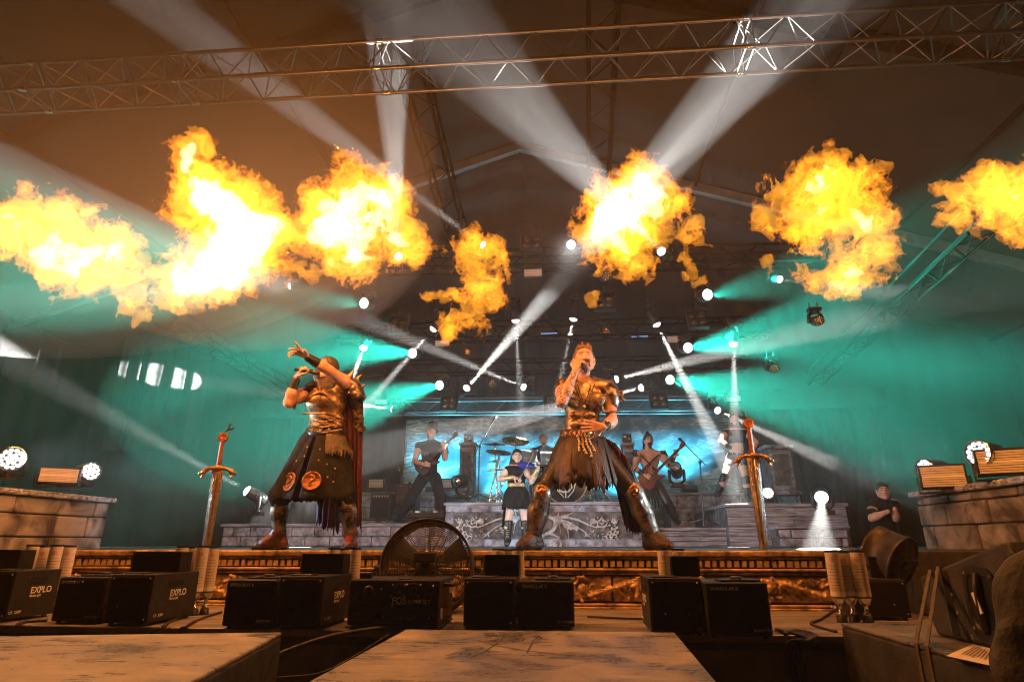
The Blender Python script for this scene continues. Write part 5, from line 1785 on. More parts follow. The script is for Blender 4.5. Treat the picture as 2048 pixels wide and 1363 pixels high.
for r in range(3):                               # overlapping belly plates
    s = Sdf()
    skeleton(s, {k_: J[k_] for k_ in ('chest', 'waist', 'pelvis', 'neck', 'head_base', 'shL', 'shR')}, 1.0, True, False, False, .024 - .004 * r)
    zc_ = P_(650, 834 + 11 * r).z
    s.box((P_(650, 840).x, Y0, zc_ + .40 - .020), (.9, .7, .80 - .012), (0, R(5), R(0)), rd=.004, sub=True) if False else None
    s.box((P_(650, 840).x, Y0, zc_ + .345), (.9, .8, .62), (R(8), R(5), 0), rd=.01, k=.004, sub=True)
    s.box((P_(650, 840).x, Y0, zc_ - .345), (.9, .8, .62), (R(8), R(5), 0), rd=.01, k=.004, sub=True)
    s.box((P_(650, 840).x, Y0 + .30, zc_), (.9, .50, .9), rd=.01, k=.004, sub=True)
    s.cone(P_(618, 836 + 11 * r, -.085), P_(646, 843 + 11 * r, -.112), .006, .007, .01)
    s.cone(P_(646, 843 + 11 * r, -.112), P_(684, 836 + 11 * r, -.078), .007, .006, .01)
    s.build('belly_plate', X['cuirass'], cl, .006)
for px, py in ((624, 858), (640, 861), (658, 857), (676, 846)):
    MB().lathe([(.008, 0), (.005, .006), (0, .008)], P_(px, py, -.125), (0, -1, 0), 8).build('rivet', X['bone'], cl)
s = Sdf()                                        # layered spiked pauldron
for k in range(3):
    c = P_(706 + 5 * k, 768 + 11 * k, -.03 + .01 * k)
    s.ell(c, (.082 - .006 * k, .098, .055), (0, R(28), 0), .012)
s.ell(P_(690, 795, -.02), (.07, .10, .07), (0, R(28), 0), .012, True)
for px, py, qx, qy in ((704, 748, 708, 738), (716, 756, 724, 748), (722, 772, 732, 768), (722, 790, 733, 792)):
    s.cone(P_(px - 4, py + 3, -.03), P_(qx, qy, -.03), .026, .003, .012)
s.build('pauldron', X['steel_arm'], cl, .0062)
for px, py in ((700, 757), (712, 772), (698, 785), (716, 792)):
    MB().lathe([(.014, 0), (.014, .006), (.006, .012), (0, .012)], P_(px, py, -.125), (.3, -1, .1), 10).build('pauldron_boss', X['bronze'], cl)
s = Sdf()
s.ell(P_(622, 776, -.04), (.080, .090, .045), (0, R(-30), 0), .02)
s.cone(P_(634, 764, -.04), P_(640, 752, -.04), .016, .003, .01)
s.build('shoulder_guard', X['leather'], cl, .0065)
for a_, b_, q in ((.30, .98, 'L'), (.22, .86, 'R')):
    s = Sdf()
    s.cone(J['el' + q].lerp(J['wr' + q], a_), J['el' + q].lerp(J['wr' + q], b_), .047, .036, .005)
    s.build('bracer', X['leather_dk'], cl, .0055)
MB().tube([J['elR'].lerp(J['shR'], .55) + Vector((.052 * math.cos(a), .05 * math.sin(a), .012 * math.cos(a))) for a in [2 * math.pi * i / 14 for i in range(14)]], .010, 6, True).build('arm_strap', X['leather_dk'], cl)
MB().box(J['elR'].lerp(J['shR'], .5) + Vector((0, -.055, -.06)), (.022, .006, .12), (0, R(6), 0)).build('strap_end', X['leather_dk'], cl)
belt, bp = loft('belt', X['leather_dk'], cl, [(P_(650, 858, .03), .158, .122), (P_(650, 878, .03), .165, .128)], rows=2, thick=.012)
for a in (-2.5, -2.1, -1.7, -1.3):
    q = bp(a, .5)
    MB().box(q + Vector((0, -.006, 0)), (.030, .010, .034), (0, 0, a + math.pi / 2)).build('buckle', X['chrome'], cl)
TR = [(P_(650, 872, .03), .165, .128), (P_(640, 925, .0), .232, .175), (P_(626, 1000, -.02), .312, .215)]
for a0_, a1_ in ((-3.75, -1.86), (-1.66, .55), (.50, 2.60)):
    tb, tpos = loft('tabard_panel', X['black_cloth'], cl, TR, a0=a0_, a1=a1_, jag=.012, pleat=.05, npl=5, seed=12, n=44, rows=14)
ms, _ = loft('mail_skirt', X['mail'], cl, [(P_(652, 872, .03), .176, .14), (P_(648, 910, .01), .250, .20)], a0=-1.25, a1=.15, jag=.05, seed=6, n=40, thick=.006)
ms, _ = loft('mail_skirt', X['mail'], cl, [(P_(652, 872, .03), .176, .14), (P_(645, 915, .01), .268, .205)], a0=-3.6, a1=-2.85, jag=.04, seed=7, n=26, thick=.006)
for px, a in ((568, -2.22), (643, -1.40)):
    q = tpos(a, .78)
    nrm = Vector((math.cos(a) * .8, math.sin(a), .16)).normalized()
    md = MB().lathe([(0, .004), (.066, .004), (.070, .012), (.078, .012), (.080, 0), (0, -.004)], q + nrm * .012, nrm, 30).build('medallion', X['copper'], cl)
    t_ = Vector((0, 0, 1)).cross(nrm).normalized()
    u_ = nrm.cross(t_)
    s = Sdf()
    c = q + nrm * .020
    s.chain([c + t_ * (.020 * math.sin(k * .75)) + u_ * (.045 - .011 * k) for k in range(9)], [.006] * 9, .004)
    s.cone(c + u_ * .045, c - u_ * .05, .004, .003, .003)
    s.cone(c + u_ * .045 - t_ * .02, c + u_ * .045 + t_ * .025, .007, .003, .003)
    s.build('serpent_emblem', X['bronze'], md, .0045)
rg = random.Random(4)
for a, v in ((-1.95, .25), (-1.92, .42), (-2.3, .5), (-2.42, .66), (-1.35, .3), (-1.32, .5), (-1.3, .68), (-1.0, .55), (-.95, .72), (-.7, .6), (-.75, .78)):
    q = tpos(a, v)
    n_ = Vector((math.cos(a), math.sin(a), 0))
    MB().lathe([(.008, 0), (.006, .005), (0, .008)], q + n_ * .006, n_, 8).build('stud', X['bone'], cl)
hanging('cape', X['cape_red'], cl, [P_(684, 790, .10), P_(708, 786, .08), P_(726, 800, .05)], [P_(690, 1040, .16), P_(706, 1058, .12), P_(722, 1052, .08)], .025, 4, .02, 3)
hanging('cape_lining', X['cape_violet'], cl, [P_(640, 880, .16), P_(690, 870, .17)], [P_(632, 1040, .22), P_(676, 1062, .2)], .03, 4, .05, 8)
s = Sdf()
rg = random.Random(9)
for k in range(60):
    t = k / 60
    c = P_(712 + 10 * t, 785 + 75 * t, .06)
    s.cone(c + Vector((rg.uniform(-.03, .03), rg.uniform(-.03, .02), 0)), c + Vector((rg.uniform(-.01, .06), rg.uniform(-.06, .02), -.035)), .018, .004, .01)
s.build('fur_trim', X['fur'], cl, .0065, .003, 2)
s = Sdf()
for q in ('L', 'R'):
    limb(s, J['hp' + q], J['kn' + q], .115, .085)
    limb(s, J['kn' + q], J['kn' + q].lerp(J['an' + q], .3), .085, .062)
    limb(s, J['kn' + q], J['an' + q], .060, .048)
s.ell(J['pelvis'], (.16, .12, .12), k=.05)
s.build('trousers', X['black_cloth'], cl, .0085, .003, 6)
for q in ('R', 'L'):
    kn, an = J['kn' + q], J['an' + q]
    d = (an - kn).normalized()
    s = Sdf()
    s.cone(kn, kn + d * .14, .068, .070, .03)
    s.cone(kn + d * .14, an + d * .01, .070, .050, .03)
    s.ell(kn + Vector((0, -.020, .004)), (.072, .062, .066), k=.02)
    s.cone(kn + d * .02 + Vector((-.06, -.055, 0)), kn + d * .02 + Vector((.06, -.055, 0)), .010, .010, .01)
    s.cone(kn + d * .06 + Vector((0, -.075, 0)), an + Vector((0, -.05, .02)), .010, .008, .02)
    gr = s.build('greave', X['steel_arm'], cl, .0062, .001, 3)
    toe = P_(516, 1090, -.04) if q == 'R' else P_(700, 1094, -.18)
    s = Sdf()
    boot(s, an, toe, .055)
    s.build('boot', X['red_boot'], cl, .0075, .002, 5)
    hl = Vector((an.x, an.y, STAGE_Z))
    tt = Vector((toe.x, toe.y, STAGE_Z))
    dd = (tt - hl).normalized()
    pp_ = Vector((-dd.y, dd.x, 0))
    mb = MB()
    a_, b_ = hl - dd * .085, tt + dd * .045
    mb.prism([a_ - pp_ * .046 + Vector((0, 0, .003)), a_ + pp_ * .046 + Vector((0, 0, .003)), b_ + pp_ * .040 + Vector((0, 0, .003)), b_ - pp_ * .040 + Vector((0, 0, .003))], (0, 0, .032))
    mb.build('sole', X['leather_dk'], cl, .008, 2)
    for w in (-.06, .0, .10):
        c = hl + dd * w - pp_ * .048 + Vector((0, 0, .022))
        MB().box(c, (.035, .006, .014), (0, 0, math.atan2(dd.y, dd.x))).build('sole_plate', X['chrome'], cl)
microphone('microphone raised to the mouth by the cloaked singer', at(588, 738, Y0 - .27), at(638, 745, Y0 - .12))

# ------------------------------------------------------------------ the band at the back
def simple_person(label, Y0, J, outfit, h=.0105, g=1.0, yaw=0, pitch=0, skin='skin', female=False, arms=True, legs=True, z0=STAGE_Z):
    th = thing('person', label, 'person', (J['pelvis'].x, Y0, z0))
    s = Sdf()
    skeleton(s, J, g, True, arms, legs)
    M_ = head_frame(J['head'], yaw, pitch)
    add_head(s, M_, g, female)
    for q, f, n_, sd in outfit.get('hands', ()):
        add_hand(s, J['wr' + q], f, n_, sd, .75, .05, 1.0, .7)
    s.build('body', X[skin], th, h)
    face_marks(th, M_, 'hair_dark', g)
    return th, M_
def face_marks(th, M, hair='hair_dark', g=1.0):
    for sg in (-1, 1):
        T = lambda x, y, z: M @ Vector((x * g, y * g, z * g))
        Sdf().cone(T(sg * .012, -.097, .031), T(sg * .048, -.087, .036), .0065 * g, .005 * g).build('eyebrow', X[hair], th, .006)
        Sdf().cone(T(sg * .022, -.092, .011), T(sg * .040, -.089, .011), .0062 * g, .0055 * g).build('eye', X['hair_dark'], th, .006)
    Sdf().cone(T(-.016, -.098, -.059), T(.016, -.098, -.059), .0055 * g, .0055 * g).build('mouth', X['lips'], th, .006)
def garment(th, name, mat_, prims, h=.0105, noise=.002, k=.03):
    s = Sdf()
    for p in prims:
        if len(p) == 4:
            s.cone(p[0], p[1], p[2], p[3], k)
        else:
            s.ell(p[0], p[1], k=k)
    return s.build(name, X[mat_], th, h, noise, 4)
def follow(th, name, mat_, J, g=1.0, torso=False, legs=False, arms=True, infl=.014, arm_t=.5, hips=False, cut=None, low=None, h=.0105):
    s = Sdf()
    skeleton(s, J, g, torso, arms, legs, infl, min(arm_t, .99), hips)
    c = J['pelvis']
    if cut:
        s.box((c.x, c.y, cut + .5), (2, 2, 1.0), rd=.005, k=.004, sub=True)
    if low:
        s.box((c.x, c.y, low - .6), (2, 2, 1.2), rd=.005, k=.004, sub=True)
    return s.build(name, X[mat_], th, h, .002, 5)
def guitar(label, a, b, body_col, left=1, horns=True, n_str=6):
    """a = body centre, b = head end; faces the camera"""
    a, b = Vector(a), Vector(b)
    th = thing('electric_guitar', label, 'guitar', a)
    d = (b - a).normalized()
    n_ = Vector((0, -1, .12))
    n_ = (n_ - d * n_.dot(d)).normalized()
    t = d.cross(n_)
    prof = [(-.20, .06), (-.16, .13), (-.08, .155), (.0, .115), (.05, .105), (.11, .13), (.19, .15), (.20, .125), (.13, .07), (.12, .03), (.12, -.03), (.13, -.07), (.17, -.115), (.16, -.14), (.09, -.13), (.03, -.105), (-.03, -.115), (-.10, -.165), (-.17, -.14), (-.205, -.06)]
    pts = [a + d * x + t * y for x, y in prof]
    MB().prism([p + n_ * .0 for p in pts], -n_ * .042).build('guitar_body', body_col, th, .010, 2)
    neck_end = b - d * .14
    w = t * .024
    MB().add([a + d * .10 + w + n_ * .004, a + d * .10 - w + n_ * .004, neck_end - w * .85 + n_ * .004, neck_end + w * .85 + n_ * .004, a + d * .10 - n_ * .012, neck_end - n_ * .014], [(0, 1, 2, 3), (0, 3, 5, 4), (1, 4, 5, 2), (3, 2, 5), (0, 4, 1)]).build('neck', X['leather_br'], th)
    MB().prism([neck_end + w, neck_end - w, b - d * .02 - w * 2.4, b - w * 1.0, b - d * .03 + w * 1.2], n_ * -.014).build('headstock', body_col, th, .003)
    for k in range(n_str):
        q = neck_end.lerp(b, .15 + .13 * k) - w * (1.2 + .2 * k)
        MB().cyl(q, q - w.normalized() * .022 - n_ * .0, .006, n=8).build('tuner', X['chrome'], th)
    for u in (-.02, .06):
        MB().box(a + d * u + n_ * .004, (.03, .085, .012), d.to_track_quat('X', 'Z').to_euler()).build('pickup', X['black_plastic'], th, .003)
    MB().box(a - d * .09 + n_ * .006, (.03, .08, .014), d.to_track_quat('X', 'Z').to_euler()).build('bridge', X['chrome'], th, .003)
    for k in range(4):
        MB().cyl(a + d * .10 + w * (k - 1.5) * .4 + n_ * .008, neck_end + w * (k - 1.5) * .4 + n_ * .008, .0012, n=4).build('string', X['chrome'], th)
    return th
face_marks(*face_marks_later, 'beard')
# guitarist with top hat
Y0 = 10.3
RZ = at(860, 1040, Y0).z
J = joints(Y0, head=(862, 866, 0), head_base=(862, 876, .02), neck=(863, 885, .02), chest=(862, 906, .02), waist=(858, 932, .02), pelvis=(857, 948, .02),
           shR=(838, 892, 0), elR=(829, 922, -.10), wrR=(846, 928, -.22), shL=(886, 894, 0), elL=(890, 916, -.14), wrL=(889, 894, -.25),
           hpR=(846, 955, .02), knR=(822, 995, -.04), anR=(796, 1030, 0), hpL=(870, 955, .02), knL=(881, 995, -.03), anL=(882, 1034, 0))
hands = (('R', at(858, 928, Y0 - .24) - J['wrR'], (0, 1, -.2), 1), ('L', at(886, 884, Y0 - .25) - J['wrL'], (0, 1, .3), -1))
th, Mh = simple_person('guitarist in a black top hat leaning back on the low riser', Y0, J, {'hands': hands}, yaw=R(-12), pitch=R(-14), z0=RZ)
T = lambda x, y, z: Mh @ Vector((x, y, z))
MB().lathe([(.0, .20), (.092, .20), (.090, .19), (.078, .10), (.076, .062), (.118, .055), (.122, .062), (.080, .070)], Mh @ Vector((0, .01, 0)), Mh.to_3x3() @ Vector((0, .10, 1)), 24).build('top_hat', X['leather_dk'], th)
garment(th, 'beard', 'beard', [(T(0, -.08, -.09), T(0, -.07, -.14), .026, .012)])
follow(th, 'waistcoat', 'black_cloth', J, torso=True, infl=.015, arm_t=.12)
for sd, q in ((-1, 'R'), (1, 'L')):
    s = Sdf()
    for k in range(7):
        s.cone(J['sh' + q] + Vector((-sd * .03 + sd * k * .012, -.055 + .012 * k, .05)), J['sh' + q] + Vector((sd * (.01 + .014 * k), -.07 + .02 * k, -.10)), .016, .008, .006)
    s.build('shoulder_fringe', X['leather_br'], th, .010)
garment(th, 'trousers', 'black_cloth', [(J['hpR'], J['knR'], .105, .088), (J['knR'], J['anR'], .088, .105), (J['hpL'], J['knL'], .105, .09), (J['knL'], J['anL'], .09, .11)])
for q in ('R', 'L'):
    garment(th, 'shoe', 'leather_dk', [(J['an' + q] + Vector((0, 0, -.02)), J['an' + q] + Vector((-.03, -.13, -.03)), .05, .04)])
X['guitar_dark'] = mat('black_red_guitar', (0.03, 0.012, 0.012), .25, 0, .4, 8)
X['guitar_red'] = mat('dark_red_bass', (0.12, 0.02, 0.015), .25, 0, .4, 8)
guitar('black electric guitar slanting up in the hands of the top hatted guitarist', at(852, 926, Y0 - .20), at(917, 864, Y0 - .26), X['guitar_dark'])
# violinist
Y0 = 9.2
J = joints(Y0, head=(1034, 912, 0), head_base=(1034, 921, .02), neck=(1033, 929, .02), chest=(1034, 945, .02), waist=(1033, 967, .02), pelvis=(1033, 984, .02),
           shR=(1016, 938, 0), elR=(999, 958, -.04), wrR=(1028, 954, -.18), shL=(1053, 938, 0), elL=(1063, 962, -.10), wrL=(1076, 938, -.20),
           hpR=(1024, 992, .02), knR=(1017, 1040, 0), anR=(1015, 1080, .02), hpL=(1044, 992, .02), knL=(1050, 1040, 0), anL=(1052, 1080, .02))
hands = (('R', at(1040, 957, Y0 - .22) - J['wrR'], (0, .3, -1), -1), ('L', at(1078, 929, Y0 - .22) - J['wrL'], (-1, .3, 0), 1))
th, Mh = simple_person('violinist in a black dress with gold belt and laced boots', Y0, J, {'hands': hands}, g=.90, yaw=R(10), pitch=R(4), skin='skin_pale', female=True)
T = lambda x, y, z: Mh @ Vector((x, y, z))
s = Sdf()
hair_cap(s, Mh, .90, .12)
s.cone(T(-.05, .05, -.02), J['neck'] + Vector((-.10, .05, -.06)), .05, .03)
s.build('hair', X['hair_dark'], th, .010, .002, 3)
follow(th, 'bodice', 'black_cloth', J, g=.9, torso=True, infl=.013, arms=False, cut=J['chest'].z + .10)
garment(th, 'shoulder_feathers', 'fur', [(J['shR'] + Vector((.03, 0, .03)), J['neck'] + Vector((-.03, .02, 0)), .04, .03), (J['shL'] + Vector((-.03, 0, .03)), J['neck'] + Vector((.03, .02, 0)), .04, .03)], noise=.006)
s = Sdf()
rg = random.Random(3)
for k in range(26):
    a = -2.7 + k / 25 * 2.25
    c = J['waist'] + Vector((math.cos(a) * .135, math.sin(a) * .105, -.02 + .02 * math.sin(k * 1.9)))
    s.ell(c, (.015, .012, .020), k=.008)
s.build('gold_belt', X['bone'], th, .009)
loft('dress_skirt', X['black_cloth'], th, [(J['waist'] + Vector((0, 0, -.04)), .125, .10), (J['pelvis'], .175, .14), (at(1033, 1016, Y0), .21, .17)], pleat=.05, npl=11, jag=.02, seed=3, n=60)
hanging('sheer_train', X['black_cloth'], th, [at(1012, 985, Y0 + .1), at(1020, 985, Y0 + .12)], [at(1004, 1050, Y0 + .12), at(1016, 1068, Y0 + .15)], .02, 3, .03, 4)
for q in ('R', 'L'):
    garment(th, 'boot', 'leather_dk', [(J['kn' + q] + Vector((0, 0, -.03)), J['an' + q], .066, .05), (J['an' + q], J['an' + q] + Vector((0, -.10, -.05)), .048, .04)])
    lc = MB()
    for k in range(9):
        lc.box(J['kn' + q].lerp(J['an' + q], .15 + k * .09) + Vector((0, -.062 + .0015 * k, 0)), (.03, .008, .007))
    lc.build('boot_lacing', X['bone'], th)
    garment(th, 'arm_cuff', 'bone', [(J['el' + q].lerp(J['wr' + q], .35), J['el' + q].lerp(J['wr' + q], .85), .044, .036)], noise=.004)
X['violin_blue'] = mat('blue_violin', (0.02, 0.03, 0.30), .2, 0, .3, 8)
vi = thing('violin', 'blue violin under the chin of the violinist', 'violin', at(1058, 931, Y0 - .22))
s = Sdf()
va, vb = at(1042, 929, Y0 - .17), at(1076, 932, Y0 - .24)
dv = (vb - va)
s.ell(va + dv * .12, (.085, .028, .055), (0, 0, R(15)), .03)
s.ell(va + dv * .52, (.070, .026, .045), (0, 0, R(15)), .03)
s.build('sound_box', X['violin_blue'], vi, .008)
MB().cyl(va + dv * .5 + Vector((0, -.02, .02)), va + dv * 1.35 + Vector((0, -.02, .02)), .012, .009, 8).build('violin_neck', X['leather_dk'], vi)
bo = setp(MB().tube([at(1036, 958, Y0 - .26), at(1052, 930, Y0 - .28), at(1071, 896, Y0 - .28)], .006, 6).build('violin_bow', X['leather_dk']), 'violin bow held slanting by the violinist', 'violin bow')
MB().tube([at(1038, 959, Y0 - .28), at(1054, 932, Y0 - .30), at(1071, 896, Y0 - .28)], .002, 4).build('bow_hair', X['white_paper'], bo)
# drummer behind the kit
Y0 = 11.7
J = joints(Y0, head=(1087, 879, 0), head_base=(1087, 889, .02), neck=(1087, 896, .02), chest=(1087, 915, .02), waist=(1087, 940, .02), pelvis=(1087, 962, .02),
           shR=(1066, 903, 0), elR=(1056, 925, -.10), wrR=(1066, 935, -.28), shL=(1108, 903, 0), elL=(1118, 925, -.1), wrL=(1108, 938, -.28),
           hpR=(1078, 965, 0), knR=(1068, 975, -.35), anR=(1068, 1000, -.35), hpL=(1096, 965, 0), knL=(1106, 975, -.35), anL=(1106, 1000, -.35))
th, Mh = simple_person('bearded drummer sitting behind the drum kit', Y0, J, {}, g=1.0, yaw=R(4), z0=rzt)
T = lambda x, y, z: Mh @ Vector((x, y, z))
follow(th, 'vest', 'black_cloth', J, torso=True, infl=.014, arm_t=.3)
garment(th, 'trousers', 'black_cloth', [(J['hpR'], J['knR'], .1, .08), (J['knR'], J['anR'], .075, .06), (J['hpL'], J['knL'], .1, .08), (J['knL'], J['anL'], .075, .06)])
garment(th, 'beard', 'beard', [(T(0, -.075, -.085), T(0, -.06, -.15), .036, .018)])
hair_cap(Sdf(), Mh).build('hair', X['beard'], th, .0105)
# bass player
Y0 = 10.4
J = joints(Y0, head=(1297, 881, 0), head_base=(1297, 892, .02), neck=(1298, 901, .02), chest=(1299, 921, .02), waist=(1300, 944, .02), pelvis=(1302, 962, .02),
           shR=(1275, 908, 0), elR=(1270, 936, -.06), wrR=(1291, 950, -.22), shL=(1322, 909, 0), elL=(1338, 930, -.10), wrL=(1349, 912, -.24),
           hpR=(1291, 968, .02), knR=(1288, 1005, -.02), anR=(1285, 1040, .04), hpL=(1315, 968, .02), knL=(1336, 1005, -.04), anL=(1352, 1040, .02))
hands = (('R', at(1303, 955, Y0 - .25) - J['wrR'], (0, 1, -.2), 1), ('L', at(1352, 902, Y0 - .25) - J['wrL'], (0, 1, .3), -1))
th, Mh = simple_person('bare chested bass player with topknot and black feather shoulders', Y0, J, {'hands': hands}, yaw=R(6), pitch=R(-2), z0=at(1300, 1052, 10.0).z)
T = lambda x, y, z: Mh @ Vector((x, y, z))
garment(th, 'beard', 'hair_dark', [(T(0, -.07, -.075), T(0, -.07, -.12), .042, .025)])
hair_cap(Sdf().cone(T(0, .02, .12), T(0, .05, .155), .034, .028).cone(T(-.06, .05, .0), T(-.08, .06, -.16), .03, .02), Mh).build('hair', X['hair_dark'], th, .0105, .002, 3)
for q, sd in (('R', -1), ('L', 1)):
    s = Sdf()
    rg = random.Random(7 + sd)
    for k in range(26):
        c = J['sh' + q] + Vector((sd * rg.uniform(-.02, .07), rg.uniform(-.06, .08), rg.uniform(-.04, .06)))
        s.cone(c, c + Vector((sd * rg.uniform(.0, .07), rg.uniform(-.04, .02), rg.uniform(-.10, .03))), .026, .005, .01)
    s.build('feather_shoulder', X['black_fur'], th, .010, .004, 2)
for a_, b_ in (((1280, 908), (1316, 944)), ((1318, 908), (1284, 940))):
    MB().tube([at(*a_, Y0 - .085), at((a_[0] + b_[0]) / 2, (a_[1] + b_[1]) / 2, Y0 - .115), at(*b_, Y0 - .09)], .014, 6).build('chest_strap', X['leather_dk'], th)
follow(th, 'trousers', 'leather_dk', J, legs=True, infl=.014, arms=False, hips=True)
loft('fur_loincloth', X['black_fur'], th, [(J['pelvis'] + Vector((0, 0, .04)), .16, .12), (J['pelvis'] + Vector((-.03, 0, -.35)), .20, .15)], a0=-3.3, a1=-1.0, jag=.10, pleat=.05, seed=5, n=30)
for q in ('R', 'L'):
    garment(th, 'boot', 'leather_dk', [(J['an' + q] + Vector((0, 0, .06)), J['an' + q], .058, .05), (J['an' + q], J['an' + q] + Vector((.02, -.12, -.03)), .048, .04)])
    garment(th, 'arm_guard', 'leather_dk', [(J['el' + q].lerp(J['wr' + q], .2), J['el' + q].lerp(J['wr' + q], .8), .05, .04)])
guitar('dark red bass guitar slanting up in the hands of the bass player', at(1301, 954, Y0 - .22), at(1372, 884, Y0 - .28), X['guitar_red'], n_str=4)
# dancer on the high riser, one leg raised
Y0 = 10.6
J = joints(Y0, head=(1468, 838, 0), head_base=(1468, 849, .02), neck=(1470, 857, .02), chest=(1472, 875, .02), waist=(1473, 897, .02), pelvis=(1470, 915, .02),
           shR=(1452, 864, 0), elR=(1442, 883, -.04), wrR=(1463, 896, -.08), shL=(1492, 864, 0), elL=(1512, 884, -.04), wrL=(1500, 906, -.08),
           hpR=(1461, 922, 0), knR=(1449, 955, -.10), anR=(1436, 985, -.02), hpL=(1482, 922, .02), knL=(1492, 958, .02), anL=(1496, 994, .04))
hands = (('R', at(1470, 900, Y0 - .1) - J['wrR'], (.3, 1, 0), -1),)
th, Mh = simple_person('dancer in black top and boots with hand on hip behind the planted sword', Y0, J, {'hands': hands}, g=.92, yaw=R(-10), skin='skin_pale', female=True, z0=at(1490, 1006, 9.8).z)
T = lambda x, y, z: Mh @ Vector((x, y, z))
hair_cap(Sdf(), Mh, .92, .24).build('hair', X['hair_dark'], th, .0105, .002, 3)
follow(th, 'top', 'black_cloth', J, g=.92, torso=True, infl=.013, arms=False, cut=J['chest'].z + .13, low=J['chest'].z - .10)
follow(th, 'shorts', 'black_cloth', J, g=.92, legs=True, hips=True, infl=.013, arms=False, low=J['pelvis'].z - .13, cut=J['pelvis'].z + .09)
for q in ('R', 'L'):
    garment(th, 'boot', 'leather_dk', [(J['kn' + q] + Vector((0, 0, .02)), J['an' + q], .068, .05), (J['an' + q], J['an' + q] + Vector((-.02, -.11, -.04)), .046, .035)])
    garment(th, 'arm_guard', 'leather_dk', [(J['el' + q].lerp(J['wr' + q], .35), J['el' + q].lerp(J['wr' + q], .9), .044, .036)])
# stage hand in the dark
Y0 = 8.8
J = joints(Y0, head=(1766, 982, 0), head_base=(1766, 994, .02), neck=(1766, 1003, .02), chest=(1766, 1026, .02), waist=(1767, 1054, .02), pelvis=(1767, 1075, .02),
           shR=(1746, 1010, 0), elR=(1744, 1036, -.1), wrR=(1776, 1022, -.22), shL=(1788, 1010, 0), elL=(1792, 1036, -.1), wrL=(1790, 1017, -.22),
           hpR=(1758, 1080, 0), knR=(1757, 1105, 0), anR=(1757, 1150, 0), hpL=(1776, 1080, 0), knL=(1777, 1105, 0), anL=(1777, 1150, 0))
th, Mh = simple_person('stage hand in a black shirt waiting in the dark behind the floor beam', Y0, J, {}, yaw=R(-15), z0=STAGE_Z, legs=False)
T = lambda x, y, z: Mh @ Vector((x, y, z))
hair_cap(Sdf(), Mh).build('hair', X['hair_dark'], th, .0105)
follow(th, 'shirt', 'black_cloth', J, torso=True, infl=.014, arm_t=.65)
kz = STAGE_Z
garment(th, 'trousers', 'black_cloth', [(J['pelvis'], (.155, .115, .12)), (J['hpR'], Vector((J['hpR'].x, J['hpR'].y, kz + .04)), .09, .07), (J['hpL'], Vector((J['hpL'].x, J['hpL'].y, kz + .04)), .09, .07)])
# onlooker at the picture edge: only arm and back in view
Y0 = 1.45
ol = thing('person', 'onlooker in a dark shirt at the picture edge, only arm and back in view', 'person', (1.50, Y0, 0))
X['dark_shirt'] = mat('dark_olive_shirt', (0.05, 0.048, 0.04), .85, 0, .4, 10, .5, 40)
s = Sdf()
a_, b_ = at(2110, 1195, Y0), at(2078, 1340, Y0 - .02)
s.cone(a_, b_, .075, .068, .05)
s.cone(b_, b_ + Vector((.02, -.04, -.28)), .066, .055, .05)
s.cone(a_, a_ + Vector((.18, .06, .03)), .085, .10, .08)
s.ell(a_ + Vector((.22, .05, -.22)), (.20, .15, .32), k=.08)
s.cone(a_ + Vector((.05, -.02, -.02)), b_ + Vector((-.035, -.01, .06)), .04, .03, .03)
s.cone(a_ + Vector((.04, -.06, .02)), b_ + Vector((.03, -.07, .02)), .02, .03, .03)
s.build('shirt', X['dark_shirt'], ol, .008, .004, 9)
s = Sdf()
hd_ = a_ + Vector((.24, .05, .32))
s.ell(a_ + Vector((.22, .05, -.25)), (.17, .12, .30))
s.cone(a_ + Vector((.22, .06, .05)), hd_, .06, .055)
add_head(s, head_frame(hd_ + Vector((0, 0, .05)), R(180), 0))
for dx in (-.09, .09):
    s.cone(a_ + Vector((.22 + dx, .06, -.5)), (a_.x + .22 + dx, Y0 + .06, .10), .09, .05)
s.build('body', X['skin'], ol, .014)
s = Sdf()
for dx in (-.09, .09):
    s.cone(a_ + Vector((.22 + dx, .06, -.48)), (a_.x + .22 + dx, Y0 + .06, .06), .105, .07)
s.build('trousers', X['black_cloth'], ol, .014)

# ------------------------------------------------------------------ drum kit and backline
X['drum_shell'] = mat('black_drum_shell', (0.02, 0.02, 0.022), .2, 0, .3, 8)
X['drum_clear'] = mat('smoky_drum_shell', (0.28, 0.30, 0.30), .15, .3, .2, 8)
X['brass'] = mat('brass_cymbal', (0.50, 0.40, 0.24), .28, 1.0, .3, 30, col2=(0.25, .20, .12))
X['drum_skin'] = mat('black_drum_head', (0.02, 0.022, 0.024), .4, 0, .2, 8)
KZ = rzt
kit = thing('drum_kit', 'black drum kit with cymbals on the carved dragon riser', 'drum kit', (at(1110, 1000, 10.9).x, 10.9, KZ))
bc = at(1131, 963, 10.7)
rb = bc.z - KZ - .02
MB().lathe([(0, .0), (rb * .96, .0), (rb * .99, .006), (rb * 1.02, .004), (rb * 1.02, -.03), (rb, -.034), (rb, -.40), (0, -.40)], bc, (0, -1, 0), 36).build('bass_drum', X['drum_shell'], kit)
MB().lathe([(rb * .955, .002), (rb * .97, .010), (rb * 1.03, .008), (rb * 1.03, -.032)], bc, (0, -1, 0), 36).build('bass_hoop', X['bone'], kit)
def drumS(pts, r):
    MB().tube([bc + Vector((x * rb, -.008, z * rb)) for x, z in pts], r, 6).build('emblem_stroke', X['label_ink'], kit)
drumS([(.32, .42), (.12, .52), (-.15, .48), (-.28, .32), (-.20, .14), (.05, .04), (.24, -.08), (.28, -.26), (.14, -.42), (-.12, -.46), (-.32, -.36)], .020)
drumS([(0, .62), (0, .1), (0, -.72)], .014)
drumS([(-.16, -.02), (.16, -.02)], .012)
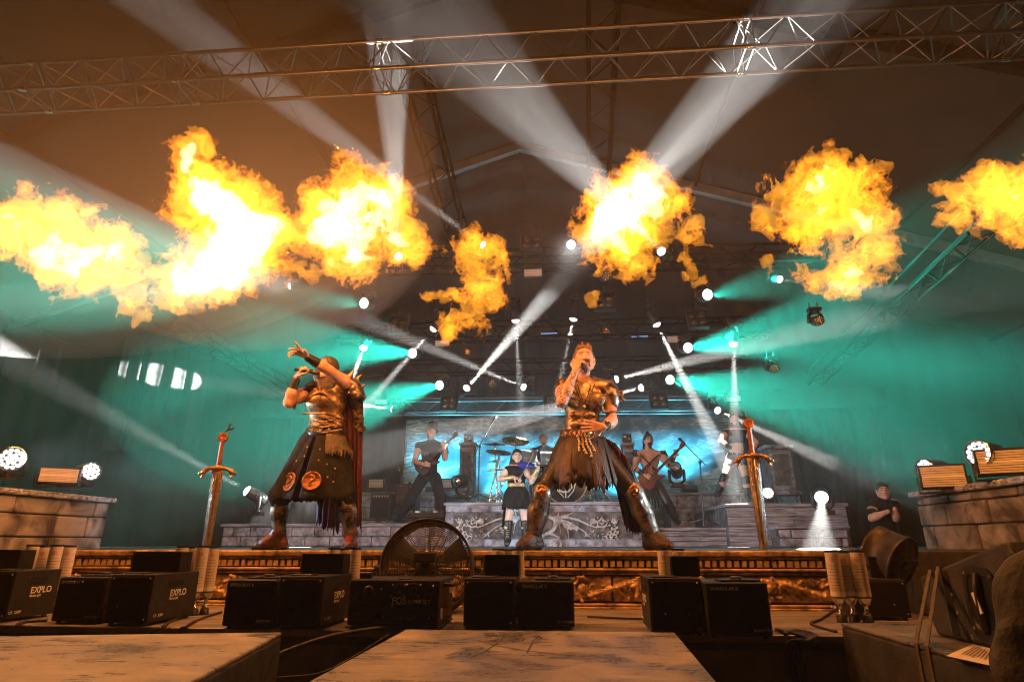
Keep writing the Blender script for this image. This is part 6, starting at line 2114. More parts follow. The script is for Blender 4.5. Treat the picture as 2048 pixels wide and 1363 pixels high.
drumS([(-.55, .50), (-.50, .1), (-.36, -.40), (-.08, -.70)], .010)
drumS([(.55, .50), (.50, .1), (.36, -.40), (.08, -.70)], .010)
def drum(px, py, Y, r, h_, tilt=(0, -.25, 1), m='drum_clear', nm='tom'):
    c = at(px, py, Y)
    MB().lathe([(0, h_ / 2), (r, h_ / 2), (r * 1.04, h_ / 2 + .01), (r * 1.04, h_ / 2 - .025), (r, h_ / 2 - .026), (r, -h_ / 2 + .026), (r * 1.04, -h_ / 2 + .025), (r * 1.04, -h_ / 2), (0, -h_ / 2)], c, tilt, 24).build(nm, X[m], kit)
    return c
for px, py, Y, r, h_ in ((1057, 912, 10.9, .16, .20), (1100, 915, 10.9, .17, .2), (1170, 935, 11.0, .2, .3), (1064, 945, 11.1, .18, .16)):
    c = drum(px, py, Y, r, h_)
    strut('drum_leg', c - Vector((0, 0, h_ * .4)), (c.x, c.y + .1, KZ), .010, X['chrome'], kit)
def cymbal(px, py, Y, r, tilt):
    c = at(px, py, Y)
    MB().lathe([(0, .030), (.03, .026), (.05, .012), (r * .5, .004), (r, -.010), (r, -.013), (.04, .006), (0, .006)], c, tilt, 32).build('cymbal', X['brass'], kit)
    strut('cymbal_stand', c, (c.x + .04, c.y + .05, KZ + .02), .011, X['chrome'], kit)
    for k in range(3):
        a = k * 2.09 + px
        strut('stand_foot', (c.x + .04, c.y + .05, KZ + .25), (c.x + .04 + .2 * math.cos(a), c.y + .05 + .2 * math.sin(a), KZ + .01), .008, X['chrome'], kit)
for px, py, Y, r, t in ((1031, 880, 10.7, .245, (.12, -.55, 1)), (990, 887, 10.8, .20, (.05, -.25, 1)), (998, 903, 10.6, .23, (.15, -.35, 1)), (1180, 890, 10.9, .23, (-.15, -.45, 1)), (992, 922, 10.9, .17, (0, -.1, 1)), (1200, 915, 10.8, .2, (-.1, -.3, 1))):
    cymbal(px, py, Y, r, t)
for a_, b_ in (((978, 1000), (1000, 905)), ((985, 1000), (1030, 930)), ((1180, 1000), (1190, 930)), ((1018, 1000), (1015, 940))):
    strut('rack_tube', at(*a_, 10.5), at(*b_, 10.6), .016, X['chrome'], kit)
strut('rack_tube', at(975, 940, 10.6), at(1060, 935, 10.6), .016, X['chrome'], kit)
# stone pillars with warning-labelled boxes
def pillar(label, px, l, r, top, bot, Y, box=True):
    a_, b_ = at(l, top, Y), at(r, top, Y)
    w = b_.x - a_.x
    cx = (a_.x + b_.x) / 2
    zb_ = at(px, bot, Y).z
    th = thing('stone_pillar', label, 'pillar', (cx, Y, zb_))
    MB().lohi((cx - w * .42, Y - w * .42, zb_), (cx + w * .42, Y + w * .42, a_.z - .06)).build('shaft', X['stone_dark'], th, .01)
    MB().lohi((cx - w * .5, Y - w * .5, a_.z - .06), (cx + w * .5, Y + w * .5, a_.z)).build('capital', X['stone'], th, .012)
    MB().lohi((cx - w * .5, Y - w * .5, zb_ + .001), (cx + w * .5, Y + w * .5, zb_ + .07)).build('plinth', X['stone'], th, .012)
    for lo, hi in (((-.36, .10), (-.27, .95)), ((.27, .10), (.36, .95)), ((-.27, .10), (.27, .18)), ((-.27, .87), (.27, .95))):
        H = a_.z - .06 - zb_
        MB().lohi((cx + w * lo[0], Y - w * .42 - .014, zb_ + H * lo[1]), (cx + w * hi[0], Y - w * .42 + .002, zb_ + H * hi[1])).build('panel_frame', X['stone'], th, .004)
    if box:
        bx = thing('laser_box', label.split(' under')[0].replace('stone pillar', 'black laser box on the pillar'), 'laser box', (cx, Y, a_.z))
        MB().lohi((cx - .085, Y - .10, a_.z + .012), (cx + .085, Y + .12, a_.z + .17)).build('case', X['black_case'], bx, .006)
        MB().prism([(cx + .01, Y - .1015, a_.z + .06), (cx + .055, Y - .1015, a_.z + .06), (cx + .0325, Y - .1015, a_.z + .10)], (0, .003, 0)).build('warning_triangle', mat('yellow_warning', (.75, .45, .02), .5) if 'yellow_warning' not in bpy.data.materials else bpy.data.materials['yellow_warning'], bx)
        MB().lohi((cx - .07, Y - .102, a_.z + .10), (cx - .02, Y - .099, a_.z + .125)).build('type_label', X['label_ink'], bx)
        for sx in (-.06, .06):
            MB().cyl((cx + sx, Y, a_.z + .001), (cx + sx, Y, a_.z + .013), .014, n=10).build('rubber_foot', X['rubber'], bx)
pillar('stone pillar beside the drum cymbals', 937, 920, 954, 886, 992, 11.9)
pillar('stone pillar beside the bass player', 1254, 1240, 1268, 886, 992, 11.9)
pillar('tall dark stone pillar behind the planted sword', 1545, 1520, 1578, 893, 990, 11.6, False)
# microphone stands
def mic_stand(label, foot, top, ba, bb, Y):
    f, t, a_, b_ = at(*foot, Y), at(*top, Y), at(*ba, Y), at(*bb, Y)
    th = thing('microphone_stand', label, 'microphone stand', f)
    strut('pole', f, t, .012, X['dark_steel'], th)
    strut('boom', a_, b_, .009, X['dark_steel'], th)
    MB().lathe([(.02, -.02), (.024, 0), (.02, .03)], t, (0, 0, 1), 10).build('clutch', X['black_plastic'], th)
    for k in range(3):
        a = k * 2.094 + .5
        strut('foot', f + Vector((0, 0, .10)), f + Vector((.30 * math.cos(a), .30 * math.sin(a), .012)), .010, X['dark_steel'], th)
    d = (a_ - b_).normalized()
    MB().lathe([(.012, 0), (.018, .10), (.026, .12), (.024, .155), (0, .17)], a_, d, 12).build('microphone', X['black_plastic'], th)
mic_stand('boom microphone stand before the drum kit beside the guitarist', (956, 1000), (959, 893), (983, 848), (945, 915), 10.2)
mic_stand('boom microphone stand beside the bass player', (1408, 1050), (1400, 925), (1372, 890), (1412, 930), 9.9)
# amplifiers, pedal board, spare guitar
def amp(label, l, r, top, bot, Y, d=.4):
    a_, b_ = at(l, bot, Y), at(r, top, Y)
    th = thing('amplifier', label, 'amplifier', ((a_.x + b_.x) / 2, Y, a_.z))
    MB().lohi((a_.x, Y, a_.z), (b_.x, Y + d, b_.z)).build('cabinet', X['black_case'], th, .012, 2)
    MB().lohi((a_.x + .03, Y - .006, a_.z + .03), (b_.x - .03, Y + .004, b_.z - .10)).build('grille_cloth', X['black_cloth'], th, .004)
    MB().lohi((a_.x + .03, Y - .006, b_.z - .085), (b_.x - .03, Y + .004, b_.z - .03)).build('control_panel', X['dark_steel'], th, .004)
    for k in range(6):
        x = a_.x + .06 + k * (b_.x - a_.x - .12) / 5
        MB().cyl((x, Y - .006, b_.z - .057), (x, Y - .022, b_.z - .057), .011, n=8).build('knob', X['label_ink'], th)
amp('black amplifier behind the boots of the guitarist', 786, 832, 966, 1035, 11.3)
amp('black amplifier in the dark beside the cloak', 738, 782, 985, 1036, 11.0)
pb = thing('pedal_board', 'effects pedal board at the feet of the guitarist', 'pedal board', at(850, 1034, 10.05))
a_, b_ = at(814, 1034, 10.06), at(888, 1022, 10.06)
MB().lohi((a_.x, 10.06, a_.z), (b_.x, 10.36, b_.z - .02)).build('board', X['black_case'], pb, .006)
for k in range(6):
    x = a_.x + .05 + k * (b_.x - a_.x - .1) / 5
    pd = MB().lohi((x - .035, 10.10, b_.z - .019), (x + .035, 10.22, b_.z + .012)).build('pedal', X[('dark_steel', 'label_ink', 'black_plastic')[k % 3]], pb, .005)
    MB().cyl((x, 10.13, b_.z + .012), (x, 10.13, b_.z + .022), .012, n=8).build('foot_switch', X['chrome'], pd)
guitar('spare electric guitar on a stand beside the amplifier', at(806, 985, 11.0), at(803, 928, 11.05), X['leather_br'])

# ================================================================== lamps
X['head'] = mat('black_lamp_housing', (0.022, 0.022, 0.024), 0.45, 0.0, 0.3, 9)
X['lens_on'] = emit('lit_white_lens', (1.0, 0.99, 0.96), 9.0)
X['led_on'] = emit('lit_white_led', (1.0, 0.98, 0.92), 5.0)
X['teal_on'] = emit('lit_teal_lens', (0.55, 1.0, 0.92), 5.0)
X['led_face'] = mat('lamp_face_plate', (0.05, 0.05, 0.055), 0.35, 0.2, 0.2, 12)
X['lamp_glass'] = mat('fire_tinted_reflector', (0.9, 0.62, 0.40), 0.16, 1.0, 0.15, 30)  # orange reflection of the fire put into the colour of unlit lamps
X['strobe_face'] = mat('pale_strobe_diffuser', (0.62, 0.58, 0.54), 0.4, 0.1, 0.1, 20)

def spot(name, parent, p, d, energy, col, ang, blend=0.25, size=0.05, gobo=0.0, seed=0):
    l = bpy.data.lights.new(name, 'SPOT')
    l.energy, l.color, l.spot_size, l.spot_blend, l.shadow_soft_size = energy, col, R(ang), blend, size
    o = bpy.data.objects.new(name, l)
    COL.objects.link(o)
    o.parent = parent
    o.matrix_parent_inverse = parent_inv(parent)
    o.location = p
    o.rotation_euler = Vector(d).to_track_quat('-Z', 'Y').to_euler()
    if gobo:                     # uneven beam, as the gobo and lens of a beam lamp give it
        l.use_nodes = True
        nt = l.node_tree
        em = nt.nodes['Emission']
        tc = nt.nodes.new('ShaderNodeTexCoord')
        mp = nt.nodes.new('ShaderNodeMapping')
        mp.inputs['Location'].default_value = (seed * 1.37, seed * 0.71, 0)
        n = nt.nodes.new('ShaderNodeTexNoise')
        n.inputs['Scale'].default_value = 260 / ang
        n.inputs['Detail'].default_value = 2
        mr = nt.nodes.new('ShaderNodeMapRange')
        mr.inputs[1].default_value, mr.inputs[2].default_value = 0.36, 0.64
        mr.inputs[3].default_value, mr.inputs[4].default_value = 1 - gobo, 1 + gobo * 0.6
        nt.links.new(tc.outputs['Normal'], mp.inputs[0])
        nt.links.new(mp.outputs[0], n.inputs['Vector'])
        nt.links.new(n.outputs[0], mr.inputs[0])
        nt.links.new(mr.outputs[0], em.inputs['Strength'])
    return o
def yoke_head(th, p, d, r, L, base, floor=False):
    """moving-head body: base box, two-arm yoke, barrel; p lens centre, d aim"""
    p, d = Vector(p), Vector(d).normalized()
    c = p - d * L * 0.55                       # tilt axis
    s = d.cross(Vector((0, 0, 1)))
    s = s.normalized() if s.length > .1 else Vector((1, 0, 0))
    up = Vector((0, 0, -1 if not floor else 1))
    bz = c - up * (L * 0.62 + .05)             # base centre
    hd = MB().lathe([(r * .5, -L), (r * .95, -L * .93), (r * 1.15, -L * .6), (r * 1.15, -L * .3), (r * 1.06, -.02), (r * 1.06, .004), (r * .98, .004), (r * .98, -.012), (0, -.012)], p, d, 20).build('head', X['head'], th)
    MB().box(c - d * L * .12, (r * 1.9, L * .42, r * 1.2), d.to_track_quat('Y', 'Z').to_euler()).build('cooling_hump', X['head'], hd, .012, 2)
    for sg in (-1, 1):
        a = c + s * sg * r * 1.32
        b = Vector((a.x, a.y, bz.z)) 
        MB().tube([a + up * .02, a - up * .02, b + up * (.10) , bz + s * sg * r * .55 + up * .035], [.030, .034, .030, .026], 8).build('yoke_arm', X['head'], th)
        MB().cyl(a - s * sg * .01, a + s * sg * .022, .045, n=14).build('tilt_bearing', X['head'], th)
    MB().lathe([(r * .7, 0), (r * .7, .03)], bz + up * .028, up, 18).build('pan_ring', X['dark_steel'], th)
    MB().box(bz, (r * 2.6, r * 2.1, .06)).build('base', X['head'], th, .012, 2)
    MB().lohi((bz.x - r * .5, bz.y - r * 1.06 - .004, bz.z - .018), (bz.x + r * .3, bz.y - r * 1.04, bz.z + .018)).build('display', X['glass_dark'], th)
    return bz
def hang(th, bz, top):
    for sg in (-1, 1):
        MB().tube([(bz.x + sg * .06, bz.y, bz.z + .03), (bz.x + sg * .06, bz.y, max(top, bz.z + .07))], .012, 6).build('clamp', X['dark_steel'], th)
def beam_head(label, lens, Y, target, Yt, energy, ang, r=.065, L=.30, floor=False, col=(1, .975, .93), size=.03, gobo=.55, top=None, lensmat='lens_on', group='white beam moving heads'):
    p, t = at(*lens, Y), at(*target, Yt)
    d = (t - p).normalized()
    th = thing('moving_head', label, 'stage light', (p.x, Y, p.z + (.3 if not floor else -.3)), group)
    bz = yoke_head(th, p, d, r, L, None, floor)
    if not floor:
        hang(th, bz, top or bz.z + .12)
    MB().lathe([(r * .97, -.004), (r * .93, r * .26), (r * .70, r * .52), (r * .36, r * .66), (0, r * .70)], p, d, 18).build('lens', X[lensmat], th)
    spot('beam_lamp', th, p + d * (r * .9), d, energy, col, ang, .22, size, gobo, seed=lens[0] % 37)
    return th
E0 = 14000.0
beam_head('moving head whose beam cuts through the fireball above the singer', (1323, 503), 9.1, (880, 40), 4.6, E0 * 1.20, 12, .075)
beam_head('moving head hidden behind the fireball throwing a wide beam to the upper corner', (1232, 418), 9.1, (1700, -20), 4.6, E0 * 0.69, 9, .07)
beam_head('moving head at the foot of the middle fireball beaming straight up', (797, 513), 9.1, (776, 20), 5.0, E0 * 0.79, 8, .07)
beam_head('moving head inside the ragged small flame beaming to the orange corner', (967, 490), 9.1, (330, 20), 5.2, E0 * 0.64, 7, .06)
beam_head('moving head with glaring round lens beside the four-lamp blinder', (1142, 489), 9.1, (1130, 640), 2.0, E0 * 0.21, 9, .075)
beam_head('moving head throwing a strong beam upwards past the blinder from the blue dark', (933, 776), 11.6, (1200, 470), 8.0, E0 * 6.28, 6, .072)
beam_head('moving head beaming across the stage centre towards the cloaked singer', (1048, 774), 11.6, (700, 630), 9.0, E0 * 2.88, 5, .072)
beam_head('moving head over the violinist beaming straight down', (1031, 640), 10.6, (1046, 880), 10.9, E0 * 4.16, 7, .072)
beam_head('moving head behind the quiff of the singer beaming steeply down', (1147, 637), 10.6, (1095, 880), 10.9, E0 * 4.16, 7, .072)
beam_head('moving head beaming down past the bass player', (1313, 648), 10.6, (1440, 900), 10.6, E0 * 4.57, 7, .072)
beam_head('moving head at the lower end of the ragged flame beaming down to the teal side', (867, 657), 10.6, (715, 830), 10.4, E0 * 4.07, 5, .072)
beam_head('moving head just above the shoulder of the cloaked singer', (727, 695), 10.6, (690, 800), 10.0, E0 * 3.25, 8, .072)
beam_head('moving head above the dancer beaming straight down on her', (1467, 687), 10.6, (1476, 1080), 9.6, E0 * 2.22, 7, .072)
beam_head('moving head shining into the shoulder plate of the singer from behind', (1283, 775), 11.6, (1160, 805), 11.0, E0 * 3.46, 7, .072)
beam_head('moving head half hidden by the shoulder plate beaming to the teal side', (1232, 758), 11.6, (1480, 695), 10.5, E0 * 2.49, 8, .072)
beam_head('moving head low behind the cloak beaming at the pale curtain', (787, 818), 12.2, (330, 752), 13.6, E0 * 5.54, 5, .072)
beam_head('moving head beaming past the sword pommel to the far wing wall', (1435, 820), 12.2, (1850, 1010), 8.5, E0 * 3.36, 5, .072)
beam_head('distant white head facing sideways below the middle fireball', (581, 572), 9.3, (100, 600), 8.0, E0 * 0.35, 9, .055)
beam_head('distant white head between fireballs beaming to the picture edge', (1559, 558), 9.3, (2048, 622), 6.5, E0 * 0.90, 8, .06)
beam_head('floor standing moving head beside the sword beaming to the orange side', (496, 982), 8.6, (100, 765), 7.0, E0 * 4.0, 7, .075, floor=True)
beam_head('floor standing moving head with dazzling beam aimed down at the stage edge', (1643, 994), 8.6, (1640, 1104), 6.4, E0 * 8.0, 8, .085, floor=True, gobo=.2)

# teal wash heads with a honeycomb of leds
def hexes(n_ring, r):
    pts = [(0, 0)]
    for k in range(1, n_ring + 1):
        for i in range(6 * k):
            a = 2 * math.pi * i / (6 * k) + (.26 if k == 2 else 0)
            pts.append((r * k / n_ring * math.cos(a), r * k / n_ring * math.sin(a)))
    return pts
def face_cells(th, p, d, r, m, key, rings=2, cell=.2, sub_=None):
    q = Vector(d).to_track_quat('Z', 'Y')
    for (a, b) in hexes(rings, r * .76):
        o = inst('led_lens', key, lambda: MB().lathe([(1, 0), (.9, .35), (.5, .6), (0, .7)], n=8), X[m], th, Vector(p) + q @ Vector((a, b, .003)), q.to_euler(), (r * cell,) * 3)
def wash_head(label, lens, Y, aim, energy, ang, on=True, r=.095, col=(0.02, 1.0, 0.72), look=None):
    p = at(*lens, Y)
    d = Vector(aim).normalized()
    fd = Vector(look).normalized() if look else d
    th = thing('wash_light', label, 'stage light', (p.x, Y, p.z + .3), 'led wash heads')
    bz = yoke_head(th, p, fd, r, .22, None)
    hang(th, bz, bz.z + .14)
    MB().lathe([(0, -.006), (r, -.006)], p, fd, 24).build('face', X['teal_on' if on else 'led_face'], th)
    face_cells(th, p, fd, r, 'led_on' if on else 'lamp_glass', 'cell_on' if on else 'cell_off')
    if on:
        spot('wash_lamp', th, p + fd * .03, d, energy, col, ang, .6, .08)
    return th
TE = 16500.0
wash_head('teal wash head below the middle fireball shining outwards', (728, 606), 9.3, (-1, -.25, .05), TE, 38, look=(-.35, -1, -.3))
wash_head('teal wash head above the shoulder of the cloaked singer shining outwards', (825, 706), 10.7, (-1, -.2, .02), TE, 40, look=(-.3, -1, -.3))
wash_head('teal wash head low beside the cloak shining outwards and down', (879, 770), 11.6, (-1, -.1, -.30), TE, 40, look=(-.3, -1, -.3))
wash_head('teal wash head below the fireball of the singer shining outwards', (1415, 589), 9.3, (1, -.2, .12), TE * .9, 40, look=(.35, -1, -.3))
wash_head('teal wash head at head height of the singer shining outwards', (1376, 695), 10.7, (1, -.2, .06), TE * .95, 42, look=(.3, -1, -.3))
wash_head('teal wash head at shoulder height of the singer shining outwards', (1340, 759), 11.6, (1, -.1, -.22), TE * .95, 42, look=(.3, -1, -.3))
for lab, lens, Y in (('unlit honeycomb wash head at the lower end of the ragged flame', (978, 668), 10.7), ('unlit honeycomb wash head right above the quiff of the singer', (1212, 663), 10.7),
                     ('unlit honeycomb wash head hanging under the fireball of the singer', (1210, 552), 9.3), ('unlit honeycomb wash head between two white beams in the blue dark', (985, 767), 11.6),
                     ('unlit honeycomb wash head in the teal haze under the split fireball', (1638, 641), 9.3), ('unlit honeycomb wash head in the teal haze above the dancer', (1549, 737), 10.7)):
    wash_head(lab, lens, Y, (0, -1, -.35), 0, 20, False, .075)

# four-lamp blinders
def blinder(label, c, Y, s=.125):
    p = at(*c, Y)
    th = thing('blinder', label, 'stage light', (p.x, Y, p.z), 'four-lamp blinders')
    rot = (R(-20), 0, 0)
    mrot = Euler(rot).to_matrix()
    MB().box(p, (s * 2.9, .10, s * 3.0), rot).build('housing', X['head'], th, .006)
    for i in (-1, 1):
        for j in (-1, 1):
            q = p + mrot @ Vector((i * s * .62, -.052, j * s * .62))
            ln = MB().lathe([(.062, 0), (.062, .010), (.054, .010), (.046, .002), (.03, .012), (.012, .020), (0, .021)], q, mrot @ Vector((0, -1, 0)), 18).build('lamp', X['lamp_glass'], th)
    MB().tube([p + Vector((-s * 1.5, .02, 0)), p + Vector((-s * 1.5, .02, s * 2)), p + Vector((s * 1.5, .02, s * 2)), p + Vector((s * 1.5, .02, 0))], .012, 6).build('bracket', X['dark_steel'], th)
    MB().tube([p + Vector((0, .02, s * 2)), p + Vector((0, .02, s * 2 + .14))], .014, 6).build('clamp', X['dark_steel'], th)
for lab, c, Y in (('four-lamp blinder in the middle beside the ragged flame', (1063, 487), 9.1), ('four-lamp blinder above the quiff of the singer', (1210, 605), 10.0),
                  ('four-lamp blinder tilted in the dark beside the teal head', (1395, 640), 10.4), ('four-lamp blinder under the middle fireball', (797, 652), 10.4),
                  ('four-lamp blinder on the low truss behind the cloak', (898, 807), 12.3), ('four-lamp blinder on the low truss behind the bass player', (1317, 803), 12.3), ('four-lamp blinder on the low truss behind the shoulder of the singer', (1105, 808), 12.3)):
    blinder(lab, c, Y)
# strobes
def strobe(label, c, Y, w, h, face=(0, -1, -.3), roll=0.0, stand=False, lit=False):
    p = at(*c, Y) if len(c) == 2 else Vector(c)
    f = Vector(face).normalized()
    q = f.to_track_quat('-Y', 'Z')
    e = q.to_euler()
    th = thing('strobe', label, 'stage light', (p.x, p.y, p.z), 'flat strobe panels')
    m3 = q.to_matrix()
    MB().box(p - f * .05, (w + .03, .09, h + .03), e).build('housing', X['head'], th, .006)
    for k in range(9):
        if k == 4:
            MB().box(p + m3 @ Vector((0, -.002, 0)), (w * .98, .010, h * .10), e).build('tube_bar', X['white_paper'], th)
            continue
        inst('diffuser_slat', ('slat', round(w, 3), round(h, 3)), lambda: MB().box((0, 0, 0), (w, .012, h * .085)), X['strobe_face'], th, p + m3 @ Vector((0, 0, h * (k - 4) * .108)), e)
    if stand:
        for sg in (-1, 1):
            MB().tube([p + m3 @ Vector((sg * (w / 2 + .03), .03, 0)), p + m3 @ Vector((sg * (w / 2 + .03), .03, -h * .75)), p + m3 @ Vector((0, .03, -h * .75))], .012, 6).build('bracket', X['head'], th)
    else:
        for sg in (-1, 1):
            MB().tube([p + m3 @ Vector((sg * w * .4, .06, h * .5)), p + m3 @ Vector((sg * w * .4, .06, h * .5 + .12))], .010, 6).build('bracket', X['head'], th)
for lab, c, Y, w, h in (('flat strobe panel hanging under the middle blinder', (1066, 545), 9.1, .29, .12), ('flat strobe panel below the ragged flame', (884, 686), 10.8, .26, .11), ('flat strobe panel beside the beam over the bass player', (1350, 678), 10.8, .28, .12),
                        ('flat strobe panel low in the teal behind the cloak', (762, 803), 12.3, .26, .10), ('flat strobe panel low in the teal above the sword', (1467, 797), 12.3, .28, .11)):
    strobe(lab, c, Y, w, h)
strobe('flat strobe panel standing behind the amplifier', (752, 966), 11.9, .28, .16, (0, -1, 0), stand=True)
strobe('flat strobe panel standing beside the floor moving head', (893, 966), 11.9, .22, .16, (0, -1, 0), stand=True)

# lamps on the side wings: round led pars, strobes
def par(label, p, d, r, energy, col, ang, on=True, look=None):
    p, aim = Vector(p), Vector(d).normalized()
    d = Vector(look).normalized() if look else aim
    th = thing('led_par', label, 'stage light', (p.x, p.y, p.z - r * 1.5), 'round led pars')
    MB().lathe([(r * .6, -.22), (r * .9, -.18), (r, -.05), (r * 1.08, .0), (r * 1.08, .02), (r * 1.0, .022), (r * 1.0, .002), (0, .0)], p, d, 28).build('housing', X['head'], th)
    MB().lathe([(r * 1.0, .022), (r * 1.085, .022), (r * 1.085, -.004)], p, d, 28).build('rim', X['chrome'], th)
    face_cells(th, p + d * .002, d, r, 'led_on', 'cell_par', 2, .17)
    s = d.cross(Vector((0, 0, 1))).normalized()
    for sg in (-1, 1):
        MB().tube([p - d * .08 + s * sg * r * 1.1, p - d * .08 + s * sg * r * 1.12 - Vector((0, 0, r * 1.35)), p - d * .08 - Vector((0, 0, r * 1.4))], .014, 6).build('yoke_arm', X['head'], th)
    MB().box(p - d * .08 - Vector((0, 0, r * 1.4)), (r * 1.5, r * 1.5, .05)).build('base', X['head'], th, .01)
    if energy:
        spot('par_lamp', th, p + d * .06, aim, energy, col, ang, .8, .10)
    return th
SIDEC = (.66, .90, 1.0)
par('large round led par nearest the picture edge on the dark wing wall', at(24, 917, 5.0), (.86, .48, .05), .10, 720, SIDEC, 84, look=(.72, -.68, .02))
par('round led par farther along the dark wing wall', at(182, 942, 5.75), (.88, .45, .05), .088, 780, SIDEC, 62, look=(.92, -.38, .02))
par('large round led par high on the wing wall over the strapped wedge', at(1958, 906, 4.9), (-.86, .48, .05), .095, 720, SIDEC, 84, look=(-.90, -.42, .02))
par('round led par seen nearly edge on at the near end of the wing wall', at(1851, 938, 5.6), (-.88, .45, .05), .088, 780, SIDEC, 62, look=(-.96, -.26, .02))
par('round led par standing on the high riser beside the sword', at(1536, 985, 9.9), (-.30, -1, .02), .085, 0, SIDEC, 50)
for lab, c, Y, w, h, f in (('flat strobe panel between the two lit pars on the dark wing wall', (118, 950), 5.4, .30, .13, (.55, -.85, .05)), ('flat strobe panel beside the edge-on par on the wing wall', (1886, 952), 5.35, .30, .17, (-.45, -.9, .0)),
                           ('large flat strobe panel at the picture edge on the wing wall', (2012, 922), 4.8, .34, .17, (-.42, -.9, .0))):
    strobe(lab, c, Y, w, h, f, stand=True)
# unlit floor moving heads in front of the backdrop
def floor_head(label, lens, Y, aim, r=.10):
    p = at(*lens, Y)
    d = Vector(aim).normalized()
    th = thing('moving_head', label, 'stage light', (p.x, p.y, p.z - .4), 'unlit floor moving heads')
    yoke_head(th, p, d, r, .36, None, True)
    MB().lathe([(r * .95, -.01), (r * .8, .012), (r * .4, .03), (0, .036)], p, d, 20).build('lens', X['chrome'], th)
floor_head('unlit floor moving head on the drum riser beside the guitarist', (912, 963), 10.6, (-.45, -.85, -.15), .105)
floor_head('unlit floor moving head silhouetted before the backdrop beside the bass player', (1351, 932), 11.6, (-.2, -.9, .35), .10)
# blue led bars with short rays
def led_bar(label, c, Y, w):
    p = at(*c, Y)
    th = thing('led_bar', label, 'stage light', (p.x, p.y, p.z), 'blue led bars')
    MB().box(p, (w, .07, .07)).build('housing', X['head'], th, .006)
    bm = X.setdefault('blue_on', emit('lit_blue_led', (.22, .55, 1.0), 1.6))
    for k in range(8):
        inst('led_lens', 'barcell', lambda: MB().lathe([(1, 0), (.9, .4), (0, .6)], n=8), bm, th, p + Vector((w * (k - 3.5) / 8, -.01, -.036)), (R(180), 0, 0), (.016, .016, .016))
        spot('bar_lamp', th, p + Vector((w * (k - 3.5) / 8, 0, -.05)), (0.02 * (k - 3.5), -.05, -1), 22, (.15, .5, 1.0), 12, .5, .01) if k % 2 else None
    MB().tube([p + Vector((0, 0, .03)), p + Vector((0, 0, .2))], .012, 6).build('clamp', X['dark_steel'], th)
led_bar('blue led bar beside the quiff of the singer', (1098, 663), 11.0, .32)
led_bar('blue led bar on the teal side of the singer', (1279, 669), 11.0, .32)
# added lamps that brighten the painted cloth from below; no such fixtures seen
def cloth_wash(label, p, t, energy):
    p, t = Vector(p), Vector(t)
    d = (t - p).normalized()
    th = thing('added_backdrop_lamp', label, 'stage light', (p.x, p.y, p.z - .1), 'added backdrop lamps')
    MB().box(p - d * .05, (.30, .12, .14), d.to_track_quat('-Y', 'Z').to_euler()).build('housing', X['head'], th, .01)
    MB().box(p + d * .012, (.27, .004, .10), d.to_track_quat('-Y', 'Z').to_euler()).build('glass', X['teal_on'], th)
    MB().tube([p + Vector((-.17, 0, 0)), p + Vector((-.17, 0, -.10)), p + Vector((.17, 0, -.10)), p + Vector((.17, 0, 0))], .01, 6).build('bracket', X['dark_steel'], th)
    spot('added_cloth_lamp', th, p + d * .05, d, energy, (.10, .72, 1.0), 110, .9, .10)
for lab, x, z, e_ in (('behind the guitarist', -2.75, 2.42, 260), ('between pillar and drum kit', -1.45, 2.12, 240), ('behind the drum kit', -.15, 2.12, 240), ('behind the bass player', 1.15, 2.12, 240), ('beside the boom stand', 2.45, 2.42, 260)):
    cloth_wash('added cyan backdrop lamp on the floor ' + lab, (x, 12.55, z), (x, 13.2, z + 1.3), e_ * 1.35)

# ------------------------------------------------------------------ haze filling the tent
hz = MB().lohi((-17, -15, -1), (16, 25, 12.5)).build('haze', None)
hm = bpy.data.materials.new('stage_haze')
hm.use_nodes = True
nt = hm.node_tree
nt.nodes.clear()
o = nt.nodes.new('ShaderNodeOutputMaterial')
v = nt.nodes.new('ShaderNodeVolumePrincipled')
v.inputs['Color'].default_value = (.86, .86, .86, 1)
v.inputs['Density'].default_value = 0.0042
v.inputs['Anisotropy'].default_value = 0.0
nt.links.new(v.outputs[0], o.inputs['Volume'])
hz.data.materials.append(hm)
setp(hz, 'thin even haze filling the whole tent', 'haze', kind='stuff')

# smoke: thicker banks that hang over the stage and drift up from the fireballs
def smoke_bank(label, c, r, dens, seed):
    rg = random.Random(seed)
    s = Sdf()
    s.ell(c, r, k=.5)
    for k in range(5):
        a, b = rg.uniform(0, 6.28), rg.uniform(-.6, .6)
        q = Vector((c[0] + r[0] * .75 * math.cos(a), c[1] + r[1] * .7 * math.sin(a), c[2] + r[2] * b))
        s.ell(q, (r[0] * rg.uniform(.3, .5), r[1] * rg.uniform(.3, .45), r[2] * rg.uniform(.4, .6)), k=.6)
    m = bpy.data.materials.new('smoke')
    m.use_nodes = True
    nt = m.node_tree
    nt.nodes.clear()
    o = nt.nodes.new('ShaderNodeOutputMaterial')
    v = nt.nodes.new('ShaderNodeVolumePrincipled')
    v.inputs['Color'].default_value = (.88, .88, .88, 1)
    v.inputs['Density'].default_value = dens
    nt.links.new(v.outputs[0], o.inputs['Volume'])
    ob = s.build('smoke', m, None, .22)
    setp(ob, label, 'smoke', kind='stuff')
smoke_bank('thin smoke bank hanging over the back of the stage', (-.5, 10.9, 4.1), (8.6, 1.9, 2.6), .023, 3)
smoke_bank('orange lit smoke drifting above the tallest fireball', (-6.3, 6.3, 6.3), (4.7, 2.4, 2.7), .115, 5)
smoke_bank('thin orange smoke veil drifting over the middle fireballs', (-.9, 6.4, 6.6), (3.4, 2.2, 2.3), .026, 12)
smoke_bank('faint smoke drifting above the split fireball', (2.4, 6.6, 6.2), (3.4, 2.0, 2.0), .022, 9)

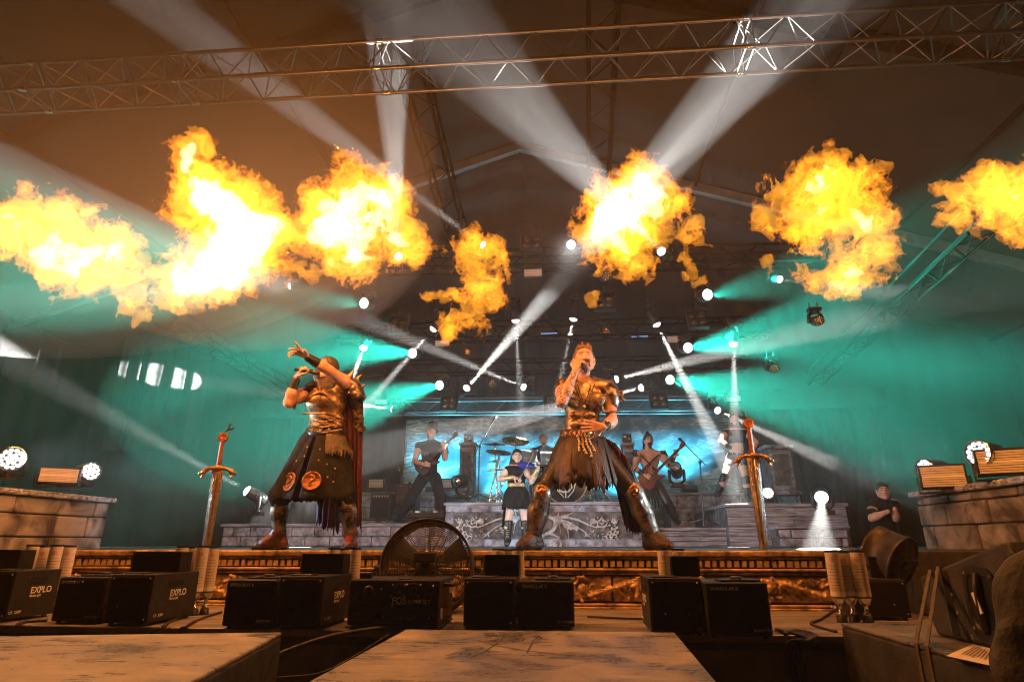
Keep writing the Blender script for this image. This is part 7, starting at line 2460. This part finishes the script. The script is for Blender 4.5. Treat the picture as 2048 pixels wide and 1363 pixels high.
# ================================================================== flames
def smooth(a, b, x):
    t = np.clip((x - a) / (b - a), 0, 1)
    return t * t * (3 - 2 * t)
fm = bpy.data.materials.new('burning_gas')
fm.use_nodes = True
nt = fm.node_tree
nt.nodes.clear()
out = nt.nodes.new('ShaderNodeOutputMaterial')
add = nt.nodes.new('ShaderNodeAddShader')
tr = nt.nodes.new('ShaderNodeBsdfTransparent')
em = nt.nodes.new('ShaderNodeEmission')
at_ = nt.nodes.new('ShaderNodeAttribute')
at_.attribute_name = 'heat'
tc = nt.nodes.new('ShaderNodeTexCoord')
nz = nt.nodes.new('ShaderNodeTexNoise')
nz.inputs['Scale'].default_value, nz.inputs['Detail'].default_value, nz.inputs['Distortion'].default_value = 9.0, 8, 1.6
ma = nt.nodes.new('ShaderNodeMath')
ma.operation = 'MULTIPLY_ADD'
ma.inputs[1].default_value, ma.inputs[2].default_value = 0.55, -0.275
ad2 = nt.nodes.new('ShaderNodeMath')
cr = nt.nodes.new('ShaderNodeValToRGB')
el = cr.color_ramp.elements
el[0].position, el[0].color = 0.0, (0.10, 0.022, 0.001, 1)
el[1].position, el[1].color = 1.0, (1.6, 1.5, 1.2, 1)
for p_, c_ in ((0.16, (0.30, 0.085, 0.002, 1)), (0.34, (0.46, 0.21, 0.004, 1)), (0.56, (0.55, 0.34, 0.012, 1)), (0.74, (0.75, 0.58, 0.10, 1))):
    e = el.new(p_)
    e.color = c_
em.inputs[1].default_value = 1.0
nt.links.new(tc.outputs['Object'], nz.inputs['Vector'])
nt.links.new(nz.outputs[0], ma.inputs[0])
nt.links.new(at_.outputs['Fac'], ad2.inputs[0])
nt.links.new(ma.outputs[0], ad2.inputs[1])
nt.links.new(ad2.outputs[0], cr.inputs[0])
nt.links.new(cr.outputs[0], em.inputs[0])
nt.links.new(tr.outputs[0], add.inputs[0])
nt.links.new(em.outputs[0], add.inputs[1])
nt.links.new(add.outputs[0], out.inputs['Surface'])
ve = nt.nodes.new('ShaderNodeEmission')
ve.inputs[0].default_value = (1.0, 0.47, 0.018, 1)
ve.inputs[1].default_value = 4.8
nt.links.new(ve.outputs[0], out.inputs['Volume'])
fm.cycles.emission_sampling = 'NONE'

fm2 = bpy.data.materials.new('white_hot_gas')
fm2.use_nodes = True
nt = fm2.node_tree
nt.nodes.clear()
out = nt.nodes.new('ShaderNodeOutputMaterial')
add2 = nt.nodes.new('ShaderNodeAddShader')
tr2 = nt.nodes.new('ShaderNodeBsdfTransparent')
em2 = nt.nodes.new('ShaderNodeEmission')
em2.inputs[0].default_value = (1.0, .86, .55, 1)
em2.inputs[1].default_value = .10
nt.links.new(tr2.outputs[0], add2.inputs[0])
nt.links.new(em2.outputs[0], add2.inputs[1])
nt.links.new(add2.outputs[0], out.inputs['Surface'])
ve2 = nt.nodes.new('ShaderNodeEmission')
ve2.inputs[0].default_value = (1.0, .92, .72, 1)
ve2.inputs[1].default_value = 7.0
nt.links.new(ve2.outputs[0], out.inputs['Volume'])
fm2.cycles.emission_sampling = 'NONE'
def flame(label, blobs, seed, power, wild=1.0, Y=3.85, h=.0112, hot=1.0, holes=(), licks=26):
    rl = random.Random(seed)
    blobs = list(blobs)
    for _ in range(licks):                          # loose curling licks torn off the rim, mostly underneath
        bx, by, br = rl.choice(blobs[:len(blobs)])
        if br < 14:
            continue
        a = rl.uniform(.1, 3.0) if rl.random() < .75 else rl.uniform(3.2, 6.2)
        x, y = bx + br * 1.02 * math.cos(a), by + br * 1.02 * math.sin(a)
        bend = rl.uniform(-.55, .55)
        r_ = rl.uniform(7, 12)
        for k in range(4):
            blobs.append((x, y, r_))
            x, y = x + r_ * 1.0 * math.cos(a), y + r_ * 1.0 * math.sin(a)
            a += bend
            r_ *= .74
    nb_ = len(blobs)
    C = [at(b[0], b[1], Y) for b in blobs]
    Rr = [(at(b[0] + b[2], b[1], Y) - c).length for b, c in zip(blobs, C)]
    rg = np.random.default_rng(seed)
    off = rg.uniform(-.10, .10, len(C))
    pad = .12
    lo = np.array([min(c.x - r for c, r in zip(C, Rr)) - pad, Y - max(Rr) - .14, min(c.z - r for c, r in zip(C, Rr)) - pad])
    hi = np.array([max(c.x + r for c, r in zip(C, Rr)) + pad, Y + max(Rr) + .14, max(c.z + r for c, r in zip(C, Rr)) + pad])
    n = np.ceil((hi - lo) / h).astype(int)
    sh = tuple(n)
    P = np.meshgrid(*[np.arange(q, dtype=np.float32) for q in sh], indexing='ij')
    W = []
    for a in range(3):
        w = .075 * upnoise(sh, .19 / h, seed * 7 + a) + .036 * upnoise(sh, .07 / h, seed * 7 + 10 + a) + .014 * upnoise(sh, .028 / h, seed * 7 + 20 + a)
        W.append(w * wild)
    Q = [lo[a] + P[a] * h + W[a] for a in range(3)]
    Fm = np.full(sh, -2.0, np.float32)
    Hs = np.zeros(sh, np.float32)
    for c, r, o_ in zip(C, Rr, off):
        cc = np.array([c.x, Y + o_ * min(1, r / .1), c.z])
        ex = r * 1.25 + .10 * wild
        i0 = np.clip(((cc - ex - lo) / h).astype(int), 0, n - 1)
        i1 = np.clip(((cc + ex - lo) / h).astype(int) + 1, 1, n)
        sl = tuple(slice(i0[a], i1[a]) for a in range(3))
        d2 = (Q[0][sl] - cc[0]) ** 2 + ((Q[1][sl] - cc[1]) / .85) ** 2 + (Q[2][sl] - cc[2]) ** 2
        q = 1 - np.sqrt(d2) / r
        kk = .18
        C0 = Fm[sl]
        hh = np.maximum(kk - np.abs(C0 - q), 0) / kk
        Fm[sl] = np.maximum(C0, q) + hh * hh * kk / 4
        Hs[sl] += np.exp(-d2 / (r * r) * 1.7) * min(1.0, r / .15)
    for (hx, hy, hr) in holes:
        c = at(hx, hy, Y)
        r = (at(hx + hr, hy, Y) - c).length
        d2 = (Q[0] - c.x) ** 2 + (Q[2] - c.z) ** 2
        Fm = np.minimum(Fm, np.sqrt(d2) / r - 1)
        Hs *= np.clip(d2 / (r * r), 0, 1)
    # licks: noise stretched along a swirling direction eats into the rim
    def ridged(cx, cz, sd):
        return 1.0 - 2.6 * np.abs(upnoise(sh, (cx / h, cx / h, cz / h), sd))
    nn = .66 * ridged(.090, .20, seed + 301) + .46 * ridged(.046, .11, seed + 302) + .14 * ridged(.024, .05, seed + 303) - .06
    nn = sample(nn, [P[0] + W[2] * 2.4 / h, P[1] + W[0] * 2.4 / h, P[2] + W[1] * 2.4 / h])
    core = smooth(.25, .62, Fm)
    G = Fm - .30 * (1 - core) + nn * (.80 - .42 * core) * wild
    V, Qd = nets(-G + 0.05, lo, h)
    I = [(V[:, a] - lo[a]) / h for a in range(3)]
    heat = sample(Hs, I)
    heat = np.clip(heat * .62 * hot + sample(nn, I) * .16, 0, 1.2)
    base = Vector((float(np.mean([c.x for c in C])), Y, float(min(c.z for c in C))))
    me = quads_mesh('fireball', V - np.array(base), Qd)
    a = me.attributes.new('heat', 'FLOAT', 'POINT')
    if len(a.data) == len(heat):
        a.data.foreach_set('value', heat.astype(np.float32))
    o = link('fireball', me, fm)
    o.location = base
    # white-hot heart, torn into streaks
    hc = upnoise(sh, (.10 / h, .10 / h, .05 / h), seed + 401) * .16 + upnoise(sh, .035 / h, seed + 402) * .12
    hc = sample(hc, [P[0] + W[1] * 2 / h, P[1] + W[2] * 2 / h, P[2] + W[0] * 2 / h])
    V2, Q2 = nets(.75 / hot - (np.clip(Hs, 0, 1.4) * .62 + hc) + np.where(G < .12, 1.0, 0.0).astype(np.float32), lo, h)
    if len(Q2) > 50:
        me2 = quads_mesh('white_heart', V2 - np.array(base), Q2)
        o2 = link('white_heart', me2, fm2)
        o2.parent = o
    setp(o, label, 'flame', 'fireballs above the stage edge')
    # the light the fire itself gives
    k = sorted(range(len(C)), key=lambda i: -Rr[i])[:2]
    for i in k:
        l = bpy.data.lights.new('fire_glow', 'POINT')
        l.energy, l.color, l.shadow_soft_size = power / len(k), (1.0, 0.315, 0.062), .14
        lo_ = bpy.data.objects.new('fire_glow', l)
        COL.objects.link(lo_)
        lo_.parent = o
        lo_.location = C[i] - base
    return o
FP = 95
flame('long fireball drifting out at the dark picture edge', [(62, 455, 50), (122, 482, 62), (188, 500, 58), (236, 508, 42), (150, 532, 50), (30, 432, 32), (5, 470, 36), (95, 520, 34), (160, 408, 14), (190, 418, 12), (276, 525, 20), (298, 548, 22), (268, 585, 27), (250, 605, 22), (292, 618, 20), (322, 565, 22), (205, 565, 26), (110, 555, 16)], 3, FP * 1.8)
flame('tallest fireball rising to a pointed crest above the dark side', [(384, 312, 34), (380, 355, 46), (402, 400, 56), (446, 400, 62), (472, 440, 74), (508, 468, 62), (462, 500, 76), (420, 545, 58), (388, 565, 42), (356, 580, 26), (528, 505, 48), (488, 545, 44), (552, 462, 28), (338, 598, 18), (398, 288, 20), (365, 330, 24)], 8, FP * 2.0, hot=1.15)
flame('rounded double fireball above the cloaked singer', [(640, 402, 44), (662, 445, 60), (636, 470, 42), (702, 398, 58), (752, 388, 48), (782, 430, 54), (802, 470, 46), (816, 503, 30), (722, 468, 60), (700, 505, 38), (650, 515, 28), (732, 522, 27), (622, 545, 20), (642, 538, 16), (600, 538, 16), (745, 540, 14)], 15, FP * 1.05, hot=1.1)
flame('ragged small flame twisting down above the violinist', [(950, 488, 24), (955, 518, 34), (990, 525, 27), (1016, 520, 17), (938, 555, 24), (966, 572, 28), (902, 580, 14), (872, 592, 14), (956, 606, 24), (950, 632, 22), (902, 642, 16), (920, 664, 20), (960, 652, 20), (985, 635, 13), (890, 670, 12)], 22, FP * .5, 1.3, h=.0090, hot=.66, licks=9)
flame('dense fireball above the bare headed singer', [(1230, 382, 52), (1282, 376, 50), (1204, 420, 46), (1190, 470, 38), (1242, 432, 72), (1302, 420, 50), (1312, 470, 32), (1232, 500, 48), (1272, 512, 36), (1332, 432, 22), (1362, 410, 15), (1386, 402, 12), (1374, 462, 22), (1388, 485, 14), (1378, 528, 17), (1384, 550, 16), (1196, 545, 13), (1182, 598, 14), (1176, 615, 10), (1250, 540, 16)], 31, FP * 1.05, hot=1.2)
flame('split fireball with dark gap above the sword of the dancer', [(1560, 402, 34), (1602, 380, 50), (1652, 360, 50), (1690, 357, 44), (1730, 372, 34), (1640, 420, 64), (1702, 432, 64), (1752, 452, 48), (1772, 492, 42), (1790, 512, 24), (1722, 520, 48), (1682, 540, 38), (1640, 535, 30), (1752, 535, 36), (1540, 432, 27), (1530, 472, 16), (1516, 512, 14), (1666, 565, 18), (1612, 470, 30)], 44, FP * 1.15, hot=.95, holes=((1655, 503, 30),))
flame('fireball cut by the picture edge beyond the split one', [(1890, 376, 22), (1912, 382, 34), (1952, 372, 40), (1992, 372, 44), (2032, 382, 50), (2075, 402, 66), (1922, 430, 32), (1902, 442, 24), (1982, 410, 42), (2032, 440, 28)], 52, FP, hot=.85)
